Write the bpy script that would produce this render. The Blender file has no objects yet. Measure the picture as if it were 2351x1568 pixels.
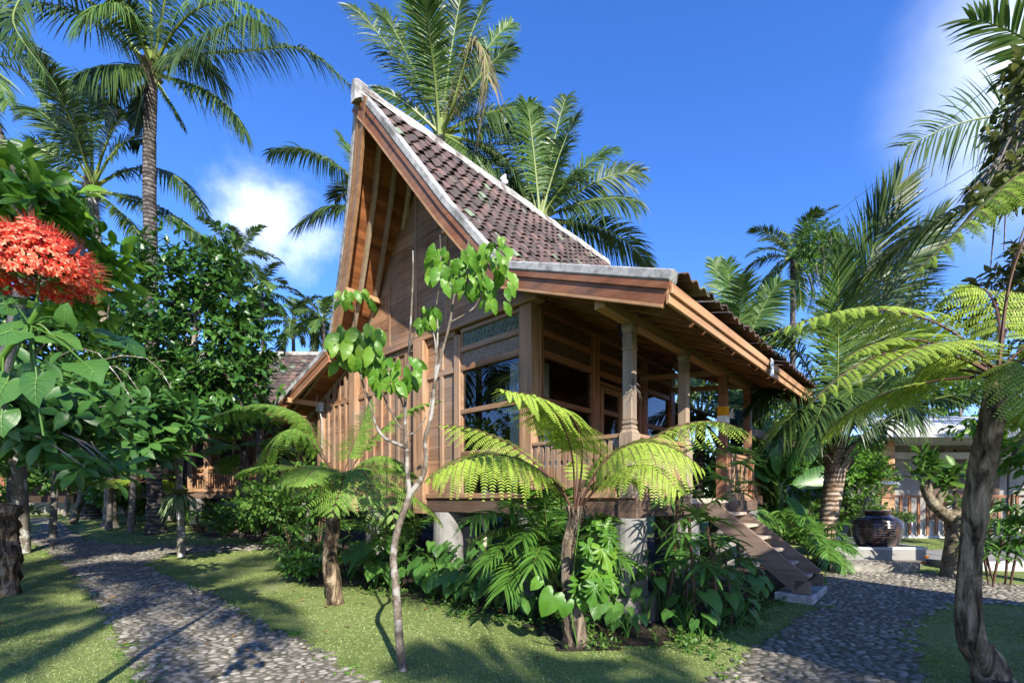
import bpy, math
import numpy as np
from mathutils import Vector

# ------------------------------------------------------------------ frame of the place
FL = 1071.6; CX = 1175.5; YH = 1143.7; H = 1.5      # focal length / centre / horizon in photo units, eye height
AX = np.array([-.7337, .6794, 0.]); BX = np.array([.6793, .7338, 0.]); VX = np.array([1.467, 5.82, 0.])
SUN_EL = math.radians(31.0); SUN_DIR = np.array([.352, -.936])   # horizontal direction towards the sun
rng = np.random.default_rng(11)
sc = bpy.context.scene
COL = sc.collection

def zg(X, Y):
    s = 6.6; k = .6
    d = np.minimum(np.asarray(Y, float), 24) - s - .4
    return .065 * np.logaddexp(0, d / k) * k

def G(x, y):
    lo, hi = .5, 200.
    r = (y - YH) / FL
    for _ in range(60):
        m = .5 * (lo + hi)
        if r * m < H - zg(0, m): lo = m
        else: hi = m
    X = (x - CX) / FL * m
    return np.array([X, m, float(zg(X, m))])

def P(x, y, Y):
    return np.array([(x - CX) / FL * Y, Y, H + (YH - y) / FL * Y])

def hw(u, v, z):        # house coordinates to world
    return VX + AX * u + BX * v + np.array([0, 0, z])

def nrm(a):
    a = np.asarray(a, float)
    return a / np.maximum(np.linalg.norm(a, axis=-1, keepdims=True), 1e-9)

# ------------------------------------------------------------------ materials
def new_mat(name):
    m = bpy.data.materials.new(name); m.use_nodes = True
    nt = m.node_tree; nt.nodes.clear()
    return m, nt, nt.nodes, nt.links
def N(nt, t, **k):
    n = nt.nodes.new(t)
    for a, b in k.items(): setattr(n, a, b)
    return n
def rgba(c): return (c[0], c[1], c[2], 1)
def noise(nt, vec, scale, detail=4, rough=.55, dist=0):
    n = N(nt, 'ShaderNodeTexNoise'); n.inputs['Scale'].default_value = scale
    n.inputs['Detail'].default_value = detail; n.inputs['Roughness'].default_value = rough
    n.inputs['Distortion'].default_value = dist
    nt.links.new(vec, n.inputs['Vector']); return n.outputs['Fac']
def ramp(nt, fac, stops):
    r = N(nt, 'ShaderNodeValToRGB'); e = r.color_ramp.elements
    e[0].position, e[0].color = stops[0][0], rgba(stops[0][1])
    e[1].position, e[1].color = stops[-1][0], rgba(stops[-1][1])
    for p, c in stops[1:-1]:
        q = e.new(p); q.color = rgba(c)
    nt.links.new(fac, r.inputs[0]); return r.outputs[0]
def mixc(nt, fac, a, b, mode='MIX'):
    m = N(nt, 'ShaderNodeMix', data_type='RGBA', blend_type=mode)
    for sock, v in ((m.inputs[0], fac), (m.inputs[6], a), (m.inputs[7], b)):
        if hasattr(v, 'is_output'): nt.links.new(v, sock)
        elif isinstance(v, (int, float)): sock.default_value = v
        else: sock.default_value = rgba(v)
    return m.outputs[2]
def math_(nt, op, a, b=0.0):
    m = N(nt, 'ShaderNodeMath', operation=op)
    for i, v in enumerate((a, b)):
        if hasattr(v, 'is_output'): nt.links.new(v, m.inputs[i])
        else: m.inputs[i].default_value = v
    return m.outputs[0]
def finish(nt, color, rough=.6, spec=.35, bump=None, bstr=.3, bdist=.02, metal=0., trans=0., tcol=None, coat=0.):
    p = N(nt, 'ShaderNodeBsdfPrincipled')
    if hasattr(color, 'is_output'): nt.links.new(color, p.inputs['Base Color'])
    else: p.inputs['Base Color'].default_value = rgba(color)
    if hasattr(rough, 'is_output'): nt.links.new(rough, p.inputs['Roughness'])
    else: p.inputs['Roughness'].default_value = rough
    p.inputs['Specular IOR Level'].default_value = spec
    p.inputs['Metallic'].default_value = metal
    p.inputs['Coat Weight'].default_value = coat
    if bump is not None:
        b = N(nt, 'ShaderNodeBump'); b.inputs['Strength'].default_value = bstr; b.inputs['Distance'].default_value = bdist
        nt.links.new(bump, b.inputs['Height']); nt.links.new(b.outputs[0], p.inputs['Normal'])
    o = N(nt, 'ShaderNodeOutputMaterial')
    if trans > 0:
        t = N(nt, 'ShaderNodeBsdfTranslucent')
        c = tcol if tcol is not None else color
        if hasattr(c, 'is_output'): nt.links.new(c, t.inputs[0])
        else: t.inputs[0].default_value = rgba(c)
        m = N(nt, 'ShaderNodeMixShader'); m.inputs[0].default_value = trans
        nt.links.new(p.outputs[0], m.inputs[1]); nt.links.new(t.outputs[0], m.inputs[2]); nt.links.new(m.outputs[0], o.inputs[0])
    else: nt.links.new(p.outputs[0], o.inputs[0])

def island(nt): return N(nt, 'ShaderNodeNewGeometry').outputs['Random Per Island']
def objco(nt): return N(nt, 'ShaderNodeTexCoord').outputs['Object']

def leaf_mat(name, cols, rough=.42, trans=.28, spec=.5, blotch=.35, glow=1.35):
    """cols: two or three colours spread over the leaves one by one"""
    m, nt, _, L = new_mat(name)
    st = [(i / (len(cols) - 1), c) for i, c in enumerate(cols)]
    c = ramp(nt, island(nt), st)
    nz = noise(nt, objco(nt), 2.3, 3)
    c = mixc(nt, math_(nt, 'MULTIPLY', nz, blotch), c, tuple(x * .45 for x in cols[0]))
    g = N(nt, 'ShaderNodeHueSaturation'); g.inputs['Value'].default_value = glow; g.inputs['Hue'].default_value = .485
    L.new(c, g.inputs['Color'])
    finish(nt, c, rough, spec, trans=trans, tcol=g.outputs[0], bump=noise(nt, objco(nt), 30, 2), bstr=.25, bdist=.01)
    return m

def wood_mat(name, c1, c2, dark, axis=0, rough=.6, grey=0.0, iv=.5):
    m, nt, _, L = new_mat(name)
    mp = N(nt, 'ShaderNodeMapping'); s = [9., 9., 9.]; s[axis] = .55
    mp.inputs['Scale'].default_value = s
    isl = island(nt)
    add = N(nt, 'ShaderNodeVectorMath', operation='ADD')
    cm = N(nt, 'ShaderNodeCombineXYZ')
    r17 = math_(nt, 'MULTIPLY', isl, 17.)
    for i in range(3): L.new(r17, cm.inputs[i])
    L.new(objco(nt), add.inputs[0]); L.new(cm.outputs[0], add.inputs[1]); L.new(add.outputs[0], mp.inputs[0])
    n1 = noise(nt, mp.outputs[0], 1.1, 6, .6, .6)
    n2 = noise(nt, mp.outputs[0], 5., 3, .6)
    c = ramp(nt, n1, [(.28, dark), (.45, c1), (.72, c2)])
    c = mixc(nt, math_(nt, 'MULTIPLY', n2, .45), c, dark)
    hsv = N(nt, 'ShaderNodeHueSaturation')
    L.new(math_(nt, 'ADD', math_(nt, 'MULTIPLY', isl, iv), 1 - iv * .5), hsv.inputs['Value']); L.new(c, hsv.inputs['Color'])
    big = noise(nt, objco(nt), 1.3, 4, .6)
    g = ramp(nt, big, [(.42, (0, 0, 0)), (.68, (1, 1, 1))])
    out = mixc(nt, math_(nt, 'MULTIPLY', g, grey), hsv.outputs[0], (.24, .205, .165))
    kn = N(nt, 'ShaderNodeTexVoronoi'); kn.inputs['Scale'].default_value = 2.2; L.new(add.outputs[0], kn.inputs['Vector'])
    out = mixc(nt, ramp(nt, kn.outputs['Distance'], [(.0, (.8, .8, .8)), (.055, (0, 0, 0))]), out, dark)
    st = noise(nt, objco(nt), .9, 6, .7); out = mixc(nt, ramp(nt, st, [(.54, (0, 0, 0)), (.75, (.55, .55, .55))]), out, tuple(x * .8 for x in dark))
    finish(nt, out, rough, .3, bump=n2, bstr=.35, bdist=.006)
    return m

def rock_mat(name, cols, scale=6., rough=.85, bstr=.5, bdist=.02, stain=None, iv=0.):
    m, nt, _, L = new_mat(name)
    co = objco(nt)
    n1 = noise(nt, co, scale, 8, .62, .3)
    c = ramp(nt, n1, [(.3 + .4 * i / (len(cols) - 1), q) for i, q in enumerate(cols)])
    if stain:
        n3 = noise(nt, co, scale * .22, 5, .65)
        c = mixc(nt, ramp(nt, n3, [(.5, (0, 0, 0)), (.64, (1, 1, 1))]), c, stain)
    if iv:
        h = N(nt, 'ShaderNodeHueSaturation')
        L.new(math_(nt, 'ADD', math_(nt, 'MULTIPLY', island(nt), iv), 1 - iv * .5), h.inputs['Value'])
        L.new(c, h.inputs['Color']); c = h.outputs[0]
    finish(nt, c, rough, .25, bump=noise(nt, co, scale * 7, 6, .7), bstr=bstr, bdist=bdist)
    return m

def plain_mat(name, c, rough=.5, metal=0., spec=.4, coat=0.):
    m, nt, _, L = new_mat(name)
    n = noise(nt, objco(nt), 9, 4)
    cc = mixc(nt, math_(nt, 'MULTIPLY', n, .3), c, tuple(x * .6 for x in c))
    finish(nt, cc, rough, spec, metal=metal, coat=coat, bump=noise(nt, objco(nt), 60, 2), bstr=.12, bdist=.005)
    return m

def bark_mat(name, cols, zs=.35, scale=9., ring=0., bdist=.03, patch=None):
    """fibres along z (zs<1) or rings across (ring>0)"""
    m, nt, _, L = new_mat(name)
    mp = N(nt, 'ShaderNodeMapping'); mp.inputs['Scale'].default_value = (1, 1, zs)
    L.new(objco(nt), mp.inputs[0])
    n1 = noise(nt, mp.outputs[0], scale, 6, .65, .8)
    c = ramp(nt, n1, [(.36 + .26 * i / (len(cols) - 1), q) for i, q in enumerate(cols)])
    h = noise(nt, mp.outputs[0], scale * 2.4, 5, .7, .5)
    if ring:
        w = N(nt, 'ShaderNodeTexWave', wave_type='BANDS', bands_direction='Z'); w.inputs['Scale'].default_value = ring
        w.inputs['Distortion'].default_value = 3.; w.inputs['Detail'].default_value = 3; L.new(objco(nt), w.inputs[0])
        c = mixc(nt, ramp(nt, w.outputs[1], [(.0, (1, 1, 1)), (.3, (0, 0, 0))]), c, cols[0])
        h = math_(nt, 'ADD', h, math_(nt, 'MULTIPLY', w.outputs[1], 1.2))
    if patch:
        n3 = noise(nt, objco(nt), 5.5, 4, .6)
        c = mixc(nt, ramp(nt, n3, [(.52, (0, 0, 0)), (.6, (1, 1, 1))]), c, patch)
    finish(nt, c, .85, .2, bump=h, bstr=.8, bdist=bdist)
    return m

def glass_mat():
    m, nt, _, L = new_mat('window_glass')
    g = N(nt, 'ShaderNodeBsdfGlossy'); g.inputs['Roughness'].default_value = .01; g.inputs[0].default_value = (.95, .97, 1, 1)
    t = N(nt, 'ShaderNodeBsdfTransparent'); t.inputs[0].default_value = (.8, .84, .84, 1)
    f = N(nt, 'ShaderNodeFresnel'); f.inputs[0].default_value = 1.9
    x = N(nt, 'ShaderNodeMixShader'); o = N(nt, 'ShaderNodeOutputMaterial')
    L.new(math_(nt, 'ADD', math_(nt, 'MULTIPLY', f.outputs[0], .9), .03), x.inputs[0]); L.new(t.outputs[0], x.inputs[1]); L.new(g.outputs[0], x.inputs[2]); L.new(x.outputs[0], o.inputs[0])
    return m

M = {}
M['wood_x'] = wood_mat('teak_across', (.29, .155, .08), (.44, .27, .155), (.11, .055, .028), 0, grey=.6)
M['wood_y'] = wood_mat('teak_along', (.29, .155, .08), (.44, .27, .155), (.11, .055, .028), 1, grey=.6)
M['wood_z'] = wood_mat('teak_upright', (.32, .185, .10), (.48, .305, .18), (.12, .062, .032), 2, grey=.55)
M['red_x'] = wood_mat('red_teak_across', (.24, .095, .042), (.36, .155, .07), (.10, .038, .018), 0, rough=.5, grey=.3)
M['red_y'] = wood_mat('red_teak_along', (.24, .095, .042), (.36, .155, .07), (.10, .038, .018), 1, rough=.5, grey=.3)
M['red_z'] = wood_mat('red_teak_upright', (.24, .10, .046), (.36, .165, .078), (.10, .042, .02), 2, rough=.5, grey=.3)
M['honey_x'] = wood_mat('honey_wood_across', (.37, .20, .095), (.49, .28, .14), (.20, .10, .05), 0, rough=.55, grey=.3)
M['honey_y'] = wood_mat('honey_wood_along', (.37, .20, .095), (.49, .28, .14), (.20, .10, .05), 1, rough=.55, grey=.3)
M['pale_z'] = wood_mat('pale_batten', (.40, .30, .20), (.52, .41, .28), (.22, .15, .09), 1, grey=.3)
M['soffit'] = wood_mat('soffit_plank', (.33, .125, .045), (.45, .19, .075), (.15, .05, .02), 0, rough=.5, grey=.0, iv=.7)
M['grey_z'] = wood_mat('weathered_post', (.31, .225, .15), (.42, .325, .23), (.15, .10, .065), 2, grey=.7)
M['dark_wood'] = wood_mat('dark_beam', (.10, .062, .042), (.17, .11, .075), (.035, .024, .018), 1, grey=.2)
M['dark_wood_x'] = wood_mat('dark_beam_across', (.10, .062, .042), (.17, .11, .075), (.035, .024, .018), 0, grey=.2)
M['stair'] = wood_mat('stair_plank', (.17, .12, .09), (.27, .20, .155), (.08, .055, .04), 1, grey=.35)
M['tread'] = wood_mat('tread_plank', (.40, .32, .24), (.52, .43, .33), (.25, .19, .14), 0, grey=.3)
M['cap'] = rock_mat('cap_concrete', [(.19, .19, .18), (.36, .36, .35), (.50, .50, .48)], 9, stain=(.15, .15, .14), bdist=.012)
M['plaster'] = rock_mat('ridge_plaster', [(.20, .19, .165), (.40, .385, .35), (.56, .55, .52)], 8, stain=(.12, .10, .08), bdist=.02)
M['pillar'] = rock_mat('pillar_concrete', [(.12, .12, .115), (.22, .215, .20), (.31, .305, .29)], 3.5, stain=(.12, .115, .10), bdist=.01, bstr=.35)
M['footing'] = rock_mat('footing_concrete', [(.10, .095, .07), (.24, .22, .18), (.36, .33, .28)], 4, stain=(.07, .075, .05), bdist=.02)
M['glass'] = glass_mat()
M['panel_green'] = rock_mat('carved_green_panel', [(.07, .09, .07), (.13, .165, .135), (.20, .22, .18)], 12, bdist=.01, rough=.7)
M['carve'] = rock_mat('carving_wood', [(.11, .075, .05), (.21, .155, .11), (.31, .24, .18)], 20, bdist=.01)
M['lattice'] = rock_mat('lattice_wood', [(.22, .18, .15), (.34, .29, .25), (.42, .37, .33)], 20, bdist=.008)
M['carve_dark'] = rock_mat('dark_carving_wood', [(.06, .032, .018), (.14, .075, .04), (.22, .12, .065)], 20, bdist=.01)
M['curtain'] = plain_mat('curtain_cloth', (.78, .83, .85), .9, spec=.1)
M['black'] = plain_mat('black_metal', (.015, .015, .016), .4)
M['white'] = plain_mat('white_cloth', (.85, .85, .83), .9, spec=.1)
M['yellow'] = plain_mat('yellow_cloth', (.75, .33, .02), .8, spec=.1)
M['dark'] = plain_mat('dark_interior', (.035, .02, .012), .8)
M['lampshade'] = plain_mat('orange_shade', (.62, .22, .07), .8)
M['steel'] = plain_mat('grey_enamel', (.42, .43, .40), .45)
M['cream'] = plain_mat('cream_duct', (.55, .50, .38), .6)
M['greywall'] = rock_mat('grey_render', [(.20, .19, .175), (.26, .25, .235), (.31, .30, .28)], 1.5, bdist=.006, bstr=.2)
M['whitewall'] = rock_mat('pale_render', [(.33, .33, .32), (.46, .46, .45), (.55, .55, .54)], 2, bdist=.006, bstr=.2)
M['greyroof'] = rock_mat('grey_roof_sheet', [(.35, .355, .36), (.46, .465, .47), (.54, .545, .55)], 1.2, rough=.6, bdist=.004, bstr=.2)

def tile_mat():
    m, nt, _, L = new_mat('clay_roof_tile')
    c = ramp(nt, island(nt), [(0, (.055, .042, .038)), (.3, (.09, .064, .058)), (.62, (.14, .088, .078)), (.90, (.20, .12, .10)), (.975, (.20, .27, .17)), (1, (.24, .31, .20))])
    co = objco(nt)
    n = noise(nt, co, 3.2, 6, .65)
    c = mixc(nt, ramp(nt, n, [(.42, (0, 0, 0)), (.66, (.85, .85, .85))]), c, (.062, .055, .046))
    n2 = noise(nt, co, 35, 4)
    c = mixc(nt, math_(nt, 'MULTIPLY', n2, .5), c, (.05, .04, .035))
    finish(nt, c, .8, .3, bump=n2, bstr=.5, bdist=.01); return m
M['tile'] = tile_mat()
def jar_mat():
    m, nt, _, L = new_mat('glazed_jar')
    n = noise(nt, objco(nt), 4, 4)
    c = ramp(nt, n, [(.35, (.018, .015, .018)), (.55, (.045, .028, .025)), (.72, (.085, .042, .03))])
    finish(nt, c, .16, .6, coat=.6, bump=noise(nt, objco(nt), 40, 2), bstr=.15, bdist=.005); return m
M['jar'] = jar_mat()

# foliage
M['coco'] = leaf_mat('coconut_leaflet', [(.025, .055, .014), (.05, .10, .02), (.095, .15, .032)], .4, .2, .35)
M['coco_pale'] = leaf_mat('pale_coconut_leaflet', [(.05, .12, .025), (.10, .19, .04), (.16, .24, .07)], .42, .28, .3)
M['coco_dry'] = leaf_mat('dry_coconut_leaflet', [(.13, .13, .05), (.22, .18, .08), (.30, .24, .12)], .5, .2, .3)
M['rachis'] = leaf_mat('palm_rachis', [(.16, .22, .05), (.22, .28, .07)], .45, 0.05, .4)
M['rachis_brown'] = plain_mat('brown_stalk', (.10, .05, .03), .7)
M['fern'] = leaf_mat('fern_leaf', [(.22, .34, .035), (.30, .43, .05), (.38, .50, .075)], .5, .3, .3, blotch=.15, glow=1.2)
M['fern_mid'] = leaf_mat('green_fern_leaf', [(.10, .22, .03), (.16, .30, .04), (.24, .38, .055)], .5, .3, .3, blotch=.2)
M['areca'] = leaf_mat('areca_leaflet', [(.05, .14, .02), (.09, .21, .03), (.14, .27, .045)], .38, .25, .45)
M['rhapis'] = leaf_mat('fan_leaf', [(.045, .12, .022), (.08, .19, .033), (.125, .26, .045)], .38, .25, .4)
M['vein'] = leaf_mat('leaf_vein', [(.14, .26, .06), (.18, .32, .08)], .5, .2, .3)
M['taro'] = leaf_mat('taro_leaf', [(.05, .14, .03), (.085, .21, .04), (.15, .30, .05)], .4, .28, .4)
M['glossy'] = leaf_mat('glossy_leaf', [(.028, .085, .016), (.05, .14, .024), (.095, .215, .034)], .3, .24, .45)
M['lime'] = leaf_mat('lime_leaf', [(.07, .19, .02), (.115, .27, .025), (.18, .33, .035)], .38, .32, .3)
M['midleaf'] = leaf_mat('mid_green_leaf', [(.04, .11, .02), (.08, .18, .028), (.14, .25, .04)], .42, .3, .35)
M['bigleaf'] = leaf_mat('broad_leaf', [(.03, .095, .02), (.055, .15, .03), (.09, .21, .038)], .42, .22, .35)
M['olive'] = leaf_mat('olive_leaf', [(.06, .09, .02), (.10, .13, .03), (.16, .18, .045)], .38, .25, .45)
M['purple'] = leaf_mat('purple_leaf', [(.05, .015, .03), (.09, .03, .05)], .5, .2)
M['staghorn'] = leaf_mat('staghorn_leaf', [(.14, .22, .10), (.22, .30, .15)], .6, .2, .2)
M['banana'] = leaf_mat('banana_leaf', [(.05, .17, .03), (.09, .25, .04)], .35, .35, .4)
M['twig'] = bark_mat('twig_bark', [(.10, .09, .08), (.24, .22, .19)], .5, 14)
M['pale_bark'] = bark_mat('pale_sapling_bark', [(.07, .055, .04), (.125, .10, .075), (.20, .17, .13)], .6, 14, bdist=.01, patch=(.30, .28, .245))
M['palm_bark'] = bark_mat('palm_bark', [(.03, .026, .022), (.09, .078, .066), (.19, .17, .15)], 1.2, 5, ring=2.6, bdist=.03)
M['palm_bark_pale'] = bark_mat('pale_palm_bark', [(.12, .08, .05), (.30, .22, .16), (.44, .37, .30)], 1.2, 5, ring=3.2, bdist=.03)
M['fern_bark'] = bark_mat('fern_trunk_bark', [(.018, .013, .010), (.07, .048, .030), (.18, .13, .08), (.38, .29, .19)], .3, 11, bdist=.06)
M['litter'] = leaf_mat('dry_leaf', [(.10, .055, .025), (.20, .12, .05), (.34, .20, .07)], .7, .1, .2)
M['fern_bark_sunlit'] = bark_mat('sunlit_fern_bark', [(.03, .022, .015), (.11, .08, .05), (.24, .175, .11), (.42, .32, .22)], .3, 12, bdist=.06)  # lit copy of the fern bark, sunlight put into its paler colours
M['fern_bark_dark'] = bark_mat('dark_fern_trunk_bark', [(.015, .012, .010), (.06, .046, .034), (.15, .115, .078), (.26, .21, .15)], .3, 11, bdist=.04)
M['gnarl'] = bark_mat('gnarled_bark', [(.07, .055, .035), (.17, .14, .09), (.27, .23, .16)], .8, 9, bdist=.04)
M['lichen'] = bark_mat('lichen_bark', [(.10, .085, .06), (.22, .20, .16)], .5, 9, bdist=.01, patch=(.50, .49, .46))
M['floret'] = leaf_mat('red_floret', [(.50, .02, .012), (.72, .07, .03), (.85, .17, .08), (.90, .45, .28)], .5, .25, .3, blotch=.1)
M['red_stem'] = plain_mat('red_flower_stem', (.45, .03, .03), .6)

# ------------------------------------------------------------------ mesh builder
ORG = {}
class MB:
    def __init__(s): s.V = []; s.F = []; s.n = 0
    def add(s, v, f, mat=0):
        v = np.asarray(v, float).reshape(-1, 3); f = np.asarray(f, int)
        s.V.append(v); s.F.append((f + s.n, mat)); s.n += len(v)
    def mesh(s, name, mats, org, smooth):
        me = bpy.data.meshes.new(name)
        V = np.concatenate(s.V) - np.asarray(org, float)
        loops = np.concatenate([f.ravel() for f, m in s.F])
        cnt = np.concatenate([np.full(len(f), f.shape[1]) for f, m in s.F])
        mi = np.concatenate([np.full(len(f), m) for f, m in s.F])
        me.vertices.add(len(V)); me.vertices.foreach_set('co', V.astype(np.float32).ravel())
        me.loops.add(len(loops)); me.loops.foreach_set('vertex_index', loops.astype(np.int32))
        me.polygons.add(len(cnt))
        st = np.zeros(len(cnt), np.int32); st[1:] = np.cumsum(cnt)[:-1]
        me.polygons.foreach_set('loop_start', st)
        for m in mats: me.materials.append(M[m])
        me.polygons.foreach_set('material_index', mi.astype(np.int32))
        me.polygons.foreach_set('use_smooth', np.full(len(cnt), smooth))
        me.update(calc_edges=True)
        return me
    def build(s, name, mats, parent=None, smooth=False, bevel=0, label=None):
        if isinstance(mats, str): mats = [mats]
        if not s.V: return None
        if parent is not None:
            r = parent
            while r.parent: r = r.parent
            org = ORG.get(r.name, (0, 0, 0))
        else: org = (0, 0, 0)
        o = bpy.data.objects.new(name, s.mesh(name, mats, org, smooth)); COL.objects.link(o)
        if parent is not None: o.parent = parent
        if bevel:
            b = o.modifiers.new('edge', 'BEVEL'); b.width = bevel; b.segments = 1; b.limit_method = 'ANGLE'
        if label: o['label'] = label
        return o
    def solo(s, name, mats, label, cat, org, group=None, smooth=False, kind=None, bevel=0):
        if isinstance(mats, str): mats = [mats]
        o = bpy.data.objects.new(name, s.mesh(name, mats, org, smooth)); COL.objects.link(o)
        o.location = org; tag(o, label, cat, group, kind)
        if bevel:
            b = o.modifiers.new('edge', 'BEVEL'); b.width = bevel; b.segments = 1; b.limit_method = 'ANGLE'
        return o
def tag(o, label=None, cat=None, group=None, kind=None):
    if label: o['label'] = label
    if cat: o['category'] = cat
    if group: o['group'] = group
    if kind: o['kind'] = kind
def thing(name, label, cat, loc=(0, 0, 0), group=None):
    o = bpy.data.objects.new(name, None); COL.objects.link(o); o.empty_display_size = .2
    o.location = tuple(float(c) for c in loc); ORG[o.name] = tuple(float(c) for c in loc); tag(o, label, cat, group); return o

# ------------------------------------------------------------------ shapes
BOXF = np.array([[0, 3, 2, 1], [4, 5, 6, 7], [0, 1, 5, 4], [1, 2, 6, 5], [2, 3, 7, 6], [3, 0, 4, 7]])
def box(mb, x0, x1, y0, y1, z0, z1, mat=0):
    mb.add([(x0, y0, z0), (x1, y0, z0), (x1, y1, z0), (x0, y1, z0), (x0, y0, z1), (x1, y0, z1), (x1, y1, z1), (x0, y1, z1)], BOXF, mat)
def hb(mb, u0, u1, v0, v1, z0, z1, mat=0): box(mb, v0, v1, u0, u1, z0, z1, mat)      # box in house axes
def beam(mb, p0, p1, w, h, mat=0, up=(0, 0, 1)):
    p0 = np.array(p0, float); p1 = np.array(p1, float); d = nrm(p1 - p0); s = nrm(np.cross(d, up)); n = np.cross(s, d)
    q = []
    for p in (p0, p1):
        for a, b in ((-1, -1), (1, -1), (1, 1), (-1, 1)): q.append(p + s * a * w / 2 + n * b * h / 2)
    mb.add(q, np.array([[0, 1, 2, 3], [4, 7, 6, 5], [0, 4, 5, 1], [1, 5, 6, 2], [2, 6, 7, 3], [3, 7, 4, 0]]), mat)
def tube(mb, pts, rad, seg=8, mat=0, rough=0., rs=None, caps=True):
    pts = np.asarray(pts, float); n = len(pts); rad = np.broadcast_to(np.asarray(rad, float), (n,))
    T = nrm(np.gradient(pts, axis=0))
    ref = np.array([0, 0, 1.]) if abs(T[:, 2]).mean() < .8 else np.array([1., 0, 0])
    s = nrm(np.cross(T, ref)); b = np.cross(T, s)
    a = np.linspace(0, 2 * np.pi, seg, endpoint=False)
    r = rad[:, None] * np.ones(seg)
    if rough: r = r * (1 + (rs or rng).uniform(-rough, rough, r.shape))
    V = pts[:, None] + r[..., None] * (np.cos(a)[None, :, None] * s[:, None] + np.sin(a)[None, :, None] * b[:, None])
    i = np.arange(n - 1)[:, None] * seg; j = np.arange(seg)[None]; j2 = (j + 1) % seg
    F = np.stack([i + j, i + j2, i + seg + j2, i + seg + j], -1).reshape(-1, 4)
    mb.add(V.reshape(-1, 3), F, mat)
    if caps:
        for row, flip in ((V[0], 1), (V[-1], 0)):
            c = row.mean(0); k = np.arange(seg)
            f = np.stack([np.full(seg, seg), k, (k + 1) % seg], -1)
            if flip: f = f[:, ::-1]
            mb.add(np.vstack([row, c]), f, mat)
def bez(p, n):
    p = np.asarray(p, float); t = np.linspace(0, 1, n)[:, None]
    if len(p) == 3: return (1 - t) ** 2 * p[0] + 2 * t * (1 - t) * p[1] + t * t * p[2]
    return (1 - t) ** 3 * p[0] + 3 * t * (1 - t) ** 2 * p[1] + 3 * t * t * (1 - t) * p[2] + t ** 3 * p[3]
def spline(p, n):
    """smooth curve through the points"""
    p = np.asarray(p, float); m = len(p)
    q = np.vstack([2 * p[0] - p[1], p, 2 * p[-1] - p[-2]])
    t = np.linspace(0, m - 1 - 1e-6, n); i = t.astype(int); f = (t - i)[:, None]
    a, b, c, d = q[i], q[i + 1], q[i + 2], q[i + 3]
    return .5 * (2 * b + (c - a) * f + (2 * a - 5 * b + 4 * c - d) * f ** 2 + (3 * b - a - 3 * c + d) * f ** 3)
def lathe(mb, prof, c, seg=32, mat=0):
    prof = np.asarray(prof, float); a = np.linspace(0, 2 * np.pi, seg, endpoint=False); n = len(prof)
    V = np.stack([c[0] + prof[:, :1] * np.cos(a), c[1] + prof[:, :1] * np.sin(a), c[2] + prof[:, 1:2] + 0 * a], -1)
    i = np.arange(n - 1)[:, None] * seg; j = np.arange(seg)[None]; j2 = (j + 1) % seg
    mb.add(V.reshape(-1, 3), np.stack([i + j, i + j2, i + seg + j2, i + seg + j], -1).reshape(-1, 4), mat)
def inst(mb, tv, tf, R, T, S, mat=0):
    """copies of a small template: R (N,3,3) columns = axes, T (N,3), S (N,) or (N,3)"""
    S = np.asarray(S, float)
    if S.ndim == 1: S = S[:, None] * np.ones(3)
    V = np.einsum('nij,nkj->nki', R, tv[None] * S[:, None]) + T[:, None]
    m = len(tv); F = (tf[None] + (np.arange(len(T)) * m)[:, None, None]).reshape(-1, tf.shape[1])
    mb.add(V.reshape(-1, 3), F, mat)
def frames(d, n):
    """columns: side, d, normal"""
    d = nrm(d); s = nrm(np.cross(d, n)); nn = np.cross(s, d)
    return np.stack([s, d, nn], -1)
def strips(mb, B, D, W, L, w, droop, K, prof, mat=0, fold=0.):
    t = np.linspace(0, 1, K + 1)
    L = np.broadcast_to(L, (len(B),)); w = np.broadcast_to(w, (len(B),)); droop = np.broadcast_to(droop, (len(B),))
    k = 1 / np.sqrt(1 + droop ** 2 * .6)
    C = B[:, None] + D[:, None] * (L * k)[:, None, None] * t[None, :, None]
    C[..., 2] -= (droop * L * k)[:, None] * t[None] ** 2
    pw = np.interp(t, np.linspace(0, 1, len(prof)), prof)
    off = W[:, None] * (w[:, None] * pw[None] / 2)[..., None]
    if fold:
        nn = np.cross(W, D); up = nn[:, None] * (w[:, None] * pw[None] * fold)[..., None]
        V = np.stack([C - off + up, C, C + off + up], 2); c = 3
    else: V = np.stack([C - off, C + off], 2); c = 2
    m = (K + 1) * c
    f = []
    for i in range(K):
        for j in range(c - 1): f.append([i * c + j, i * c + j + 1, (i + 1) * c + j + 1, (i + 1) * c + j])
    f = np.array(f); F = (f[None] + (np.arange(len(B)) * m)[:, None, None]).reshape(-1, 4)
    mb.add(V.reshape(-1, 3), F, mat)

def leaf_tpl(wfun, W=.25, fold=.25, curl=.15, ny=6, wave=0.):
    t = np.linspace(0, 1, ny + 1); w = np.array([max(wfun(x), .004) for x in t]) * W
    v = []
    for i, x in enumerate(t):
        z = -curl * x * x
        e = wave * math.sin(i * 2.3)
        v += [(-w[i], x, z + w[i] * fold + e * w[i]), (0, x, z), (w[i], x, z + w[i] * fold - e * w[i])]
    f = []
    for i in range(ny):
        for j in range(2): f.append([i * 3 + j, i * 3 + j + 1, i * 3 + j + 4, i * 3 + j + 3])
    return np.array(v, float), np.array(f)
OVATE = leaf_tpl(lambda t: math.sin(math.pi * t ** .85) ** .8 if 0 < t < 1 else 0, .23, .3, .18, 5)
OVATE_LO = leaf_tpl(lambda t: math.sin(math.pi * t) if 0 < t < 1 else 0, .24, .3, .15, 3)
BROAD = leaf_tpl(lambda t: math.sin(math.pi * t ** 1.12) ** .8 if 0 < t < 1 else 0, .27, .28, .5, 9, .30)
OBOV = leaf_tpl(lambda t: math.sin(math.pi * t ** 1.35) ** .9 if 0 < t < 1 else 0, .19, .35, .22, 6)
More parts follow.
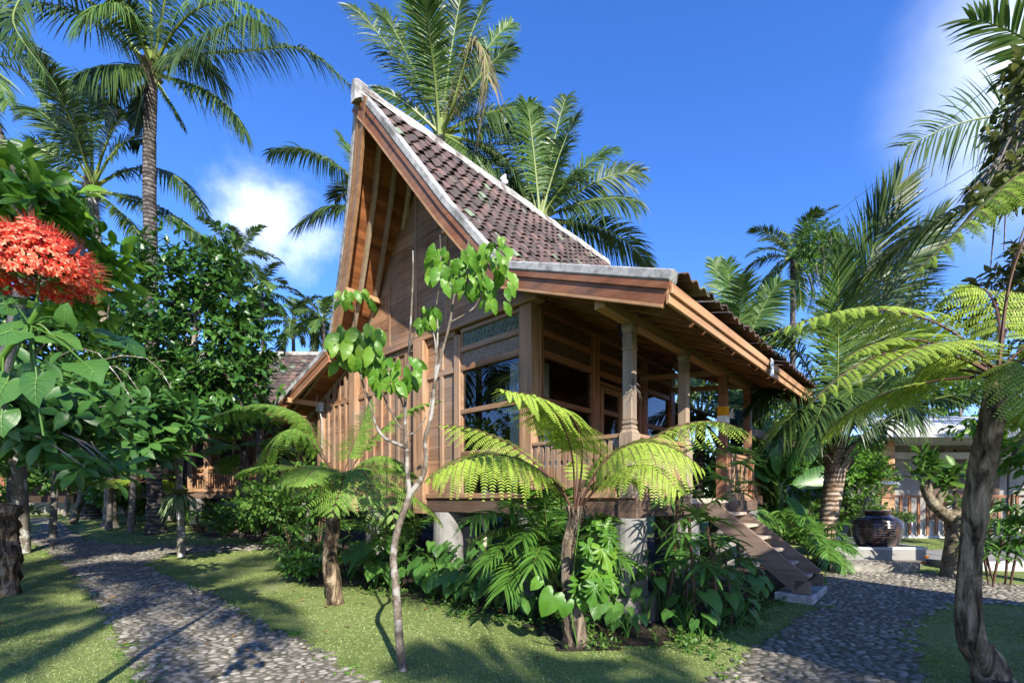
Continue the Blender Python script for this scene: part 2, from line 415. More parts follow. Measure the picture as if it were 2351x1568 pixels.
LANCE = leaf_tpl(lambda t: math.sin(math.pi * t ** .8) if 0 < t < 1 else 0, .10, .4, .35, 6)
def cordate(cuts=False):
    half = [(0, -.04), (.07, -.2), (.18, -.3), (.31, -.26), (.39, -.08), (.385, .12), (.31, .34), (.17, .56), (0, .74)]
    if cuts: half = [(0, -.03), (.1, -.22), (.26, -.28), (.38, -.14), (.2, -.04), (.44, .04), (.22, .12), (.44, .24), (.2, .28), (.36, .42), (.15, .42), (.22, .56), (0, .72)]
    o = half + [(-x, y) for x, y in half[-2:0:-1]]
    o = np.array(o); n = len(o); v = [(0, 0, 0)]
    for k, s in enumerate((.5, 1.)):
        for i, (x, y) in enumerate(o):
            r = math.hypot(x, y) * s
            v.append((x * s, y * s, -.3 * r * r * 1.4 + (.05 * s * math.cos(i * 2.1)) * r * 2 + abs(x * s) * .12))
    f3 = [[0, 1 + (i + 1) % n, 1 + i] for i in range(n)]
    f4 = [[1 + i, 1 + (i + 1) % n, 1 + n + (i + 1) % n, 1 + n + i] for i in range(n)]
    q = [[a[0], a[1], a[2], a[2]] for a in f3]
    return np.array(v, float), np.array(f3), np.array(f4)
def veins():
    v = []; f = []
    def st(a, c, w):
        n = 5; o = len(v)
        for i in range(n):
            t = i / (n - 1); x = a[0] + (c[0] - a[0]) * t; y = a[1] + (c[1] - a[1]) * t; ww = w * (1 - .8 * t)
            dx, dy = c[0] - a[0], c[1] - a[1]; l = math.hypot(dx, dy); px, py = -dy / l * ww, dx / l * ww
            z = -.42 * (x * x + y * y) + abs(x) * .12 + .022
            v.append((x + px, y + py, z)); v.append((x - px, y - py, z))
        for i in range(n - 1): f.append([o + 2 * i, o + 2 * i + 1, o + 2 * i + 3, o + 2 * i + 2])
    st((0, 0), (0, .7), .009)
    for y0, x1, y1 in ((0, .3, -.16), (0, .36, .06), (.12, .32, .27), (.26, .22, .45), (.4, .13, .58)):
        st((0, y0), (x1, y1), .005); st((0, y0), (-x1, y1), .005)
    return np.array(v, float), np.array(f)
VEIN = veins()
COR = cordate(); MON = cordate(True)
def inst2(mb, tpl, R, T, S, mat=0):
    v, f3, f4 = tpl
    S = np.asarray(S, float)
    if S.ndim == 1: S = S[:, None] * np.ones(3)
    V = np.einsum('nij,nkj->nki', R, v[None] * S[:, None]) + T[:, None]
    m = len(v); o = (np.arange(len(T)) * m)[:, None, None]; n0 = mb.n
    mb.V.append(V.reshape(-1, 3)); mb.n += m * len(T)
    mb.F.append(((f3[None] + o).reshape(-1, 3) + n0, mat)); mb.F.append(((f4[None] + o).reshape(-1, 4) + n0, mat))

def rand_dirs(n, r): return nrm(r.normal(size=(n, 3)))
# ================================================================== MAIN HOUSE (local axes: x = depth v, y = width u)
house = thing('timber_house', 'raised brown timber house with steep tiled gable roof, open veranda and wooden stairs', 'house', VX)
house.rotation_euler = (0, 0, math.atan2(BX[1], BX[0])); ORG[house.name] = (0, 0, 0)
UM = 4.15; ZF = 1.46; VB = 4.9
PS = np.array([0, .06, .34, .8, 1.66, 2.5, 2.62, 5.1])
PV = np.array([-1.42, -1.40, -1.30, -1.13, -.89, -.69, -.68, -.9])
PZ = np.array([8.2, 8.12, 7.76, 7.08, 5.87, 4.83, 4.72, 3.70])
def roof_z(u, drop=0.0): return float(np.interp(abs(u - UM), PS, PZ)) - drop
def roof_v(u): return float(np.interp(abs(u - UM), PS, PV))

# --- piers, footings and the base beams
def pier(u, v, r, z0, z1, foot=False):
    b = MB(); hgt = z1 - z0
    prof = [(r * 1.12, z0), (r * 1.1, z0 + hgt * .15), (r * 1.04, z0 + hgt * .6), (r, z1 - .03), (r * .97, z1), (0.001, z1)]
    lathe(b, prof, (v, u, 0), 20)
    o = b.build('pier', 'pillar', house, smooth=False)
    if foot:
        b = MB(); rr = r * 1.55
        lathe(b, [(rr * 1.15, z0 - .2), (rr * 1.1, z0 + .22), (rr, z0 + .34), (rr * .96, z0 + .36), (.001, z0 + .36)], (v, u, 0), 9)
        b.build('footing', 'footing', o)
for i, (u, v) in enumerate([(.02, .02), (.02, 1.7), (.02, 3.36), (.02, 4.8), (1.7, .1), (3.68, .12), (6.0, .12), (8.2, .12), (1.7, 2.5), (1.7, 4.8), (4.2, 2.5), (4.2, 4.8), (6.6, 2.5), (8.2, 2.5), (8.2, 4.8)]):
    w = hw(u, v, 0)
    pier(u, v, .215 if i < 5 else .26, float(zg(w[0], w[1])) - .05, 1.255, foot=i in (0, 1, 4))
b = MB(); hb(b, -.09, 8.42, -.05, .13, 1.26, 1.46); b.build('base_beam', 'dark_wood', house, bevel=.008)
b = MB(); hb(b, -.13, .10, .13, 4.95, 1.262, 1.458); b.build('base_beam', 'dark_wood_x', house, bevel=.008)
b = MB(); hb(b, .10, 8.40, 4.75, 4.95, 1.262, 1.458); b.build('base_beam', 'dark_wood', house, bevel=.008)
b = MB(); hb(b, 8.22, 8.42, .13, 4.75, 1.262, 1.458); b.build('base_beam', 'dark_wood_x', house, bevel=.008)
b = MB(); hb(b, -.15, .12, -.09, .16, 1.235, 1.475); b.build('beam_head', 'dark_wood', house, bevel=.01)
b = MB()
for k in range(26):
    hb(b, -.10, 8.4, .0 + k * .19, .186 + k * .19, 1.462, 1.50)
b.build('floor', 'wood_y', house)
# --- sill boards
b = MB(); hb(b, .14, 4.08, -.085, .07, 1.50, 1.585); hb(b, 4.39, 8.2, -.085, .07, 1.50, 1.585)
b.build('sill', 'wood_y', house, bevel=.006)
b = MB(); hb(b, -.10, .04, .12, 1.58, 1.50, 1.585); hb(b, -.10, .04, 3.46, 4.68, 1.50, 1.585)
b.build('sill', 'wood_x', house, bevel=.006)

# --- facade: posts, rails, boards, battens
def stud(u0, u1, z0, z1, v0=-.1, v1=.08, m='wood_z', name='post'):
    b = MB(); hb(b, u0, u1, v0, v1, z0, z1); return b.build(name, m, house, bevel=.008)
stud(1.56, 1.80, 1.586, 4.378, -.06, .19)
stud(4.08, 4.39, 1.22, 4.378, -.14, .09)
stud(6.56, 6.82, 1.22, 4.378, -.13, .09)
stud(8.18, 8.42, 1.22, 3.72, -.1, .15)
b = MB(); hb(b, 1.42, 6.95, -.115, .10, 4.38, 4.52); b.build('tie_beam', 'wood_y', house, bevel=.008)
b = MB(); hb(b, 1.60, 1.75, .10, 4.9, 4.36, 4.52); b.build('tie_beam', 'red_x', house, bevel=.008)
b = MB(); r0 = np.random.default_rng(3)
z = 1.586
while z < 4.37:
    h = r0.uniform(.17, .27); zt = min(z + h, 4.378)
    for (ua, ub) in ((3.30, 4.08), (4.39, 6.56), (6.82, 8.18)):
        if ub > 7:
            # board clipped under the low roof
            lim = [u for u in np.linspace(ua, ub, 60) if roof_z(u, .2) > zt]
            if not lim: continue
            ub2 = max(lim)
        else: ub2 = ub
        j = r0.uniform(-.004, .004)
        hb(b, ua, ub2, -.012 + j, .03, z, zt - .004)
    z = zt
b.build('board_wall', 'wood_y', house)
b = MB()
hb(b, 3.30, 4.08, -.05, -.012, 3.66, 3.76); hb(b, 4.39, 6.56, -.05, -.012, 3.66, 3.76); hb(b, 6.82, 8.18, -.05, -.012, 3.66, 3.76)
hb(b, 3.30, 4.08, -.052, -.012, 4.28, 4.377); hb(b, 4.39, 6.56, -.052, -.012, 4.28, 4.377)
b.build('rail', 'wood_y', house, bevel=.005)
b = MB()
for u in (3.62, 4.70, 5.0, 5.3, 5.6, 5.9, 6.2, 7.1, 7.38, 7.66, 7.94):
    zt = min(4.279, roof_z(u + .05, .22))
    hb(b, u, u + .085, -.055, -.012, 1.586, 3.659)
    if zt > 3.78: hb(b, u, u + .085, -.055, -.012, 3.761, zt)
b.build('batten', 'wood_z', house, bevel=.005)
# --- gable wall above the tie beam
b = MB(); z = 4.52; seams = [2.75, 3.55, 4.45, 5.35]
while z < 7.9:
    h = r0.uniform(.16, .26); zt = z + h - .004
    def lim(zz): return float(np.interp(zz + .12, PZ[::-1][1:], PS[::-1][1:]))
    s0, s1 = lim(z), lim(zt)
    if s1 < .05: break
    j = r0.uniform(-.003, .003)
    vf, vb = -.03 + j, .02
    edges = [UM - s0] + [q for q in seams if UM - s1 < q < UM + s1] + [UM + s0]
    for k in range(len(edges) - 1):
        a, c = edges[k] + .004, edges[k + 1] - .004
        ta = UM - s1 if k == 0 else a; tc = UM + s1 if k == len(edges) - 2 else c
        b.add([(vf, a, z), (vb, a, z), (vb, c, z), (vf, c, z), (vf, ta, zt), (vb, ta, zt), (vb, tc, zt), (vf, tc, zt)], BOXF)
    z += h
b.build('gable_boards', 'wood_y', house)
b = MB()
for q in (2.75, 3.55, 4.45, 5.35):
    zt = roof_z(q, .2); hb(b, q - .05, q + .03, -.047, -.03, 4.523, zt)
b.build('gable_batten', 'wood_z', house, bevel=.004)
# side bits of wall between tie beam end and roof
b = MB(); hb(b, 6.96, 7.0, -.02, .03, 3.77, 4.3); b.build('rail', 'wood_z', house)

# --- windows
def relief(b, u0, u1, z0, z1, place, mat):
    """carved strip: frame, diamonds and a flower in the middle; place(u,z,d) gives a point"""
    def bar(a, c, w, d=.012):
        p0 = np.array(place(*a, 0)); p1 = np.array(place(*c, 0)); nn = np.array(place(*a, 1)) - p0
        beam(b, p0 + nn * d / 2, p1 + nn * d / 2, w, d, mat, up=nn)
    g = .014
    for zz in (z0 + g, z1 - g): bar((u0, zz), (u1, zz), .012)
    um = (u0 + u1) / 2; hh = (z1 - z0) / 2 - .03; zm = (z0 + z1) / 2
    for s in (-1, 1):
        a, c = um + s * .16, (u1 if s > 0 else u0) - s * .03
        n = max(2, int(abs(c - a) / .1)); st = (c - a) / n
        for k in range(n):
            x0, x1 = a + k * st, a + (k + 1) * st
            bar((x0, zm), ((x0 + x1) / 2, zm + hh), .012); bar(((x0 + x1) / 2, zm + hh), (x1, zm), .012)
            bar((x0, zm), ((x0 + x1) / 2, zm - hh), .012); bar(((x0 + x1) / 2, zm - hh), (x1, zm), .012)
            bar(((x0 + x1) / 2 - .018, zm), ((x0 + x1) / 2 + .018, zm), .03)
        bar((um + s * .13, z0), (um + s * .13, z1), .014)
    for k in range(8):
        an = k * math.pi / 4 + .2
        bar((um + .02 * math.cos(an), zm + .02 * math.sin(an)), (um + .10 * math.cos(an), zm + .09 * math.sin(an)), .028, .016)
def lattice(b, u0, u1, z0, z1, place, mat, step=.042):
    hgt = z1 - z0; x = u0 - hgt
    def bar(a, c, w, d):
        p0 = np.array(place(*a, 0)); p1 = np.array(place(*c, 0)); nn = np.array(place(*a, 1)) - p0
        beam(b, p0 + nn * d, p1 + nn * d, w, .006, mat, up=nn)
    while x < u1:
        for s, d in ((1, .0), (-1, .006)):
            a, c = x, x + hgt; t0, t1 = 0., 1.
            if a < u0: t0 = (u0 - a) / hgt
            if c > u1: t1 = (u1 - a) / hgt
            if t1 - t0 > .05:
                za, zb = z0 + t0 * hgt, z0 + t1 * hgt
                if s < 0: za, zb = z1 - t0 * hgt, z1 - t1 * hgt
                bar((a + t0 * hgt, za), (a + t1 * hgt, zb), .011, d)
        x += step
def window(ua, ub, place, rails_low, mw, mh, carve, lat, panel, back, curtain=None, full=True, zbot=1.586):
    """ua..ub clear width; place(u,z,depth)"""
    def pb(b, u0, u1, z0, z1, d0, d1, mat=0):
        q = [place(u0, z0, d0), place(u1, z0, d0), place(u1, z0, d1), place(u0, z0, d1), place(u0, z1, d0), place(u1, z1, d0), place(u1, z1, d1), place(u0, z1, d1)]
        b.add(q, BOXF, mat)
    f = MB()
    for z0, z1 in [(4.30, 4.36), (3.97, 4.06), (3.65, 3.745)] + rails_low: pb(f, ua, ub, z0, z1, -.02, .05)
    pb(f, ua, ua + .03, zbot, 4.30, -.02, .038); pb(f, ub - .03, ub, zbot, 4.30, -.02, .038)
    w = f.build('window', mh, house, bevel=.004)
    c = MB(); pb(c, ua + .03, ub - .03, 4.06, 4.30, -.015, 0.005); relief(c, ua + .03, ub - .03, 4.06, 4.30, lambda u, z, d: place(u, z, .005 + d), 0)
    c.build('carved_panel', panel, w)
    c = MB(); pb(c, ua + .03, ub - .03, 3.745, 3.97, -.016, -.004, 1); lattice(c, ua + .03, ub - .03, 3.745, 3.97, lambda u, z, d: place(u, z, .002 + d), 0)
    c.build('lattice_panel', [lat, back], w)
    c = MB(); q = [place(ua + .03, zbot, .0), place(ub - .03, zbot, .0), place(ub - .03, 3.65, .0), place(ua + .03, 3.65, .0)]
    c.add(q, [[3, 2, 1, 0]] if zbot > 1.55 else [[0, 1, 2, 3]]); c.build('pane', 'glass', w)
    if curtain:
        c = MB()
        for (a, e, dd) in curtain:
            n = 60; uu = np.linspace(a, e, n); dep = -dd + .028 * np.sin(np.linspace(0, 1, n) * abs(e - a) / .075 * 2 * np.pi)
            v = [place(u, z, d) for z in (1.62, 2.6, 3.64) for u, d in zip(uu, dep)]
            i = np.arange(n - 1); F = np.concatenate([np.stack([k * n + i, k * n + i + 1, k * n + n + i + 1, k * n + n + i], -1) for k in (0, 1)])
            c.add(v, F)
        c.build('curtain', 'curtain', w, smooth=True)
    return w
placeA = lambda u, z, d: (-d - .0, u, z)
window(1.80, 3.15, placeA, [(2.92, 3.0), (2.2, 2.29)], 'wood_y', 'wood_y', 'g', 'lattice', 'panel_green', 'carve', curtain=[(1.84, 2.16, .16)])
stud(3.15, 3.30, 1.586, 4.279, -.07, .08)
placeB = lambda u, z, d: (u, 1.66 - d - .06, z)
placeB = lambda u, z, d: (u, 1.60 - d, z)
window(.22, 1.58, placeB, [(2.95, 3.03), (2.2, 2.29)], 'red_x', 'red_x', 'g', 'carve_dark', 'carve_dark', 'dark', curtain=[(.26, .6, .16)], zbot=1.5)
window(1.76, 3.38, placeB, [(3.5, 3.56)], 'red_x', 'red_x', 'g', 'carve_dark', 'carve_dark', 'dark', zbot=1.5)
window(3.56, 4.66, placeB, [(2.95, 3.03), (2.2, 2.29)], 'red_x', 'red_x', 'g', 'carve_dark', 'carve_dark', 'dark', curtain=[(3.6, 3.9, .16)], zbot=1.5)
for v0, v1 in ((1.58, 1.76), (3.38, 3.56), (4.66, 4.86)):
    b = MB(); hb(b, 1.53, 1.70, v0, v1, 1.5, 4.36); b.build('post', 'red_z', house, bevel=.008)
# double door leaves in the second bay
for v0, v1 in ((1.80, 2.57), (2.57, 3.34)):
    b = MB()
    hb(b, 1.545, 1.595, v0 + .005, v0 + .11, 1.51, 3.48); hb(b, 1.545, 1.595, v1 - .11, v1 - .005, 1.51, 3.48)
    for z0, z1 in ((1.51, 1.72), (2.35, 2.47), (3.0, 3.08), (3.38, 3.48)): hb(b, 1.55, 1.59, v0 + .11, v1 - .11, z0, z1)
    d = b.build('door', 'red_z', house, bevel=.004)
    b = MB(); hb(b, 1.525, 1.545, (v1 - .08) if v0 < 2 else v0 + .05, (v1 - .05) if v0 < 2 else v0 + .08, 2.42, 2.6); b.build('handle', 'black', d)
# rear and far side walls
b = MB(); z = 1.5
while z < 4.3:
    hb(b, 1.7, 8.3, 4.80, 4.85, z, z + .2); 
    if z < 3.6: hb(b, 8.26, 8.31, .15, 4.80, z, z + .2)
    z += .204
b.build('board_wall', 'wood_y', house)
b = MB(); z = 4.52
while z < 7.8:
    s1 = float(np.interp(z + .35, PZ[::-1][1:], PS[::-1][1:]))
    if s1 < .05: break
    hb(b, UM - s1, UM + s1, 4.86, 4.90, z, z + .2); z += .204
b.build('gable_boards', 'wood_y', house)
b = MB(); hb(b, 1.8, 8.2, .2, 4.75, 4.30, 4.34); b.build('ceiling', 'soffit', house)

# --- roof: soffit planks, rafters, purlins, rake boards, caps
def sweep(b, pts, sec, mat=0):
    """pts: list of (v,u,z); sec: 4 offsets (dv, dn) with n the upward normal in the u-z plane"""
    pts = np.array(pts, float); T = np.gradient(pts[:, 1:], axis=0); T = nrm(T)
    nn = np.stack([-T[:, 1], T[:, 0]], -1); nn[nn[:, 1] < 0] *= -1
    V = []
    for p, q in zip(pts, nn):
        for dv, dn in sec: V.append((p[0] + dv, p[1] + q[0] * dn, p[2] + q[1] * dn))
    k = len(sec); F = []
    for i in range(len(pts) - 1):
        for j in range(k): F.append([i * k + j, i * k + (j + 1) % k, (i + 1) * k + (j + 1) % k, (i + 1) * k + j])
    b.add(V, F, mat); b.add(V[:k], [[3, 2, 1, 0]], mat); b.add(V[-k:], [[0, 1, 2, 3]], mat)
def rail_pts(side, s0, s1, voff=0, back=False, n=14):
    r = []
    for s in np.linspace(s0, s1, n):
        v = float(np.interp(s, PS, PV)); z = float(np.interp(s, PS, PZ))
        if back: v = VB - v
        r.append((v + voff if not back else v - voff, UM + side * s, z))
    return r
for back in (False, True):
    sg = -1 if back else 1
    for side in (-1, 1):
        for s0, s1 in ((.04, 2.63), (2.66, 5.1)):
            b = MB(); sweep(b, rail_pts(side, s0, s1, 0, back), [(0, -.085), (sg * .15, -.085), (sg * .15, .02), (0, .02)])
            b.build('roof_edge', 'cap', house, bevel=.012)
            b = MB(); sweep(b, rail_pts(side, s0, s1, .035, back), [(0, -.30), (sg * .045, -.30), (sg * .045, -.078), (0, -.078)])
            m = 'red_y' if (s0 > 1 or side < 0) else 'honey_y'
            rb = b.build('rake_board', m, house, bevel=.005)
            b = MB(); sweep(b, rail_pts(side, s0, s1, .03, back), [(0, -.335), (sg * .06, -.335), (sg * .06, -.302), (0, -.302)]); b.build('trim', 'honey_y', rb)
            b = MB(); sweep(b, rail_pts(side, s0, s1, .012, back), [(0, -.165), (sg * .022, -.165), (sg * .022, -.079), (0, -.079)])
            b.build('moulding', m, rb, bevel=.004)
# planks under the roof run front to back, one quad box per plank
b = MB()
for side in (-1, 1):
    for s0, s1 in ((.04, 2.60), (2.66, 5.0)):
        if side == -1 and s0 > 1: continue
        n = int((s1 - s0) / .092 * (1.3 if s0 < 1 else 1.0)); ss = np.linspace(s0, s1, n + 1)
        for i in range(n):
            sa, sb = ss[i], ss[i + 1] - .004 * (1 if s0 > 1 else .6)
            if i == n - 1: sb = ss[i + 1]
            q = []
            for dn in (-.13, -.117):
                for s, bk in ((sa, 0), (sa, 1), (sb, 1), (sb, 0)):
                    v = float(np.interp(s, PS, PV)) + .09; z = float(np.interp(s, PS, PZ)) + dn * (1.6 if s0 < 1 else 1.05)
                    q.append((VB - v if bk else v, UM + side * s, z))
            b.add(q, BOXF)
b.build('soffit', 'soffit', house)
b = MB()
for side in (-1, 1):
    for k, off in enumerate((.38, .72, 1.06, 1.40, 2.4, 3.4, 4.4, 5.3, 6.1)):
        pts = []
        for s in np.linspace(.05, 2.6, 12):
            v = float(np.interp(s, PS, PV)) + off * (1.0 if k > 3 else 1.0)
            pts.append((min(v, VB - float(np.interp(s, PS, PV)) - .1), UM + side * s, float(np.interp(s, PS, PZ))))
        sweep(b, pts, [(0, -.275), (.06, -.275), (.06, -.165), (0, -.165)])
    if side == 1:
        for off in (.35, .85, 1.4, 2.2, 3.1, 4.0, 4.9, 5.7):
            pts = [(PV[-1] + off, UM + s, float(np.interp(s, PS, PZ))) for s in (2.7, 5.05)]
            sweep(b, pts, [(0, -.235), (.06, -.235), (.06, -.14), (0, -.14)])
b.build('rafter', 'pale_z', house, bevel=.004)
b = MB(); 
for s, dz in ((1.62, .36),):
    for side in (-1, 1):
        zz = float(np.interp(s, PS, PZ)) - dz - .02; uu = UM + side * s - side * .12
        hb(b, uu - .04, uu + .04, -.82, 5.7, zz - .05, zz + .05)
hb(b, 8.26, 8.36, -.86, 5.7, 3.72, 3.84)
b.build('purlin', 'honey_x', house, bevel=.006)
# lean-to over the veranda: rafters, battens darkened and dark sheets added for shaded gaps
b = MB()
for v in np.arange(-.60, 5.5, .36):
    pts = [(v - (.22 if v < -.5 else 0) * (s > 3), UM - s, float(np.interp(s, PS, PZ))) for s in (2.5, 5.02)]
    sweep(b, pts, [(0, -.29), (.055, -.29), (.055, -.15), (0, -.15)])
b.build('rafter', 'red_y', house, bevel=.004)
b = MB()
for s in np.arange(2.7, 5.05, .2):
    z = float(np.interp(s, PS, PZ)); hb(b, UM - s - .02, UM - s + .02, float(np.interp(s, PS, PV)) + .06, 5.5, z - .145, z - .125)
b.build('tile_batten', 'dark_wood_x', house)
b = MB()
for v in (3.36, 4.75):
    beam(b, (v, .05, 3.74), (v, 1.6, 3.9), .07, .09)
b.build('cross_beam', 'wood_y', house, bevel=.006)
b = MB(); hb(b, -.07, .07, -.70, 5.5, 3.66, 3.80); b.build('plate_beam', 'honey_x', house, bevel=.008)
b = MB(); hb(b, -.905, -.865, -.865, 5.78, 3.41, 3.585); fa = b.build('fascia', 'honey_x', house, bevel=.005)
b = MB(); hb(b, -.935, -.906, -.87, 5.785, 3.50, 3.60); b.build('moulding', 'honey_x', fa, bevel=.004)
b = MB(); hb(b, 9.17, 9.21, -.865, 5.78, 3.41, 3.585); b.build('fascia', 'honey_x', house, bevel=.005)
b = MB()
for k in range(12):
    pts = [(-.60 + k * .51 - (.2 if k == 0 and s > 3 else 0), UM - s, float(np.interp(s, PS, PZ))) for s in (2.62, 5.04)]
    sweep(b, pts, [(0, -.124), (.535, -.124), (.535, -.112), (0, -.112)])
b.build('rafter_gap_shade', 'dark_wood', house)  # added dark sheets put shade into the gaps between the rafters
# ridge
b = MB()
n = 26; rr = np.random.default_rng(5)
vv = np.linspace(-1.36, VB + 1.36, n)
sec = [(-.15, 8.02), (-.11, 8.16), (-.05, 8.24), (.05, 8.24), (.11, 8.16), (.15, 8.02)]
V = []
for v in vv:
    for du, zz in sec: V.append((v, UM + du + rr.uniform(-.012, .012), zz + .03 + rr.uniform(-.018, .018)))
k = len(sec); F = [[i * k + j, i * k + j + 1, (i + 1) * k + j + 1, (i + 1) * k + j] for i in range(n - 1) for j in range(k - 1)]
b.add(V, F); b.add(V[:k], [[5, 4, 3, 2], [5, 2, 1, 0]]); b.add(V[-k:], [[0, 1, 2, 3], [0, 3, 4, 5]])
b.build('ridge', 'plaster', house)
b = MB(); 
V = []
for v, g in ((-1.47, .6), (-1.40, 1.), (-1.22, .95)):
    for du, zz in [(-.11, 7.98), (-.10, 8.18), (-.03, 8.33), (.03, 8.33), (.10, 8.18), (.11, 7.98)]: V.append((v, UM + du * g, zz - (1 - g) * .12))
F = [[i * 6 + j, i * 6 + (j + 1) % 6, (i + 1) * 6 + (j + 1) % 6, (i + 1) * 6 + j] for i in range(2) for j in range(6)]
b.add(V, F); b.add(V[:6], [[5, 4, 3, 2], [5, 2, 1, 0]])
b.build('ridge_end', 'cap', house)
b = MB(); vo = 2.05
for dx, dz, r in ((0, 0, .07), (-.06, .03, .045), (.06, .03, .045), (0, .09, .05), (.03, .15, .03)):
    a = np.linspace(0, np.pi, 6); lathe(b, [(max(r * math.sin(q), .001), -r * math.cos(q)) for q in a], (vo + dx, UM - .02, 8.36 + dz), 10)
b.build('ridge_ornament', 'white', house, smooth=True)
# tiles
tx = np.linspace(0, 1, 8)
tz = .024 * np.sin(2 * np.pi * (tx - .1)) + .012
tv = np.array([(x, y, z * (1 if y == 0 else .9)) for y in (0, 1) for x, z in zip(tx, tz)] + [(x, 0, z - .014) for x, z in zip(tx, tz)])
tf = np.array([[i, i + 1, 8 + i + 1, 8 + i] for i in range(7)] + [[16 + i, 16 + i + 1, i + 1, i] for i in range(7)])
def tiles(side, s0, s1, name, pitch=.215, expo=.235, lift=-.055):
    b = MB(); ss = np.linspace(s0, s1, 200); zz = np.interp(ss, PS, PZ)
    arc = np.concatenate([[0], np.cumsum(np.hypot(np.diff(ss), np.diff(zz)))]); tot = arc[-1]
    nrow = int(tot / expo); R = []; T = []; S = []
    for i in range(nrow + 1):
        a = tot - i * expo                      # lower edge of the row
        if a < .05: break
        sl = np.interp(a, arc, ss); su = np.interp(max(a - .3, 0), arc, ss)
        zl, zu = np.interp([sl, su], PS, PZ)
        up = nrm(np.array([0, -side * (sl - su) if sl > su else 0, zu - zl]))
        n0 = nrm(np.cross(np.array([1., 0, 0]), up)); n0 = n0 if n0[2] > 0 else -n0
        vf = float(np.interp(sl, PS, PV)) + .12; vb = VB - vf
        for v in np.arange(vf, vb - .1, pitch):
            j = rng.normal(0, .02, 3)
            upj = nrm(up + np.array([j[0] * 1.2, 0, 0]) + n0 * (-.085 + j[1])); xx = nrm(np.cross(upj, n0)) ; nn = np.cross(xx, upj)
            if xx[0] < 0: xx = -xx; 
            R.append(np.stack([xx, upj, nn], -1)); 
            T.append(np.array([v + rng.normal(0, .005), UM + side * sl, zl + lift]) + n0 * (.05 + j[2] * .4)); S.append((pitch * 1.08, .31, 1.))
    inst(b, tv, tf, np.array(R), np.array(T), np.array(S))
    return b.build(name, 'tile', house, smooth=False)
tiles(-1, .1, 2.66, 'roof_tiles'); tiles(1, .1, 2.66, 'roof_tiles')
tiles(-1, 2.66, 5.15, 'veranda_roof_tiles'); tiles(1, 2.66, 5.15, 'roof_tiles')

# --- veranda posts and balustrade
def vpost(u, v, mname):
    b = MB()
    def sq(h0, h1, w0, w1=None):
        w1 = w1 or w0
        b.add([(v - w0, u - w0, h0), (v + w0, u - w0, h0), (v + w0, u + w0, h0), (v - w0, u + w0, h0), (v - w1, u - w1, h1), (v + w1, u - w1, h1), (v + w1, u + w1, h1), (v - w1, u + w1, h1)], BOXF)
    sq(1.5, 2.30, .098); sq(2.30, 2.36, .098, .068); sq(2.36, 2.40, .072); sq(2.40, 2.42, .062, .064); sq(2.42, 2.47, .074, .068)
    sq(2.47, 3.34, .066); sq(3.34, 3.37, .074); sq(3.37, 3.55, .066); sq(3.55, 3.62, .066, .076); sq(3.62, 3.66, .08)
    return b.build('veranda_post', mname, house, bevel=.008)
for (v, m) in ((0, 'grey_z'), (1.65, 'grey_z'), (3.36, 'red_z'), (4.75, 'red_z')): vpost(0, v, m)
BAL = [(0, .036), (.10, .038), (.30, .041), (.375, .040), (.395, .020), (.41, .033), (.42, .020), (.445, .040), (.52, .041), (.6, .034), (.68, .026)]
def baluster(b, u, v, along, z0=1.585):
    V = []; 
    for h, w in BAL:
        for a, c in ((-w, -.011), (w, -.011), (w, .011), (-w, .011)):
            V.append((v + c, u + a, z0 + h) if along == 'u' else (v + a, u + c, z0 + h))
    n = len(BAL); F = [[i * 4 + j, i * 4 + (j + 1) % 4, (i + 1) * 4 + (j + 1) % 4, (i + 1) * 4 + j] for i in range(n - 1) for j in range(4)]
    b.add(V, F)
def balustrade(along, c, a0, a1):
    b = MB()
    if along == 'u': hb(b, a0, a1, c - .035, c + .035, 2.262, 2.315)
    else: hb(b, c - .035, c + .035, a0, a1, 2.262, 2.315)
    r = b.build('balustrade', 'wood_y' if along == 'u' else 'wood_x', house, bevel=.006)
    n = int((a1 - a0) / .1)
    for k in range(n):
        x = a0 + (k + .5) * (a1 - a0) / n; b = MB()
        baluster(b, x if along == 'u' else c, c if along == 'u' else x, along)
        b.build('baluster', 'wood_z', r)
balustrade('u', -.02, .1, 1.55)
balustrade('v', -.03, .1, 1.55); balustrade('v', -.03, 3.46, 4.65)
# deck edge board at the stair head
b = MB(); hb(b, -.14, -.10, 1.58, 3.44, 1.42, 1.50); b.build('nosing', 'tread', house, bevel=.006)

# --- stairs
sb = MB(); u0, z0, u1, z1 = -.08, 1.44, -1.42, .20
for v in (2.42, 3.32):
    beam(sb, (v, u0, z0 - .08), (v, u1 + .03, z1 + .06), .045, .30, 0, up=(0, 0, 1))
    hb(sb, -1.50, -1.30, v - .0225, v + .0225, .14, .33)
st = sb.build('staircase', 'stair', house, bevel=.004)
for k in range(6):
    t = (k + 1) / 7; uu = u0 + (u1 - u0) * t; zz = 1.46 + (.14 - 1.46) * t
    b = MB(); hb(b, uu - .14, uu + .13, 2.445, 3.295, zz - .05, zz); b.build('tread', 'tread', st, bevel=.008)
b = MB(); hb(b, -1.54, -1.05, 2.34, 3.44, -.06, .135); b.build('base_slab', 'cap', st, bevel=.015)

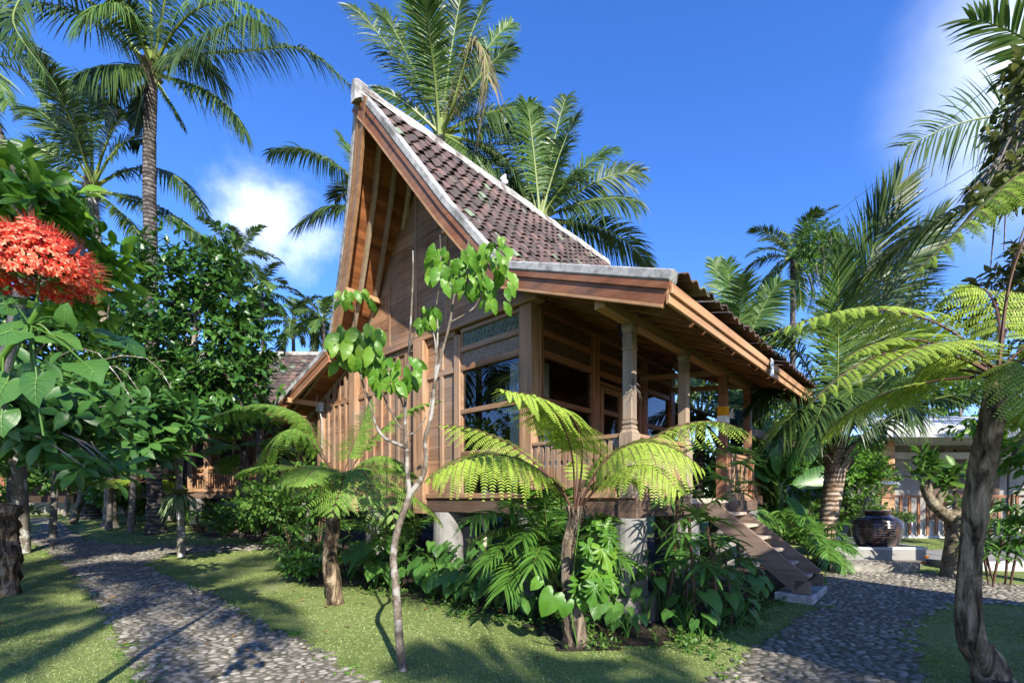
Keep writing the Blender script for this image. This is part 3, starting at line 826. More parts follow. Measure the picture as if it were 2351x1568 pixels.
# --- things on and in the house
def loc(u, v, z): return hw(u, v, z)
def th(name, label, cat, u, v, z, group=None):
    p = loc(u, v, z); o = thing(name, label, cat, p, group); o.rotation_euler = house.rotation_euler; ORG[o.name] = (0, 0, 0); return o
for i, (u, v, z, lab) in enumerate([(.45, .55, 3.86, 'black cylinder spotlight under the veranda roof just left of the first veranda post'), (.35, 2.25, 3.84, 'black cylinder spotlight hanging upper of the two beside the second veranda post'), (.55, 2.75, 3.86, 'black cylinder spotlight hanging lower of the two beside the second veranda post')]):
    t = th('spotlight', lab, 'spotlight', u, v, z, 'black spotlights under the veranda roof')
    b = MB(); tube(b, [(0, 0, .06), (0, 0, .035)], .05, 12); tube(b, [(0, 0, .04), (0, 0, -.05)], .012, 6); b.build('bracket', 'black', t)
    b = MB(); tube(b, [(0, -.03, -.03), (0, -.06, -.17)], .038, 14); q = b.build('lamp_head', 'black', t, smooth=False)
    b = MB(); tube(b, [(0, -.0601, -.171), (0, -.061, -.176)], .03, 12); b.build('lens', 'steel', q)
# yellow and white cloth on third post with offering
t = th('post_cloth', 'yellow and white ceremonial cloth wrapped round the third veranda post', 'cloth', 0, 3.36, 2.83)
b = MB(); box(b, -.078, .078, -.078, .078, .13, .29); b.build('yellow_band', 'yellow', t, bevel=.01)
b = MB(); box(b, -.084, .084, -.084, .084, 0, .129); b.build('white_band', 'white', t, bevel=.01)
b = MB(); r1 = np.random.default_rng(8)
for k in range(12):
    beam(b, (-.02, -.09, .1), (-.02 + r1.uniform(-.12, .1), -.12 + r1.uniform(-.1, 0), .1 + r1.uniform(-.06, .16)), .02, .006)
b.build('woven_offering', 'white', t)
# white tag on the fascia
b = MB(); p = [hw(-.945 - .012 * math.sin(z * 18) - (.02 if z > .2 else 0), v, 3.36 + z) for z in np.linspace(0, .26, 7) for v in (2.55 + .03 * z, 2.72)]
p += [q + np.array([.004, -.004, 0]) for q in p[::-1]]
b.add(p, [[i * 2, i * 2 + 1, i * 2 + 3, i * 2 + 2] for i in range(6)] + [[14 + i * 2, 14 + i * 2 + 1, 14 + i * 2 + 3, 14 + i * 2 + 2] for i in range(6)])
b.solo('paper_tag', 'white', 'white paper tag hanging over the veranda fascia board', 'tag', hw(-.945, 2.6, 3.36))
# junction box with antenna near the left wall corner
t = th('junction_box', 'pale grey box with antenna rods mounted at the left corner of the gable wall', 'junction box', 8.15, -.16, 3.68)
b = MB(); box(b, -.05, .05, -.1, .12, -.1, .12); b.build('box', 'steel', t, bevel=.01)
b = MB(); tube(b, [(-.05, .1, .1), (-.1, .45, .14)], .008, 6); tube(b, [(-.05, .05, .08), (-.05, .06, .3)], .006, 6); tube(b, [(0, 0, -.1), (0, -.1, -.35), (0, -.1, -1.)], .012, 6); b.build('antenna', 'steel', t)
# dried orchid roots on the first post
b = MB(); r1 = np.random.default_rng(9); c0 = hw(-.08, -.05, 2.88)
for k in range(14):
    e = c0 + r1.normal(0, .1, 3) * np.array([1, .5, 1.3]) + np.array([.03, -.05, .03]); tube(b, spline([c0, (c0 + e) / 2 + r1.normal(0, .02, 3), e], 5), [.005, .004, .004, .003, .002], 4)
b.solo('orchid_roots', 'pale_bark', 'dry leafless orchid tied to the front veranda corner post', 'plant', c0)
# interior: table lamp on a small table, chair
t = th('table_lamp', 'orange shaded lamp on wooden tripod legs behind the gable window', 'lamp', 2.75, .42, 2.12)
b = MB(); lathe(b, [(.15, .22), (.12, .44)], (0, 0, 0), 20); b.build('lamp_shade', 'lampshade', t, smooth=True)
b = MB()
for a in (0, 2.1, 4.2): beam(b, (.13 * math.cos(a), .13 * math.sin(a), 0), (.03 * math.cos(a), .03 * math.sin(a), .25), .028, .028)
b.build('legs', 'honey_x', t)
t = th('side_table', 'low wooden table carrying the orange lamp inside the gable window', 'table', 2.75, .42, 1.5)
b = MB(); box(b, -.26, .26, -.35, .35, .58, .62); b.build('table_top', 'honey_x', t, bevel=.005)
for a, c in ((-.22, -.3), (.22, -.3), (-.22, .3), (.22, .3)):
    b = MB(); box(b, a - .025, a + .025, c - .025, c + .025, 0, .579); b.build('leg', 'honey_x', t)
t = th('armchair', 'wooden framed chair standing behind the lowest pane of the gable window', 'chair', 2.2, .62, 1.5)
b = MB(); box(b, -.25, .25, -.26, .26, .4, .46); b.build('seat', 'curtain', t, bevel=.01)
b = MB(); box(b, .2, .25, -.26, .26, .46, .85); b.build('backrest', 'honey_x', t, bevel=.01)
for a, c in ((-.22, -.24), (.22, -.24), (-.22, .24), (.22, .24)):
    b = MB(); box(b, a - .025, a + .025, c - .025, c + .025, 0, .399 if a > 0 else .62); b.build('leg', 'honey_x', t)
# air conditioner and duct under the house
w = hw(4.25, .75, 0); zt = float(zg(w[0], w[1]))
t = th('outdoor_unit', 'grey air conditioner outdoor unit standing under the house behind the concrete pier', 'air conditioner', 4.25, .75, zt)
b = MB(); box(b, -.15, .15, -.42, .42, .25, .82); b.build('casing', 'steel', t, bevel=.012)
b = MB(); tube(b, [(-.155, .12, .53), (-.17, .12, .53)], .2, 20); b.build('fan_grille', 'black', t)
b = MB()
for c in (-.3, .3): box(b, -.15, .15, c - .03, c + .03, 0, .249)
b.build('bracket', 'steel', t)
b = MB(); c = [hw(u, v, z) for u, v, z in ((4.5, .3, 1.15), (4.15, .2, 1.05), (3.6, .25, 1.1), (3.0, .3, 1.12), (2.88, .3, .85), (3.05, .3, .5), (3.25, .3, .3))]
cp = spline(c, 60); tube(b, cp, .05 + .006 * np.sin(np.arange(60) * 2.2), 12); b.solo('flexible_duct', 'cream', 'cream corrugated pipe looping round the concrete pier under the house', 'pipe', hw(3.0, .3, .5))
# ================================================================== GROUND
CLOUDS = [(610, 500, .105, .13, .2, .9), (560, 470, .07, .12, .16, .85), (690, 560, .09, .14, .2, .8), (2470, 110, .22, .22, .06, .85), (2370, 290, .17, .22, .06, .75), (2300, 480, .11, .22, .05, .4)]
def gp(l): return np.array([G(x, y)[:2] for x, y in l])
PATH_A = gp([(335, 1568), (290, 1483), (236, 1401), (199, 1351), (159, 1306), (122, 1274), (68, 1236), (95, 1205), (40, 1195), (110, 1188), (150, 1206), (195, 1240), (281, 1250), (408, 1252), (630, 1250), (700, 1246), (700, 1257), (630, 1261), (390, 1272), (326, 1297), (408, 1333), (499, 1369), (567, 1415), (653, 1456), (725, 1492), (800, 1535), (900, 1600), (1150, 1780), (450, 1900)])
PATH_B = gp([(1400, 1800), (1500, 1650), (1640, 1568), (1720, 1500), (1803, 1446), (1862, 1402), (1884, 1392), (1893, 1340), (1900, 1322), (1905, 1297), (2047, 1308), (2161, 1322), (2351, 1345), (2700, 1400), (2700, 1440), (2351, 1390), (2251, 1385), (2183, 1389), (2120, 1412), (2093, 1460), (2111, 1514), (2110, 1568), (2150, 1800)])
BED = np.vstack([gp([(560, 1232), (640, 1262), (690, 1310), (705, 1342), (830, 1350), (960, 1378), (1100, 1405), (1190, 1425), (1250, 1470), (1300, 1500), (1385, 1492), (1500, 1478), (1600, 1462), (1700, 1430), (1760, 1392), (1800, 1352), (1850, 1335)]), [hw(-.9, 3.6, 0)[:2], hw(-.6, 7, 0)[:2], hw(10, 7, 0)[:2], hw(11, 1.5, 0)[:2]]])
BED2 = gp([(440, 1215), (480, 1235), (560, 1232), (640, 1225), (740, 1225), (740, 1180), (440, 1180)])
def inpoly(X, Y, poly):
    r = np.zeros(X.shape, bool); n = len(poly); j = n - 1
    for i in range(n):
        xi, yi = poly[i]; xj, yj = poly[j]
        c = ((yi > Y) != (yj > Y)) & (X < (xj - xi) * (Y - yi) / (yj - yi + 1e-12) + xi)
        r ^= c; j = i
    return r
def cells(poly, step, dz):
    x0, y0 = poly.min(0) - .1; x1, y1 = poly.max(0) + .1
    xs = np.arange(x0, x1 + step, step); ys = np.arange(y0, y1 + step, step)
    X, Y = np.meshgrid(xs, ys); nx = len(xs)
    cx, cy = (X[:-1, :-1] + step / 2), (Y[:-1, :-1] + step / 2)
    m = inpoly(cx + rng.normal(0, .03, cx.shape), cy + rng.normal(0, .03, cx.shape), poly)
    j, i = np.nonzero(m); a = j * nx + i
    F = np.stack([a, a + 1, a + nx + 1, a + nx], -1)
    use, inv = np.unique(F, return_inverse=True)
    V = np.stack([X, Y, zg(X, Y) + dz], -1).reshape(-1, 3)[use]
    return V, inv.reshape(F.shape)
def lawn_mat():
    m, nt, _, L = new_mat('lawn')
    c = objco(nt); n = noise(nt, c, 1.1, 5, .6); n2 = noise(nt, c, 40, 3)
    q = ramp(nt, n, [(.35, (.14, .20, .05)), (.55, (.22, .28, .08)), (.72, (.28, .30, .13))])
    q = mixc(nt, math_(nt, 'MULTIPLY', n2, .5), q, (.05, .055, .025))
    finish(nt, q, .9, .2, bump=n2, bstr=.6, bdist=.02); return m
M['lawn'] = lawn_mat()
M['grass'] = leaf_mat('grass_blade', [(.21, .30, .075), (.33, .42, .13), (.47, .51, .25)], .6, .2, .12, blotch=.3)
M['soil'] = rock_mat('dark_soil', [(.022, .016, .011), (.05, .036, .025), (.085, .062, .045)], 7, bdist=.04, bstr=.8)
M['grout'] = rock_mat('path_earth', [(.06, .065, .035), (.13, .12, .085), (.19, .175, .13)], 6, bdist=.02)
M['cobble'] = rock_mat('cobble_stone', [(.11, .10, .082), (.20, .182, .15), (.31, .285, .235)], 7, bdist=.01, bstr=.4, iv=.8, rough=.7)
b = MB(); xs = np.concatenate([np.linspace(-90, -16, 12), np.linspace(-15, 15, 61), np.linspace(16, 90, 12)]); ys = np.concatenate([np.linspace(-60, -6, 10), np.linspace(-5, 25, 61), np.linspace(27, 160, 14)])
X, Y = np.meshgrid(xs, ys); nx = len(xs); j, i = np.meshgrid(np.arange(len(ys) - 1), np.arange(nx - 1), indexing='ij'); a = (j * nx + i).ravel()
b.add(np.stack([X, Y, zg(X, Y)], -1).reshape(-1, 3), np.stack([a, a + 1, a + nx + 1, a + nx], -1))
b.solo('lawn', 'lawn', 'short green lawn between the paths and the houses', None, (0, 0, 0), kind='structure', smooth=True)
b = MB(); V, F = cells(BED, .16, .006); V[:, 2] += rng.uniform(0, .02, len(V)); b.add(V, F); V, F = cells(BED2, .2, .006); b.add(V, F)
b.solo('soil_bed', 'soil', 'dark bare soil of the planting bed round the house', None, (0, 0, 0), kind='structure', smooth=True)
# stone template: a flattened lumpy ball
def ball(nu=8, nv=4):
    v = [(0, 0, 1)]
    for i in range(1, nv + 1):
        p = math.pi * .56 * i / nv
        for k in range(nu):
            a = 2 * math.pi * (k + .5 * (i % 2)) / nu; v.append((math.sin(p) * math.cos(a), math.sin(p) * math.sin(a), math.cos(p)))
    f = [[0, 1 + k, 1 + (k + 1) % nu, 1 + (k + 1) % nu] for k in range(nu)]
    q = [[1 + (i - 1) * nu + k, 1 + i * nu + k, 1 + i * nu + (k + 1) % nu, 1 + (i - 1) * nu + (k + 1) % nu] for i in range(1, nv) for k in range(nu)]
    return np.array(v), np.array([x[:3] for x in f]), np.array(q)
BALL = ball()
def cobbles(poly, name, label, sx, sy, ang, seed):
    r = np.random.default_rng(seed); b = MB(); V, F = cells(poly, .12, .008); b.add(V, F, 1)
    x0, y0 = poly.min(0); x1, y1 = poly.max(0); R = math.hypot(x1 - x0, y1 - y0) / 2 + 1; cx, cy = (x0 + x1) / 2, (y0 + y1) / 2
    ca, sa = math.cos(ang), math.sin(ang); pts = []
    for row in np.arange(-R, R, sy):
        o = r.uniform(0, sx); t = -R + o
        while t < R:
            w = sx * r.uniform(.55, 1.5); pts.append((t + w / 2, row, w)); t += w
    pts = np.array(pts); jx = pts[:, 0] + r.normal(0, sx * .05, len(pts)); jy = pts[:, 1] + r.normal(0, sy * .12, len(pts))
    X = cx + jx * ca - jy * sa; Y = cy + jx * sa + jy * ca
    m = inpoly(X + r.normal(0, .03, len(X)), Y + r.normal(0, .05, len(X)), poly) & (Y > 1.2) & (r.random(len(X)) > .035); X, Y, W = X[m], Y[m], pts[m, 2]; n = len(X)
    a = ang + r.normal(0, .22, n); tz = r.normal(0, .07, n)
    Rm = np.zeros((n, 3, 3)); Rm[:, 0, 0] = np.cos(a); Rm[:, 1, 0] = np.sin(a); Rm[:, 0, 1] = -np.sin(a); Rm[:, 1, 1] = np.cos(a); Rm[:, 2, 2] = 1; Rm[:, 2, 0] = tz
    k = r.uniform(.72, 1.04, n)
    S = np.stack([W * .50 * k, sy * .52 * r.uniform(.8, 1.12, n), r.uniform(.008, .019, n)], -1)
    v, f3, f4 = BALL; lump = 1 + r.uniform(-.13, .13, (n, len(v), 1)) * np.array([1, 1, .5])
    VV = np.einsum('nij,nkj->nki', Rm, v[None] * lump * S[:, None]) + np.stack([X, Y, zg(X, Y) + .004], -1)[:, None]
    o = (np.arange(n) * len(v))[:, None, None]; n0 = b.n; b.V.append(VV.reshape(-1, 3)); b.n += VV.shape[0] * VV.shape[1]
    b.F.append(((f3[None] + o).reshape(-1, 3) + n0, 0)); b.F.append(((f4[None] + o).reshape(-1, 4) + n0, 0))
    return b.solo(name, ['cobble', 'grout'], label, None, (0, 0, 0), kind='structure', smooth=True)
cobbles(PATH_A, 'path', 'winding cobbled garden path crossing the lawn on the left', .098, .058, .35, 21)
cobbles(PATH_B, 'path', 'cobbled path leading from the wooden stairs to the grey terrace', .100, .056, -.12, 22)
# grass blades
def grass():
    r = np.random.default_rng(4); b = MB()
    for (ya, yb, dens, hgt, w) in ((2.2, 4.4, 3600, .038, .0055), (4.4, 6.6, 2400, .038, .0075), (6.6, 9.5, 1000, .034, .012), (9.5, 14, 420, .04, .018), (14, 23, 110, .055, .034)):
        xl, xr = -yb * 1.15, yb * 1.15; n = int((xr - xl) * (yb - ya) * dens)
        X = r.uniform(xl, xr, n); Y = r.uniform(ya, yb, n)
        pn = (np.sin(X * 2.1 + np.cos(Y * 1.7) * 2) + np.sin(Y * 2.9 + X)) * .25 + .55
        jx, jy = X + r.normal(0, .045, n) + .05 * np.sin(Y * 7), Y + r.normal(0, .07, n) + .06 * np.sin(X * 6)
        bed = inpoly(jx, jy, BED) | inpoly(jx, jy, BED2)
        q1 = inpoly(jx, jy, PATH_A) | inpoly(jx, jy, PATH_B)
        tuft = (np.sin(X * 9.7 + 3 * np.sin(Y * 4.1)) * np.sin(Y * 11.3 + 2 * np.sin(X * 5.3)) > .55)
        keep = (np.abs(X) < Y * 1.13 + .3) & (~bed | (r.random(n) < .05)) & (~q1 | (tuft & (r.random(n) < .30)) | (r.random(n) < .02)) & (r.random(n) < .45 + .7 * pn) & ~((np.sin(X * 1.3 + 2) * np.sin(Y * 1.1 + X * .4) > .82) & (r.random(n) < .7))
        X, Y = X[keep], Y[keep]; n = len(X)
        a = r.uniform(0, 2 * np.pi, n); lean = r.uniform(.6, 2.4, n)
        D = nrm(np.stack([np.cos(a) * lean, np.sin(a) * lean, np.full(n, .8)], -1)); a2 = a + np.pi / 2 + r.normal(0, .4, n)
        W = nrm(np.stack([np.cos(a2), np.sin(a2), r.normal(0, .3, n)], -1))
        strips(b, np.stack([X, Y, zg(X, Y) - .002], -1), D, W, hgt * r.uniform(.6, 1.4, n), w * r.uniform(.7, 1.3, n), .35, 2, [.8, 1, .1])
    b.solo('grass', 'grass', 'short creeping lawn grass with tufts between the cobbles', None, (0, 0, 0), kind='stuff')
grass()

# ================================================================== PLANT MAKERS
def frond(b, C, n=60, Ll=.8, w=.045, droop=.4, pet=.18, vup=.2, roll=0., K=4, seed=0, rr=.022, ml=0, mr=1, tipn=.45, ang=(75, 30), torn=0., face=0.):
    r = np.random.default_rng(seed); C = np.asarray(C, float)
    m = 60; cur = bez(C, m) if len(C) <= 4 else spline(C, m); T = nrm(np.gradient(cur, axis=0))
    s0 = nrm(np.cross(T, np.array([0, 0, 1.]) * (1 - face) + np.array([0, -1., .15]) * face) + 1e-6 * np.array([1, 0, 0])); nn = np.cross(s0, T)
    for k in range(1, m):   # avoid flips at the vertical
        if np.dot(s0[k], s0[k - 1]) < 0: s0[k] *= -1; nn[k] *= -1
    cr, sr = math.cos(roll), math.sin(roll); S = s0 * cr + nn * sr; Nn = nn * cr - s0 * sr
    rad = np.interp(np.linspace(0, 1, m), [0, .1, pet, 1], [rr * 2.2, rr * 1.4, rr, rr * .2])
    tube(b, cur, rad, 5, mr, caps=False)
    u = np.linspace(0, 1, n); idx = pet + (1 - pet) * u ** .95
    L0 = Ll * np.interp(u, [0, .12, .45, .8, 1], [.45, .8, 1, .75, tipn])
    for sg in (-1, 1):
        k = (idx * (m - 1)) + r.uniform(-.3, .3, n); k = np.clip(k, 0, m - 1.001); i = k.astype(int); f = (k - i)[:, None]
        B = cur[i] * (1 - f) + cur[i + 1] * f; t = T[i]; s = S[i]; q = Nn[i]
        a = np.radians(np.interp(u, [0, 1], ang)) + r.normal(0, .06, n)
        D = nrm(s * sg * np.sin(a)[:, None] + t * np.cos(a)[:, None] + q * (vup + r.normal(0, .07, n))[:, None])
        W = nrm(np.cross(D, q) + q * r.normal(0, .35, n)[:, None])
        dr = droop * r.uniform(.6, 1.4, n)
        L = L0 * r.uniform(.88, 1.08, n)
        if torn: L = np.where(r.random(n) < torn, L * r.uniform(.3, .7, n), L)
        strips(b, B, D, W, L, w * r.uniform(.8, 1.15, n), dr, K, [.55, 1, .95, .6, .06], ml)
def rand_fronds(c, L, n, seed, el0=-25, el1=80, phase=0.):
    r = np.random.default_rng(seed); out = []
    for k in range(n):
        a = phase + k * 2.39996 + r.normal(0, .15); el = math.radians(el0 + (el1 - el0) * ((k + .5) / n) + r.normal(0, 5)); l = L * r.uniform(.85, 1.1)
        h = np.array([math.cos(a), math.sin(a), 0.]); up = np.array([0, 0, 1.])
        p1 = c + (h * math.cos(el) + up * math.sin(el)) * l * .42
        p2 = p1 + (h * math.cos(el - .45) + up * math.sin(el - .45)) * l * .33
        p3 = p2 + (h * math.cos(el - 1.15) + up * math.sin(el - 1.15)) * l * .33
        out.append((np.array([c + h * .05, p1, p2, p3]), el))
    return out
def palm(name, label, base, crown, fr, r0, r1, nrand, L, leafL=.85, w=.05, seed=1, n=60, K=4, mats=('coco', 'rachis'), bark='palm_bark', group='coconut palms', droop=.45, mid=None, el=(-25, 80), pale=.2, rr=.028, cat='palm tree', boots=True, one=False):
    t = thing(name, label, cat, base, group); r = np.random.default_rng(seed)
    if r0 > 0:
        b = MB(); base = np.asarray(base, float); crown = np.asarray(crown, float)
        pts = spline([base - [0, 0, .1]] + [np.asarray(q, float) for q in (mid or [])] + [crown], 70)
        tt = np.linspace(0, 1, 70); rad = np.interp(tt, [0, .04, .12, 1], [r0 * 1.7, r0 * 1.25, r0, r1]) * (1 + .018 * np.sin(np.arange(70) * 2.5))
        tube(b, pts, rad, 14, 0, .04, r)
        b.build('trunk', bark, t, smooth=True)
        if boots:
            b = MB()
            for k in range(16):
                a = k * 2.4; zz = crown + np.array([0, 0, -.35 + .03 * k]); h = np.array([math.cos(a), math.sin(a), 0])
                beam(b, zz + h * r1 * .7, zz + h * (r1 + .12) + [0, 0, .22], r1 * .9, .03)
            b.build('leaf_boots', 'gnarl', t)
    fl = []
    for q in fr:
        pts = [P(x, y, Y) for x, y, Y in q[0]]; d = q[1] if len(q) > 1 else {}
        fl.append((np.array(pts), d))
    for p, e in rand_fronds(np.asarray(crown, float), L, nrand, seed, *el): fl.append((p, {'droop': droop * (1.3 if e < .3 else .6)}))
    bb = MB()
    for k, (p, d) in enumerate(fl):
        kw = dict(n=n, Ll=leafL, w=w, droop=droop, K=K, seed=seed * 100 + k, rr=rr, roll=r.normal(0, .25)); m = mats[0]
        if r.random() < pale: m = 'coco_pale' if mats[0] == 'coco' else mats[0]
        d = dict(d); m = d.pop('m', m); kw.update(d)
        if one: frond(bb, p, **kw)
        else:
            b = MB(); frond(b, p, **kw); b.build('frond', [m, mats[1]], t)
    if one: bb.build('crown', list(mats), t)
    return t
def fern_frond(b, C, npin=24, Lp=.36, lp=.045, pet=.28, seed=0, droop=.35, rr=.009, m=16, wl=.013, vup=.1, roll=0., face=0.):
    r = np.random.default_rng(seed); mm = 70; cur = bez(C, mm) if len(C) <= 4 else spline(C, mm)
    T = nrm(np.gradient(cur, axis=0)); s0 = nrm(np.cross(T, np.array([0, 0, 1.]) * (1 - face) + np.array([0, -1., .15]) * face) + 1e-6 * np.array([1, 0, 0])); nn = np.cross(s0, T)
    for k in range(1, mm):
        if np.dot(s0[k], s0[k - 1]) < 0: s0[k] *= -1; nn[k] *= -1
    c_, s_ = math.cos(roll), math.sin(roll); S = s0 * c_ + nn * s_; Nn = nn * c_ - s0 * s_
    tube(b, cur, np.interp(np.linspace(0, 1, mm), [0, .3, 1], [rr * 1.6, rr, rr * .25]), 5, 1, caps=False)
    u = np.linspace(0, 1, npin); prof = np.interp(u, [0, .15, .45, .75, .93, 1], [.5, .85, 1, .75, .3, .1])
    t = np.linspace(.06, 1, m)
    for sg in (-1, 1):
        k = np.clip((pet + (1 - pet) * u) * (mm - 1) + .3 * sg, 0, mm - 1.001); i = k.astype(int); f = (k - i)[:, None]
        B = cur[i] * (1 - f) + cur[i + 1] * f; a = np.radians(np.interp(u, [0, 1], [84, 55])) + r.normal(0, .05, npin)
        D = nrm(S[i] * sg * np.sin(a)[:, None] + T[i] * np.cos(a)[:, None] + Nn[i] * (vup + r.normal(0, .05, npin))[:, None])
        L = Lp * prof * r.uniform(.93, 1.05, npin)
        Q = B[:, None] + D[:, None] * (L[:, None] * t)[..., None]; dz = droop * L[:, None] * t[None] ** 1.7; Q[..., 2] -= dz
        Td = nrm(D[:, None] + np.array([0, 0, -1.]) * (droop * 1.7 * t[None, :, None] ** .7))
        side = nrm(np.cross(Td, Nn[i][:, None])); nq = np.cross(side, Td)
        strips(b, B, D, nrm(np.cross(D, Nn[i])), L, .006, droop * 1.0, 4, [1, 1, .8, .5, .1], 1)
        le = lp * (Lp / .36) * prof[:, None] ** .5 * np.interp(t, [0, .1, .5, .85, 1], [.6, 1, 1, .5, .25])[None]
        for s2 in (-1, 1):
            d2 = nrm(side * s2 + Td * .42 - nq * .1 + r.normal(0, .05, Td.shape))
            W2 = nrm(np.cross(d2, nq) + nq * .15 * s2)
            n_ = npin * m
            strips(b, Q.reshape(n_, 3), d2.reshape(n_, 3), W2.reshape(n_, 3), le.ravel(), wl * (.5 + .5 * (le.ravel() / lp)), .2, 2, [.9, 1, .12], 0)
def rough_trunk(b, pts, rad, seed, seg=16, n=40, amp=.12, mat=0):
    r = np.random.default_rng(seed); c = spline(pts, n); rr = np.interp(np.linspace(0, 1, n), np.linspace(0, 1, len(rad)), rad)
    T = nrm(np.gradient(c, axis=0)); s = nrm(np.cross(T, [1., 0, 0])); q = np.cross(T, s); a = np.linspace(0, 2 * np.pi, seg, endpoint=False)
    g = r.uniform(-1, 1, (n, seg)); g = (g + np.roll(g, 1, 0) * 1.4 + np.roll(g, -1, 0)) / 2.2; flute = np.sin(a * 5 + r.uniform(0, 6))[None] * .5
    R = rr[:, None] * (1 + amp * (g + flute))
    V = c[:, None] + R[..., None] * (np.cos(a)[None, :, None] * s[:, None] + np.sin(a)[None, :, None] * q[:, None])
    i = np.arange(n - 1)[:, None] * seg; j = np.arange(seg)[None]; j2 = (j + 1) % seg
    b.add(V.reshape(-1, 3), np.stack([i + j, i + j2, i + seg + j2, i + seg + j], -1).reshape(-1, 4), mat)
    k = np.arange(seg); b.add(np.vstack([V[-1], V[-1].mean(0) + [0, 0, rr[-1] * .3]]), np.stack([np.full(seg, seg), k, (k + 1) % seg], -1), mat)
def tree_fern(label, tp, rad, fronds, Y, seed, mats=('fern', 'rachis_brown'), bark='fern_bark', Lp=.36, nr=0, L=1.3, npin=24, kw={}, group='tree ferns', rel=(15, 60)):
    pts = [P(*q) for q in tp]; base = pts[0].copy(); base[2] -= .05; pts[0] = base
    t = thing('tree_fern', label, 'tree fern', base, group)
    b = MB(); rough_trunk(b, pts, rad, seed); r = np.random.default_rng(seed)
    top = pts[-1]
    for k in range(14):
        a = k * 2.4; h = np.array([math.cos(a), math.sin(a), 0]); beam(b, top + h * rad[-1] * .7 - [0, 0, .12], top + h * rad[-1] * 1.25 + [0, 0, .07], .022, .02)
    b.build('trunk', bark, t, smooth=True)
    for k, q in enumerate(fronds):
        d = dict(q[1]) if len(q) > 1 else {}; m = d.pop('m') if isinstance(d.get('m'), str) else mats[0]; a = dict(npin=npin, Lp=Lp, seed=seed * 50 + k); a.update(kw); a.update(d)
        b = MB(); fern_frond(b, [P(x, y, yy) for x, y, yy in q[0]], **a); b.build('frond', [m, mats[1]], t)
    for k, (p, e) in enumerate(rand_fronds(top, L, nr, seed, *rel)):
        b = MB(); a = dict(npin=npin, Lp=Lp, seed=seed * 70 + k); a.update(kw); fern_frond(b, p, **a); b.build('frond', [mats[0], mats[1]], t)
    return t
def foliage(b, blobs, n, size, tpl=OVATE, per=6, spread=.9, hang=.2, seed=0, mat=0, rmin=.35, upn=.6, step=.05):
    r = np.random.default_rng(seed); bl = [(np.asarray(c, float), np.asarray(q, float) * np.ones(3)) for c, q in blobs]
    wt = np.array([np.prod(q) ** (2 / 3) for c, q in bl]); wt /= wt.sum(); pick = r.choice(len(bl), n, p=wt)
    d = rand_dirs(n, r); rad = rmin + (1 - rmin) * r.random(n) ** .6
    lump = 1 + .14 * np.sin(d[:, 0] * 7 + pick) + .14 * np.sin(d[:, 2] * 6 + d[:, 1] * 5)
    C = np.array([bl[k][0] for k in pick]); Q = np.array([bl[k][1] for k in pick])
    tip = C + d * Q * (rad * lump)[:, None]; tw = nrm(d + np.array([0, 0, .45]) + r.normal(0, .35, (n, 3)))
    a1 = nrm(np.cross(tw, r.normal(size=(n, 3)))); a2 = np.cross(tw, a1)
    for k in range(per):
        a = k * 2.4 + r.uniform(0, .6, n); be = spread * (.55 + .75 * k / per) + r.normal(0, .12, n)
        ring = a1 * np.cos(a)[:, None] + a2 * np.sin(a)[:, None]
        D = nrm(tw * np.cos(be)[:, None] + ring * np.sin(be)[:, None] - np.array([0, 0, hang]))
        nn = nrm(tw + np.array([0, 0, upn]) + r.normal(0, .25, (n, 3)))
        inst(b, tpl[0], tpl[1], frames(D, nn), tip - tw * step * k * .5, size * r.uniform(.7, 1.15, n), mat)
    return tip
def tree(name, label, base, trunk, rad, blobs, n, size, leaf='midleaf', bark='twig', tpl=OVATE, per=6, seed=0, nb=16, cat='tree', group=None, rb=.03, bmin=.62, **kw):
    t = thing(name, label, cat, base, group); r = np.random.default_rng(seed); b = MB()
    if trunk is not None:
        tp = spline(trunk, 24); tube(b, tp, np.interp(np.linspace(0, 1, 24), np.linspace(0, 1, len(rad)), rad), 10, 0, .08, r)
        for k in range(nb):
            c, q = blobs[k % len(blobs)]; e = np.asarray(c, float) + rand_dirs(1, r)[0] * np.asarray(q, float) * .7
            s = tp[int(r.uniform(bmin, .98) * 23)]; mid = (s + e) / 2 + (r.normal(0, .06, 3) + [0, 0, .12]) * np.linalg.norm(e - s)
            tube(b, spline([s, mid, e], 8), np.linspace(rb, rb * .25, 8), 5, 0)
        b.build('trunk', bark, t, smooth=True)
    b = MB(); foliage(b, blobs, n, size, tpl, per, seed=seed, **kw); b.build('crown' if cat == 'tree' else 'foliage', leaf, t, smooth=True)
    return t
def fan_leaf(b, c, d, nrmv, R=.33, nseg=9, seed=0, w=.036, span=3.6, droop=.45, mat=0, pet=None, pm=1):
    r = np.random.default_rng(seed); d = nrm(d); s = nrm(np.cross(d, nrmv)); n = np.cross(s, d)
    a = np.linspace(-span / 2, span / 2, nseg) + r.normal(0, .05, nseg)
    D = nrm(d * np.cos(a)[:, None] + s * np.sin(a)[:, None] + n * .12); W = nrm(np.cross(D, n))
    strips(b, np.repeat(np.asarray(c)[None], nseg, 0), D, W, R * (1 - .15 * np.abs(a) / span) * r.uniform(.9, 1.05, nseg), w * r.uniform(.8, 1.2, nseg), droop * r.uniform(.6, 1.4, nseg), 5, [.25, .8, 1, 1, .9, .35], mat, fold=.12)
    if pet is not None: tube(b, spline([pet, (np.asarray(pet) + c) / 2 + [0, 0, .05], c], 6), .006, 4, pm, caps=False)
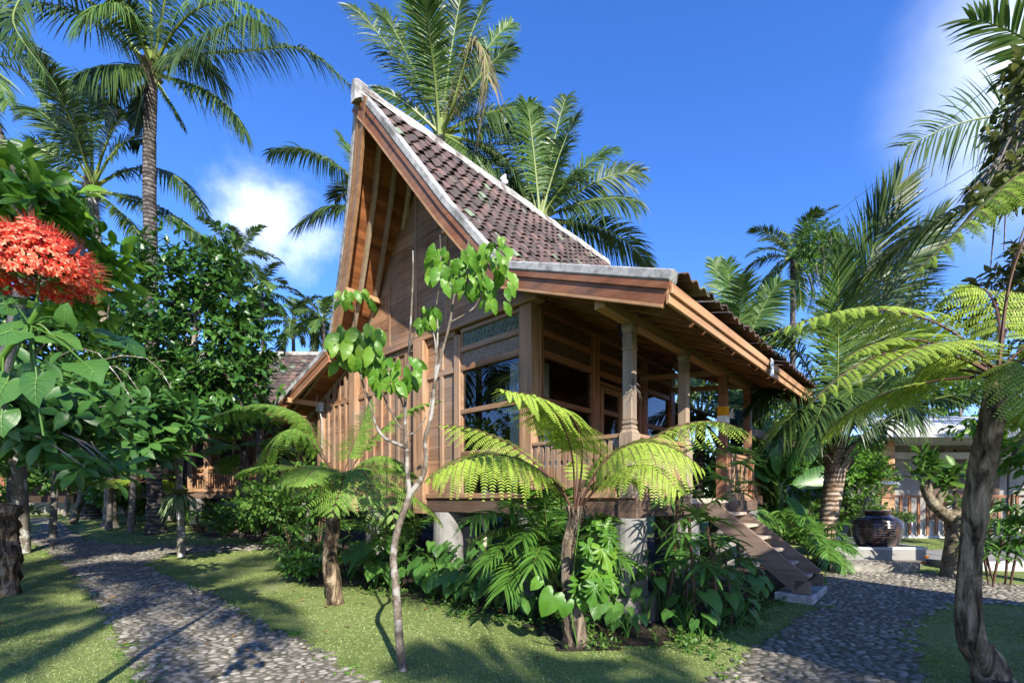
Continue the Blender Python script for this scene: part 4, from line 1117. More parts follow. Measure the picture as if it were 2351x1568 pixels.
def rhapis(label, base, stems, hgt, nfan, seed, R=.33, spread=.35, group='fan-leaved lady palms', fans=None, name='lady_palm'):
    t = thing(name, label, 'palm', base, group); r = np.random.default_rng(seed); sb = MB(); fb = MB(); base = np.asarray(base, float)
    for k in range(stems):
        o = np.append(r.normal(0, spread * .4, 2), 0); h = hgt * r.uniform(.55, 1.0); lean = np.append(r.normal(0, .12, 2), 0) * h
        p0 = base + o; p1 = p0 + lean + [0, 0, h]; tube(sb, spline([p0 - [0, 0, .03], (p0 + p1) / 2 + np.append(r.normal(0, .03, 2), 0), p1], 10), .013 + .006 * np.sin(np.arange(10) * 2.6) ** 2, 6)
        m = nfan
        for q in range(m):
            a = q * 2.4 + r.uniform(0, 1); el = r.uniform(-.2, 1.1); f = .45 + .55 * q / m; s0 = p0 + (p1 - p0) * f
            dd = np.array([math.cos(a) * math.cos(el), math.sin(a) * math.cos(el), math.sin(el)]); c = s0 + dd * r.uniform(.15, .32)
            fan_leaf(fb, c, nrm(dd + [0, 0, -.15]), nrm(np.array([0, 0, 1.]) - dd * .3), R * r.uniform(.8, 1.15), int(r.integers(7, 11)), seed * 99 + k * 17 + q, pet=s0)
    for q, (x, y, Y) in enumerate(fans or []):
        c = P(x, y, Y); dd = nrm(np.array([r.normal(0, .6), -1 + r.normal(0, .3), .5])); s0 = c + [r.normal(0, .05), .22, -.25]
        fan_leaf(fb, c, dd, nrm(np.array([0, -.3, 1.])), R * r.uniform(.9, 1.15), 9, seed * 77 + q, pet=s0)
    sb.build('stems', 'rachis_brown', t, smooth=True); fb.build('foliage', ['rhapis', 'areca'], t)
    return t
def taro(label, base, n, hgt, size, seed, tpl=COR, leaf='taro', name='taro_plant', face=(-.1, -.8), cat='plant', group='heart-leaved taro plants in the bed'):
    t = thing(name, label, cat, base, group); r = np.random.default_rng(seed); sb = MB(); fb = MB(); base = np.asarray(base, float); R = []; T = []; S = []
    for k in range(n):
        a = k * 2.4 + r.uniform(0, 1); rr = hgt * r.uniform(.15, .55); h = hgt * r.uniform(.45, 1.05)
        c = base + np.array([math.cos(a) * rr, math.sin(a) * rr, h])
        tube(sb, spline([base, base + np.array([math.cos(a) * rr * .3, math.sin(a) * rr * .3, h * .6]), c], 8), np.linspace(.011, .005, 8), 5)
        out = np.array([math.cos(a), math.sin(a), 0]) * .6 + np.array([face[0], face[1], 0]) * .6
        D = nrm(out + [0, 0, -r.uniform(.25, 1.0)]); nn = nrm(np.array([0, 0, 1.]) + out * r.uniform(.4, 1.0) + r.normal(0, .15, 3))
        R.append(frames(D[None], nn[None])[0]); T.append(c); s = size * r.uniform(.65, 1.15); S.append((s * r.uniform(.85, 1.1), s, s))
    inst2(fb, tpl, np.array(R), np.array(T), np.array(S)); inst(fb, VEIN[0], VEIN[1], np.array(R), np.array(T), np.array(S), 1)
    sb.build('stems', 'areca', t, smooth=True); fb.build('foliage', [leaf, 'vein'], t, smooth=True)
    return t
# ================================================================== TREE FERNS
def fl(pts, Ys, **k):
    return ([(x, y, Y) for (x, y), Y in zip(pts, Ys)], k)
YC = 4.75
tree_fern('bright green tree fern standing in front of the veranda corner pier', [(1322, 1480, 4.78), (1316, 1411, YC), (1309, 1340, YC), (1302, 1270, YC), (1314, 1217, YC), (1323, 1176, YC)], [.13, .11, .085, .065, .07, .08],
    [fl([(1316, 1175), (1262, 1060), (1130, 985), (983, 1100)], [4.75, 4.5, 4.3, 4.15], npin=18, Lp=.50, droop=.6, pet=.34, m=20, face=.3),
     fl([(1322, 1172), (1336, 1070), (1332, 1000), (1300, 945), (1225, 905)], [4.75, 4.5, 4.25, 4.0, 3.7], npin=16, Lp=.44, droop=.45, pet=.40, vup=.0, m=20, face=.3),
     fl([(1320, 1172), (1316, 1065), (1296, 985), (1245, 918), (1150, 893)], [4.75, 4.5, 4.2, 3.85, 3.5], npin=18, Lp=.46, droop=.5, pet=.36, vup=.0, m=20, face=.38),
     fl([(1316, 1172), (1260, 1065), (1140, 975), (1012, 975)], [4.75, 5.0, 5.2, 5.35], npin=15, Lp=.40, droop=.6, pet=.35, face=.25),
     fl([(1328, 1172), (1370, 1040), (1470, 945), (1612, 1075)], [4.75, 4.55, 4.35, 4.3], npin=18, Lp=.54, droop=.6, pet=.26, m=20, face=.3),
     fl([(1326, 1172), (1400, 1080), (1480, 1010), (1560, 1130)], [4.75, 4.4, 4.1, 3.95], npin=15, Lp=.42, droop=.6, pet=.3, face=.25),
     fl([(1330, 1172), (1400, 1060), (1580, 895), (1728, 1000)], [4.75, 4.8, 4.8, 4.85], npin=17, Lp=.42, droop=.6, pet=.36, face=.2),
     fl([(1328, 1172), (1352, 1090), (1420, 1060), (1500, 1130)], [4.75, 4.85, 4.95, 5.05], npin=20, Lp=.28, droop=.5, pet=.25),
     fl([(1320, 1172), (1330, 1080), (1325, 1010), (1300, 990)], [4.75, 4.8, 4.8, 4.8], npin=20, Lp=.20, droop=.3, pet=.3),
     fl([(1324, 1172), (1340, 1100), (1360, 1060), (1390, 1040)], [4.75, 4.8, 4.8, 4.8], npin=18, Lp=.2, droop=.3, pet=.3),
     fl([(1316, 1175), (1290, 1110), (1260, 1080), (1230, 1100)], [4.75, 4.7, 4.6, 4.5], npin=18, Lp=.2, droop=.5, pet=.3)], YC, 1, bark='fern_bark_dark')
YL = 6.5
tree_fern('tree fern with brown shaggy trunk on the lawn left of the white-barked sapling', [(772, 1388, 6.58), (763, 1325, YL), (757, 1278, YL), (763, 1215, YL), (769, 1168, YL), (782, 1115, YL)], [.12, .105, .10, .095, .085, .08],
    [fl([(784, 1112), (740, 1040), (700, 960), (600, 930), (465, 965)], [6.5, 6.4, 6.4, 6.3, 6.3], npin=22, Lp=.6, droop=.45, pet=.28),
     fl([(784, 1112), (740, 1050), (690, 990), (640, 1000), (600, 1075)], [6.5, 6.2, 6.0, 5.9, 5.9], npin=16, Lp=.52, droop=.7, pet=.3),
     fl([(784, 1112), (760, 1060), (710, 1050), (640, 1110)], [6.5, 6.0, 5.7, 5.5], npin=16, Lp=.52, droop=.5, pet=.15, face=.2),
     fl([(784, 1112), (790, 1060), (800, 1080), (760, 1180)], [6.5, 6.0, 5.6, 5.4], npin=16, Lp=.52, droop=.4, pet=.12, face=.2),
     fl([(784, 1112), (830, 1040), (890, 1060), (905, 1205)], [6.5, 6.2, 5.9, 5.7], npin=16, Lp=.52, droop=.45, pet=.15, face=.2),
     fl([(784, 1112), (830, 1050), (900, 1010), (945, 1100)], [6.5, 6.5, 6.5, 6.4], npin=16, Lp=.5, droop=.5, pet=.2),
     fl([(784, 1112), (830, 1040), (880, 940), (1010, 920)], [6.5, 6.8, 7.0, 7.2], npin=16, Lp=.48, droop=.4, pet=.35),
     fl([(784, 1112), (800, 1040), (825, 980), (850, 920)], [6.5, 6.7, 6.8, 6.9], npin=22, Lp=.48, droop=.3, pet=.3),
     fl([(784, 1112), (740, 1060), (700, 1060), (640, 1150)], [6.5, 6.7, 6.8, 6.9], npin=22, Lp=.46, droop=.5, pet=.2),
     fl([(784, 1112), (800, 1060), (850, 1060), (860, 1160)], [6.5, 6.1, 5.8, 5.6], npin=16, Lp=.48, droop=.5, pet=.15, face=.2)], YL, 2, mats=('fern_mid', 'rachis_brown'), nr=5, L=1.5, rel=(5, 40))
YR = 3.65
tree_fern('tall tree fern with dark knotted trunk at the right beside the cobbled path', [(2305, 1612, 3.5), (2283, 1568, YR), (2262, 1515, YR), (2240, 1480, YR), (2226, 1440, YR), (2224, 1355, YR), (2231, 1265, YR), (2240, 1151, YR), (2256, 1061, YR), (2278, 948, YR), (2290, 862, YR)], [.16, .13, .11, .095, .082, .072, .068, .076, .082, .074, .06],
    [fl([(2288, 862), (2200, 725), (2010, 650), (1750, 775)], [3.65, 3.7, 3.7, 3.7], npin=20, Lp=.40, droop=.6, pet=.3, m=18),
     fl([(2285, 865), (2150, 775), (2000, 770), (1860, 930)], [3.65, 3.5, 3.4, 3.3], npin=18, Lp=.36, droop=.6, pet=.15),
     fl([(2290, 862), (2320, 640), (2390, 440), (2340, 400), (2108, 620)], [3.65, 3.6, 3.5, 3.4, 3.3], npin=24, Lp=.42, droop=.8, pet=.42, m=18),
     fl([(2290, 862), (2310, 700), (2280, 600), (2150, 700)], [3.65, 3.9, 4.1, 4.2], npin=18, Lp=.42, droop=.4, pet=.25),
     fl([(2290, 862), (2240, 780), (2150, 740), (2000, 870)], [3.65, 3.3, 3.1, 3.0], npin=24, Lp=.30, droop=.5, pet=.2),
     fl([(2292, 862), (2360, 760), (2460, 740), (2560, 900)], [3.65, 3.6, 3.5, 3.4], npin=24, Lp=.36, droop=.5, pet=.25),
     fl([(2292, 862), (2330, 800), (2380, 820), (2400, 960)], [3.65, 3.3, 3.0, 2.9], npin=22, Lp=.3, droop=.5, pet=.25),
     fl([(2290, 862), (2300, 760), (2320, 700), (2420, 640)], [3.65, 3.9, 4.2, 4.4], npin=24, Lp=.4, droop=.4, pet=.3),
     fl([(2290, 862), (2230, 800), (2130, 800), (2080, 900)], [3.65, 3.9, 4.1, 4.2], npin=22, Lp=.3, droop=.5, pet=.2)], YR, 3, bark='fern_bark_sunlit', nr=6, L=1.35, rel=(0, 45))
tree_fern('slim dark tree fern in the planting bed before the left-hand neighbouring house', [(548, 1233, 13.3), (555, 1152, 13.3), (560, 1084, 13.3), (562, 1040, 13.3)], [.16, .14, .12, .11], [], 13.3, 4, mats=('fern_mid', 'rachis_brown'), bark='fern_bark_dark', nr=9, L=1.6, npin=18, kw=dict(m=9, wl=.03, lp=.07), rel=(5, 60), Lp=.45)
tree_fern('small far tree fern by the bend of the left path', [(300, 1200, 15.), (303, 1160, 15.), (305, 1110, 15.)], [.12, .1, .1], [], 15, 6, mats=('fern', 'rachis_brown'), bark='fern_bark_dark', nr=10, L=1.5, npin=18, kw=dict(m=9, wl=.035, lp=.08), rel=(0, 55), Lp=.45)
b = MB(); pts = [P(8, 1372, 7.1), P(16, 1290, 7.1), P(12, 1220, 7.1), P(18, 1160, 7.1)]; rough_trunk(b, pts, [.18, .15, .14, .16], 12, amp=.2)
b.solo('tree_stump', 'fern_bark', 'dead headless tree fern trunk cut short at the left edge of the lawn', 'stump', pts[0], smooth=True)

# ================================================================== PALMS
YT = 13.9
palm('coconut_palm', 'tall coconut palm with a ringed dark trunk rising left of the gable', G(358, 1225), P(348, 172, YT), [
    ([(346, 165, YT), (300, 110, YT), (200, 40, YT), (80, 10, YT - 1), (-30, 60, YT - 1.5)], dict(droop=1.1)),
    ([(346, 165, YT), (250, 40, YT - .6), (110, -40, YT - 1), (30, 40, YT - 2), (105, 170, YT - 2.4)], dict(droop=1.0, n=95)),
    ([(346, 165, YT), (306, 150, YT - .6), (240, 140, YT - 1.2), (190, 168, YT - 1.6)], dict(droop=1.5, Ll=1.15)),
    ([(350, 165, YT), (400, 135, YT - .8), (470, 95, YT - 1.5), (560, 45, YT - 2), (612, 60, YT - 2.2)], dict(droop=1.8, Ll=1.5, n=100)),
    ([(352, 170, YT), (430, 130, YT - .2), (560, 118, YT - .4), (700, 115, YT - .4), (815, 205, YT - .4)], dict(droop=1.1, n=100, torn=.35)),
    ([(352, 172, YT), (440, 190, YT - .5), (530, 220, YT - 1), (560, 300, YT - 1.2)], dict(droop=1.5, Ll=.95)),
    ([(352, 178, YT), (375, 210, YT), (395, 240, YT), (418, 285, YT)], dict(droop=.8, Ll=.5)),
    ([(344, 178, YT), (325, 215, YT), (318, 250, YT), (310, 290, YT)], dict(droop=.8, Ll=.5)),
    ([(348, 165, YT), (340, 60, YT), (250, -90, YT - 1), (150, -60, YT - 2)], dict(droop=.8)),
    ([(348, 165, YT), (350, 40, YT), (340, -120, YT), (330, -260, YT)], {}),
    ([(348, 165, YT), (372, 40, YT - .3), (400, -120, YT - 1), (420, -250, YT - 1)], {}),
    ([(348, 165, YT), (400, 50, YT - .6), (470, -60, YT - 1.2), (640, 50, YT - 2.)], dict(droop=1.2, Ll=1.2)),
    ([(348, 165, YT), (320, 60, YT - .6), (260, -60, YT - 1.4), (180, 60, YT - 2.2)], dict(droop=1.2, Ll=1.1)),
    ([(348, 165, YT), (390, 100, YT + .5), (450, 100, YT + 1), (520, 200, YT + 1.5)], dict(droop=1.2)),
    ([(348, 165, YT), (300, 130, YT + .5), (260, 160, YT + 1), (240, 270, YT + 1.4)], dict(droop=1.2)),
    ], .19, .155, 0, 4.5, leafL=1.0, w=.046, seed=5, n=90, pale=.1, rr=.045, mid=[P(352, 1000, YT), P(346, 600, YT), P(343, 350, YT)])
Y2 = 15.4
c2 = [(20, 335), (3, 410), (60, 250), (125, 195), (205, 180), (300, 255), (322, 320), (140, 560), (60, 500)]
f2 = []
for i, (x, y) in enumerate(c2):
    dx, dy = x - 212, y - 430; f2.append(([(212, 430, Y2), (212 + dx * .38, 430 + dy * .55 - 22, Y2 - .3 * i % 1), (212 + dx * .75, 430 + dy * .98 - 22, Y2 - .5), (x, y + 12, Y2 - .8)], dict(droop=.45, face=.6)))
f2 += [([(215, 432, Y2), (300, 370, Y2), (400, 350, Y2), (468, 490, Y2)], dict(droop=.9)), ([(215, 438, Y2), (300, 450, Y2), (420, 500, Y2 - .5), (500, 570, Y2 - .5)], dict(droop=.9)), ([(215, 438, Y2), (270, 480, Y2), (330, 520, Y2 - .5), (340, 600, Y2 - .5)], dict(droop=.9))]
palm('coconut_palm', 'coconut palm with upright fronds and white lichened trunk behind the ringed tall palm', G(254, 1210), P(212, 440, Y2), f2, .17, .14, 3, 4.2, leafL=.95, w=.046, seed=6, n=100, pale=.15, rr=.04, bark='lichen', mid=[P(252, 1060, Y2), P(232, 700, Y2)])
palm('coconut_palm', 'leaning coconut palm whose thick mottled trunk stands farthest left beyond the path bend', G(207, 1190), P(-70, 120, 17.), [([(-70, 120, 17), (-30, 60, 16.6), (50, 60, 16.2), (100, 240, 16)], dict(droop=1.)), ([(-70, 120, 17), (-30, 130, 16.6), (0, 180, 16.2), (18, 240, 16)], dict(droop=1.))], .27, .16, 7, 4.4, leafL=.9, w=.06, seed=7, n=50, mid=[P(190, 1000, 17.5), P(90, 600, 17.2)])
YH1 = 14.5
def ctr(cx, cy, tips, Y, dr=.5, lift=.25, **k):
    o = []
    for i, q in enumerate(tips):
        x, y = q[:2]; d = q[2] if len(q) > 2 else {}; dx, dy = x - cx, y - cy; dist = math.hypot(dx, dy); s = (-1) ** i * .6
        kw = dict(droop=dr, face=.55, **k); kw.update(d)
        o.append(([(cx, cy, Y), (cx + dx * .33, cy + dy * .33 - dist * lift * .55, Y + s * .3), (cx + dx * .72, cy + dy * .72 - dist * lift * .75, Y + s * .8), (x, y, Y + s)], kw))
    return o
palm('coconut_palm', 'big coconut palm with full crown rising right behind the gable peak', [-1.9, 15.3, zg(0, 15)], P(1010, 315, YH1), ctr(1010, 310, [(803, 15), (868, 20), (980, -70), (1065, -30), (1172, 55, dict(m='coco_pale')), (1175, 110), (1100, 205, dict(droop=1.)), (1240, 250, dict(droop=.9)), (1290, 330, dict(droop=.9)), (860, 205, dict(Ll=.6)), (900, 330, dict(droop=.9)), (1110, 380, dict(droop=1.)), (1010, -90), (930, -40), (1120, 0)], YH1, lift=.18) + [([(1015, 305, YH1), (1040, 240, YH1 - .6), (1085, 100, YH1 - 1.2), (1120, 160, YH1 - 1.5), (1100, 310, YH1 - 1.6)], dict(droop=1.5, m='coco_dry', torn=.3))], .17, .14, 3, 4, leafL=.95, w=.046, seed=8, n=84, K=4, rr=.045, boots=False)
palm('coconut_palm', 'coconut palm spreading low broad fronds over the right end of the tiled ridge', [.6, 15.2, zg(0, 15)], P(1240, 515, 14.), ctr(1240, 505, [(1300, 225), (1325, 270), (1470, 395), (1468, 465, dict(droop=.9)), (1425, 560, dict(droop=1.)), (1405, 345, dict(m='coco_pale')), (1095, 330), (1060, 380), (1140, 265), (1210, 240, dict(m='coco_pale')), (1180, 420), (1330, 400), (1265, 330, dict(m='coco_pale')), (1120, 480, dict(droop=1.))], 14., lift=.2), .17, .14, 2, 3.6, leafL=1.0, w=.046, seed=9, n=84, rr=.04, boots=False)
palm('coconut_palm', 'coconut palm reaching two curved fronds out from behind the left roof slope', [-5.6, 16.2, zg(0, 16)], P(870, 470, 15.), [([(870, 470, 15), (800, 400, 15), (730, 320, 15), (622, 350, 15)], dict(droop=.9, torn=.25)), ([(870, 480, 15), (810, 470, 15), (745, 460, 15), (682, 520, 15)], dict(droop=.9)), ([(870, 470, 15), (830, 400, 15.5), (800, 330, 16), (785, 320, 16)], dict(m='coco_pale'))] + ctr(870, 470, [(900, 300), (960, 420), (850, 560, dict(droop=1.))], 15.), .17, .14, 2, 3.5, leafL=.95, w=.046, seed=10, n=100, rr=.04, boots=False)
for i, (x, y, Y, lab, L) in enumerate([(548, 590, 43, 'small far palm with shaggy drooping fronds just above the glossy round tree', 3.6), (600, 665, 41, 'small far palm showing yellow-green fronds at the right edge of the glossy tree', 3.4), (672, 740, 44, 'far palm with pale star-shaped crown above the neighbouring tiled roof', 3.6), (742, 735, 42, 'far palm half hidden by the left rake of the gable', 3.2)]):
    c = P(x, y, Y); palm('coconut_palm', lab, [c[0] + .4, Y + .3, zg(0, Y)], c, [], .2, .15, 15, L, leafL=.95, w=.13, seed=30 + i, n=32, K=3, pale=.45, rr=.05, boots=False, el=(-30, 82), group='far palms on the left')
c = P(1820, 590, 31); palm('coconut_palm', 'far coconut palm with dense round crown standing above the veranda roof end', [c[0], 31, 1], c, [], .2, .15, 20, 3.4, leafL=1.0, w=.085, seed=40, n=40, K=3, pale=.3, rr=.06, boots=False, el=(-45, 80))
c = P(1700, 700, 15); palm('coconut_palm', 'young bright palm with upright fronds just beyond the veranda roof', [c[0], 15.2, zg(0, 15)], P(1690, 860, 15), ctr(1690, 850, [(1640, 600), (1668, 605), (1612, 680), (1790, 650), (1845, 760), (1600, 800), (1760, 700), (1820, 900), (1560, 900), (1700, 960)], 15, lift=.2, dr=.4), .16, .14, 8, 3.6, leafL=.95, w=.06, seed=41, n=56, mats=('coco_pale', 'rachis'), boots=False)
c = P(1600, 960, 12.5); palm('coconut_palm', 'dark palm filling the view between the veranda posts', [c[0], 12.7, zg(0, 12)], P(1610, 960, 12.5), ctr(1610, 960, [(1560, 800), (1620, 780), (1700, 830), (1760, 930), (1730, 1040), (1520, 960), (1660, 1060)], 12.5, lift=.2), .15, .13, 6, 2.6, leafL=.8, w=.05, seed=42, n=54, boots=False)
YP = 9.7
palm('coconut_palm', 'young coconut palm with a swollen pale ringed trunk beyond the wooden stairs', G(1884, 1297), P(1922, 1045, YP), [
    ([(1922, 1040, YP), (1930, 850, YP - .3), (1960, 640, YP - .6), (2065, 425, YP - .8)], dict(droop=.12, n=120, Ll=1.45, w=.05, vup=.05, face=.9, ang=(60, 20))),
    ([(1925, 1040, YP), (1960, 850, YP + .1), (2030, 650, YP + .2), (2155, 505, YP + .3)], dict(droop=.2, n=120, Ll=1.4, w=.05, face=.9, ang=(60, 20))),
    ([(1918, 1040, YP), (1925, 850, YP - .4), (1925, 700, YP - .8), (1925, 590, YP - 1.)], dict(droop=.2, n=100, Ll=.95, m='coco_pale', face=.9)),
    ([(1918, 1045, YP), (1880, 850, YP + .1), (1800, 700, YP + .4), (1700, 790, YP + .5)], dict(droop=.6, n=95)),
    ([(1916, 1050, YP), (1870, 900, YP - .3), (1790, 830, YP - .5), (1735, 930, YP - .6)], dict(droop=.8, n=95)),
    ([(1918, 1050, YP), (1880, 940, YP - .6), (1820, 900, YP - 1.1), (1790, 1010, YP - 1.3)], dict(droop=.8, n=70)),
    ([(1928, 1050, YP), (2000, 985, YP - .2), (2110, 900, YP - .4), (2235, 905, YP - .5)], dict(droop=1.1, n=75, Ll=.9)),
    ([(1928, 1045, YP), (1990, 880, YP), (2090, 790, YP), (2230, 850, YP + .1)], dict(droop=.9, n=95)),
    ([(1926, 1045, YP), (1980, 900, YP - .5), (2040, 850, YP - .9), (2090, 950, YP - 1.2)], dict(droop=.9, n=70)),
    ([(1922, 1045, YP), (1915, 930, YP - .6), (1900, 860, YP - 1.1), (1870, 990, YP - 1.6)], dict(droop=.9, n=70)),
    ([(1924, 1045, YP), (1935, 900, YP - .6), (1950, 830, YP - 1.1), (1960, 960, YP - 1.6)], dict(droop=.9, n=70)),
    ([(1924, 1045, YP), (1960, 850, YP + .5), (2000, 760, YP + 1), (2100, 700, YP + 1.4)], dict(droop=.6, n=95))],
    .16, .19, 0, 3, leafL=.9, w=.042, seed=43, n=70, K=5, rr=.026, bark='palm_bark_pale', mid=[P(1897, 1225, YP), P(1910, 1140, YP)], pale=.3)
palm('coconut_palm', 'palm outside the right edge reaching one stiff frond across the cloud', [9.2, 7.4, 0], P(2560, 400, 7.), [([(2540, 400, 7), (2430, 250, 7), (2290, 225, 7), (2085, 335, 7)], dict(droop=.35, Ll=1.1, w=.03, n=60, torn=.2, face=.7)), ([(2540, 400, 7), (2450, 280, 7.4), (2400, 150, 7.8), (2300, 380, 8)], dict(droop=.6, Ll=1.0)), ([(2540, 400, 7), (2450, 330, 7), (2360, 310, 7), (2270, 390, 7)], dict(droop=.8, Ll=.9))], .16, .14, 5, 3.2, leafL=.9, seed=44, n=54)
# areca palms
def areca(label, base, tips, Y, seed, Ll=.42, n=34, L=1.0, nr=4, w=.03, mat='areca', stems=4, group='feathery areca palms', el=(20, 85)):
    t = thing('areca_palm', label, 'palm', base, group); r = np.random.default_rng(seed); base = np.asarray(base, float)
    b = MB()
    for k in range(stems):
        o = np.append(r.normal(0, .08, 2), 0); tube(b, spline([base + o, base + o + [0, 0, .2], base + o * 1.5 + [0, 0, .42]], 8), [.022, .02, .018, .018, .017, .016, .015, .014], 7)
    b.build('stems', 'rachis', t, smooth=True)
    top = base + [0, 0, .35]; fr = []
    for (x, y, yy) in tips:
        e = P(x, y, yy); d = e - top; l = np.linalg.norm(d); fr.append(np.array([top + r.normal(0, .04, 3), top + d * .3 + [0, 0, l * .28], top + d * .72 + [0, 0, l * .25], e]))
    fr += [p for p, e in rand_fronds(top, L, nr, seed, *el)]
    for k, p in enumerate(fr):
        b = MB(); frond(b, p, n=n, Ll=Ll, w=w, droop=.5, pet=.25, K=5, seed=seed * 31 + k, rr=.009, roll=r.normal(0, .2), vup=.25, tipn=.6); b.build('frond', [mat, 'rachis'], t)
    return t
areca('feathery areca palm clump between the taro bed and the bright tree fern', G(1268, 1395), [(1085, 1195, 5.0), (1120, 1290, 4.9), (1170, 1165, 5.3), (1180, 1120, 5.6), (1290, 1130, 5.9), (1400, 1190, 5.7), (1440, 1290, 5.4), (1160, 1350, 4.9), (1330, 1300, 5.0), (1225, 1300, 4.8), (1240, 1130, 5.5), (1110, 1235, 5.2), (1390, 1240, 5.2), (1200, 1240, 5.0)], 5.5, 51, nr=7, L=1.0, Ll=.46, n=40)
areca('low areca palm beside the far side of the stairs', G(1800, 1290), [(1745, 1200, 8.4), (1790, 1180, 8.6), (1850, 1190, 8.6), (1880, 1240, 8.3)], 8.7, 52, nr=7, L=.75)
areca('arching areca palm at the foot of the ringed pale palm trunk', G(1868, 1296), [(1940, 1305, 8.6), (1930, 1230, 9), (1830, 1220, 9), (1905, 1290, 8.2), (1950, 1260, 8.8)], 9.2, 53, nr=4, L=.7)
areca('areca palm in deep shade under the house left of the pier', G(905, 1330), [(850, 1200, 7), (930, 1180, 7.2), (880, 1250, 6.8)], 7.3, 54, nr=6, L=1.0)
# lady palms
G_ = lambda x, y: G(x, y)
rhapis('tall lady palm clump with bamboo-like canes before the veranda railing', G(1600, 1440), 4, 1.75, 5, 61, fans=[(1560, 1195, 5.0), (1590, 1245, 4.9), (1618, 1075, 5.3), (1655, 1100, 5.2), (1700, 1065, 5.5), (1725, 1110, 5.5), (1690, 1035, 5.5), (1610, 1030, 5.4), (1660, 1240, 4.9), (1640, 1150, 5.1), (1575, 1130, 5.3)])
rhapis('second lady palm clump leaning towards the stairs', G(1650, 1425), 2, 1.1, 4, 62, fans=[(1690, 1130, 5.6), (1640, 1195, 5.3)])
rhapis('lady palm clump at the left corner of the planting bed', G(690, 1320), 5, .95, 5, 63, R=.36, fans=[(655, 1110, 7), (640, 1245, 7), (700, 1150, 7), (690, 1255, 6.8), (650, 1180, 7.1)])
rhapis('taller lady palm behind the shaggy fern trunk', G(735, 1290), 6, 2.1, 5, 64, R=.38)
rhapis('lady palm growing against the battened wall', G(860, 1290), 6, 2.2, 5, 65, R=.38)
rhapis('lady palm reaching up beside the thick wall post', G(960, 1275), 4, 2.4, 5, 66, R=.36)
rhapis('lady palm row under the carved railing of the left house', G(500, 1215), 8, 1.0, 5, 67, R=.45, spread=1.0)
rhapis('shaded lady palm between the two far trunks', G(320, 1195), 8, 1.3, 5, 68, R=.5, spread=1.0)
rhapis('lady palm with drooping leaves at the right edge by the terrace', G(2300, 1345), 5, 1.6, 6, 69, R=.36)
rhapis('dark lady palm beneath the left end of the gable', G(620, 1245), 7, 1.3, 5, 70, R=.4, spread=.8)
# taro
for i, (x, y, n, h, s, lab) in enumerate([(862, 1352, 6, .55, .42, 'large-leaved taro plant at the left end of the taro row behind the sapling'), (905, 1345, 8, .42, .24, 'taro plant just right of the sapling trunk'), (955, 1352, 8, .45, .27, 'taro plant before the round pier, third of the row'), (1000, 1368, 8, .45, .27, 'taro plant with upright leaves covering the pier foot'), (1045, 1380, 9, .42, .27, 'bright taro plant in the middle of the front row'), (1095, 1392, 8, .38, .26, 'taro plant near the lawn edge right of the row middle'), (1140, 1400, 8, .40, .26, 'taro plant next to the areca palm'), (990, 1330, 8, .62, .30, 'tall taro plant in the back row before the pier'), (1065, 1340, 8, .60, .30, 'tall taro plant in the back row under the beam'), (1130, 1352, 7, .5, .28, 'shaded taro plant in the back row by the areca palm'),
    (1485, 1440, 7, .75, .27, 'long-stemmed taro plant in front of the corner pier'), (1520, 1430, 7, .85, .29, 'taro plant with wide flat leaves right of the corner pier'), (1570, 1452, 6, .5, .26, 'low taro plant between the cane stems'), (1640, 1425, 7, .6, .26, 'taro plant below the lady palms facing the stairs'), (1690, 1400, 7, .65, .27, 'taro plant with lit leaves beside the stair stringer'), (1735, 1392, 6, .6, .24, 'taro plant nearest the stair foot'), (1400, 1440, 5, .55, .27, 'taro plant with drooping leaves left of the corner footing'), (640, 1240, 8, .7, .35, 'taro plant in shade under the eave of the gable'), (590, 1225, 8, .6, .35, 'taro plant by the pier of the left house'), (1560, 1400, 7, .75, .25, 'taro plant in the shade beneath the veranda'), (1215, 1425, 8, .36, .23, 'small taro plant on the lawn edge left of the bright tree fern'), (1250, 1400, 7, .5, .25, 'taro plant under the areca fronds'), (1350, 1450, 6, .35, .2, 'small taro plant right beside the foot of the bright tree fern'), (1440, 1465, 6, .35, .2, 'low taro plant before the corner footing'), (1610, 1468, 6, .32, .18, 'smallest taro plant at the lawn edge before the cane stems'), (1700, 1438, 6, .35, .2, 'small taro plant at the lawn edge below the stair stringer'), (810, 1330, 7, .6, .32, 'taro plant right of the shaggy fern trunk')]):
    k_ = 1.2 if x < 1200 else 1.0; taro(lab, G(x, y), n + (2 if x < 1200 else 0), h * k_, s * k_, 80 + i)
# climbing monstera and vine on the fern trunk
r = np.random.default_rng(5); t = thing('climbing_vine', 'lime green cut-leaved vine climbing the trunk of the bright tree fern', 'vine', P(1318, 1440, 4.65)); b = MB(); R = []; T = []; S = []; sb = MB()
st_ = spline([P(1325, 1480, 4.62), P(1312, 1400, 4.6), P(1318, 1300, 4.62), P(1330, 1200, 4.6)], 30); tube(sb, st_, .008, 5)
for k in range(16):
    x = r.uniform(1330, 1415); y = r.uniform(1205, 1350); c = P(x, y, 4.6 - r.uniform(0, .25)); s0 = st_[int(np.clip((1480 - y) / 285 * 29, 0, 29))]
    D = nrm([.5 + r.normal(0, .4), -.3, -1.]); nn = nrm([.25 + r.normal(0, .35), -1, .7]); R.append(frames(D[None], nn[None])[0]); T.append(c); S.append(r.uniform(.22, .32)); tube(sb, spline([s0, (s0 + c) / 2 + [0, 0, .04], c], 5), .004, 4)
inst2(b, MON, np.array(R), np.array(T), np.array(S)); R = []; T = []; S = []
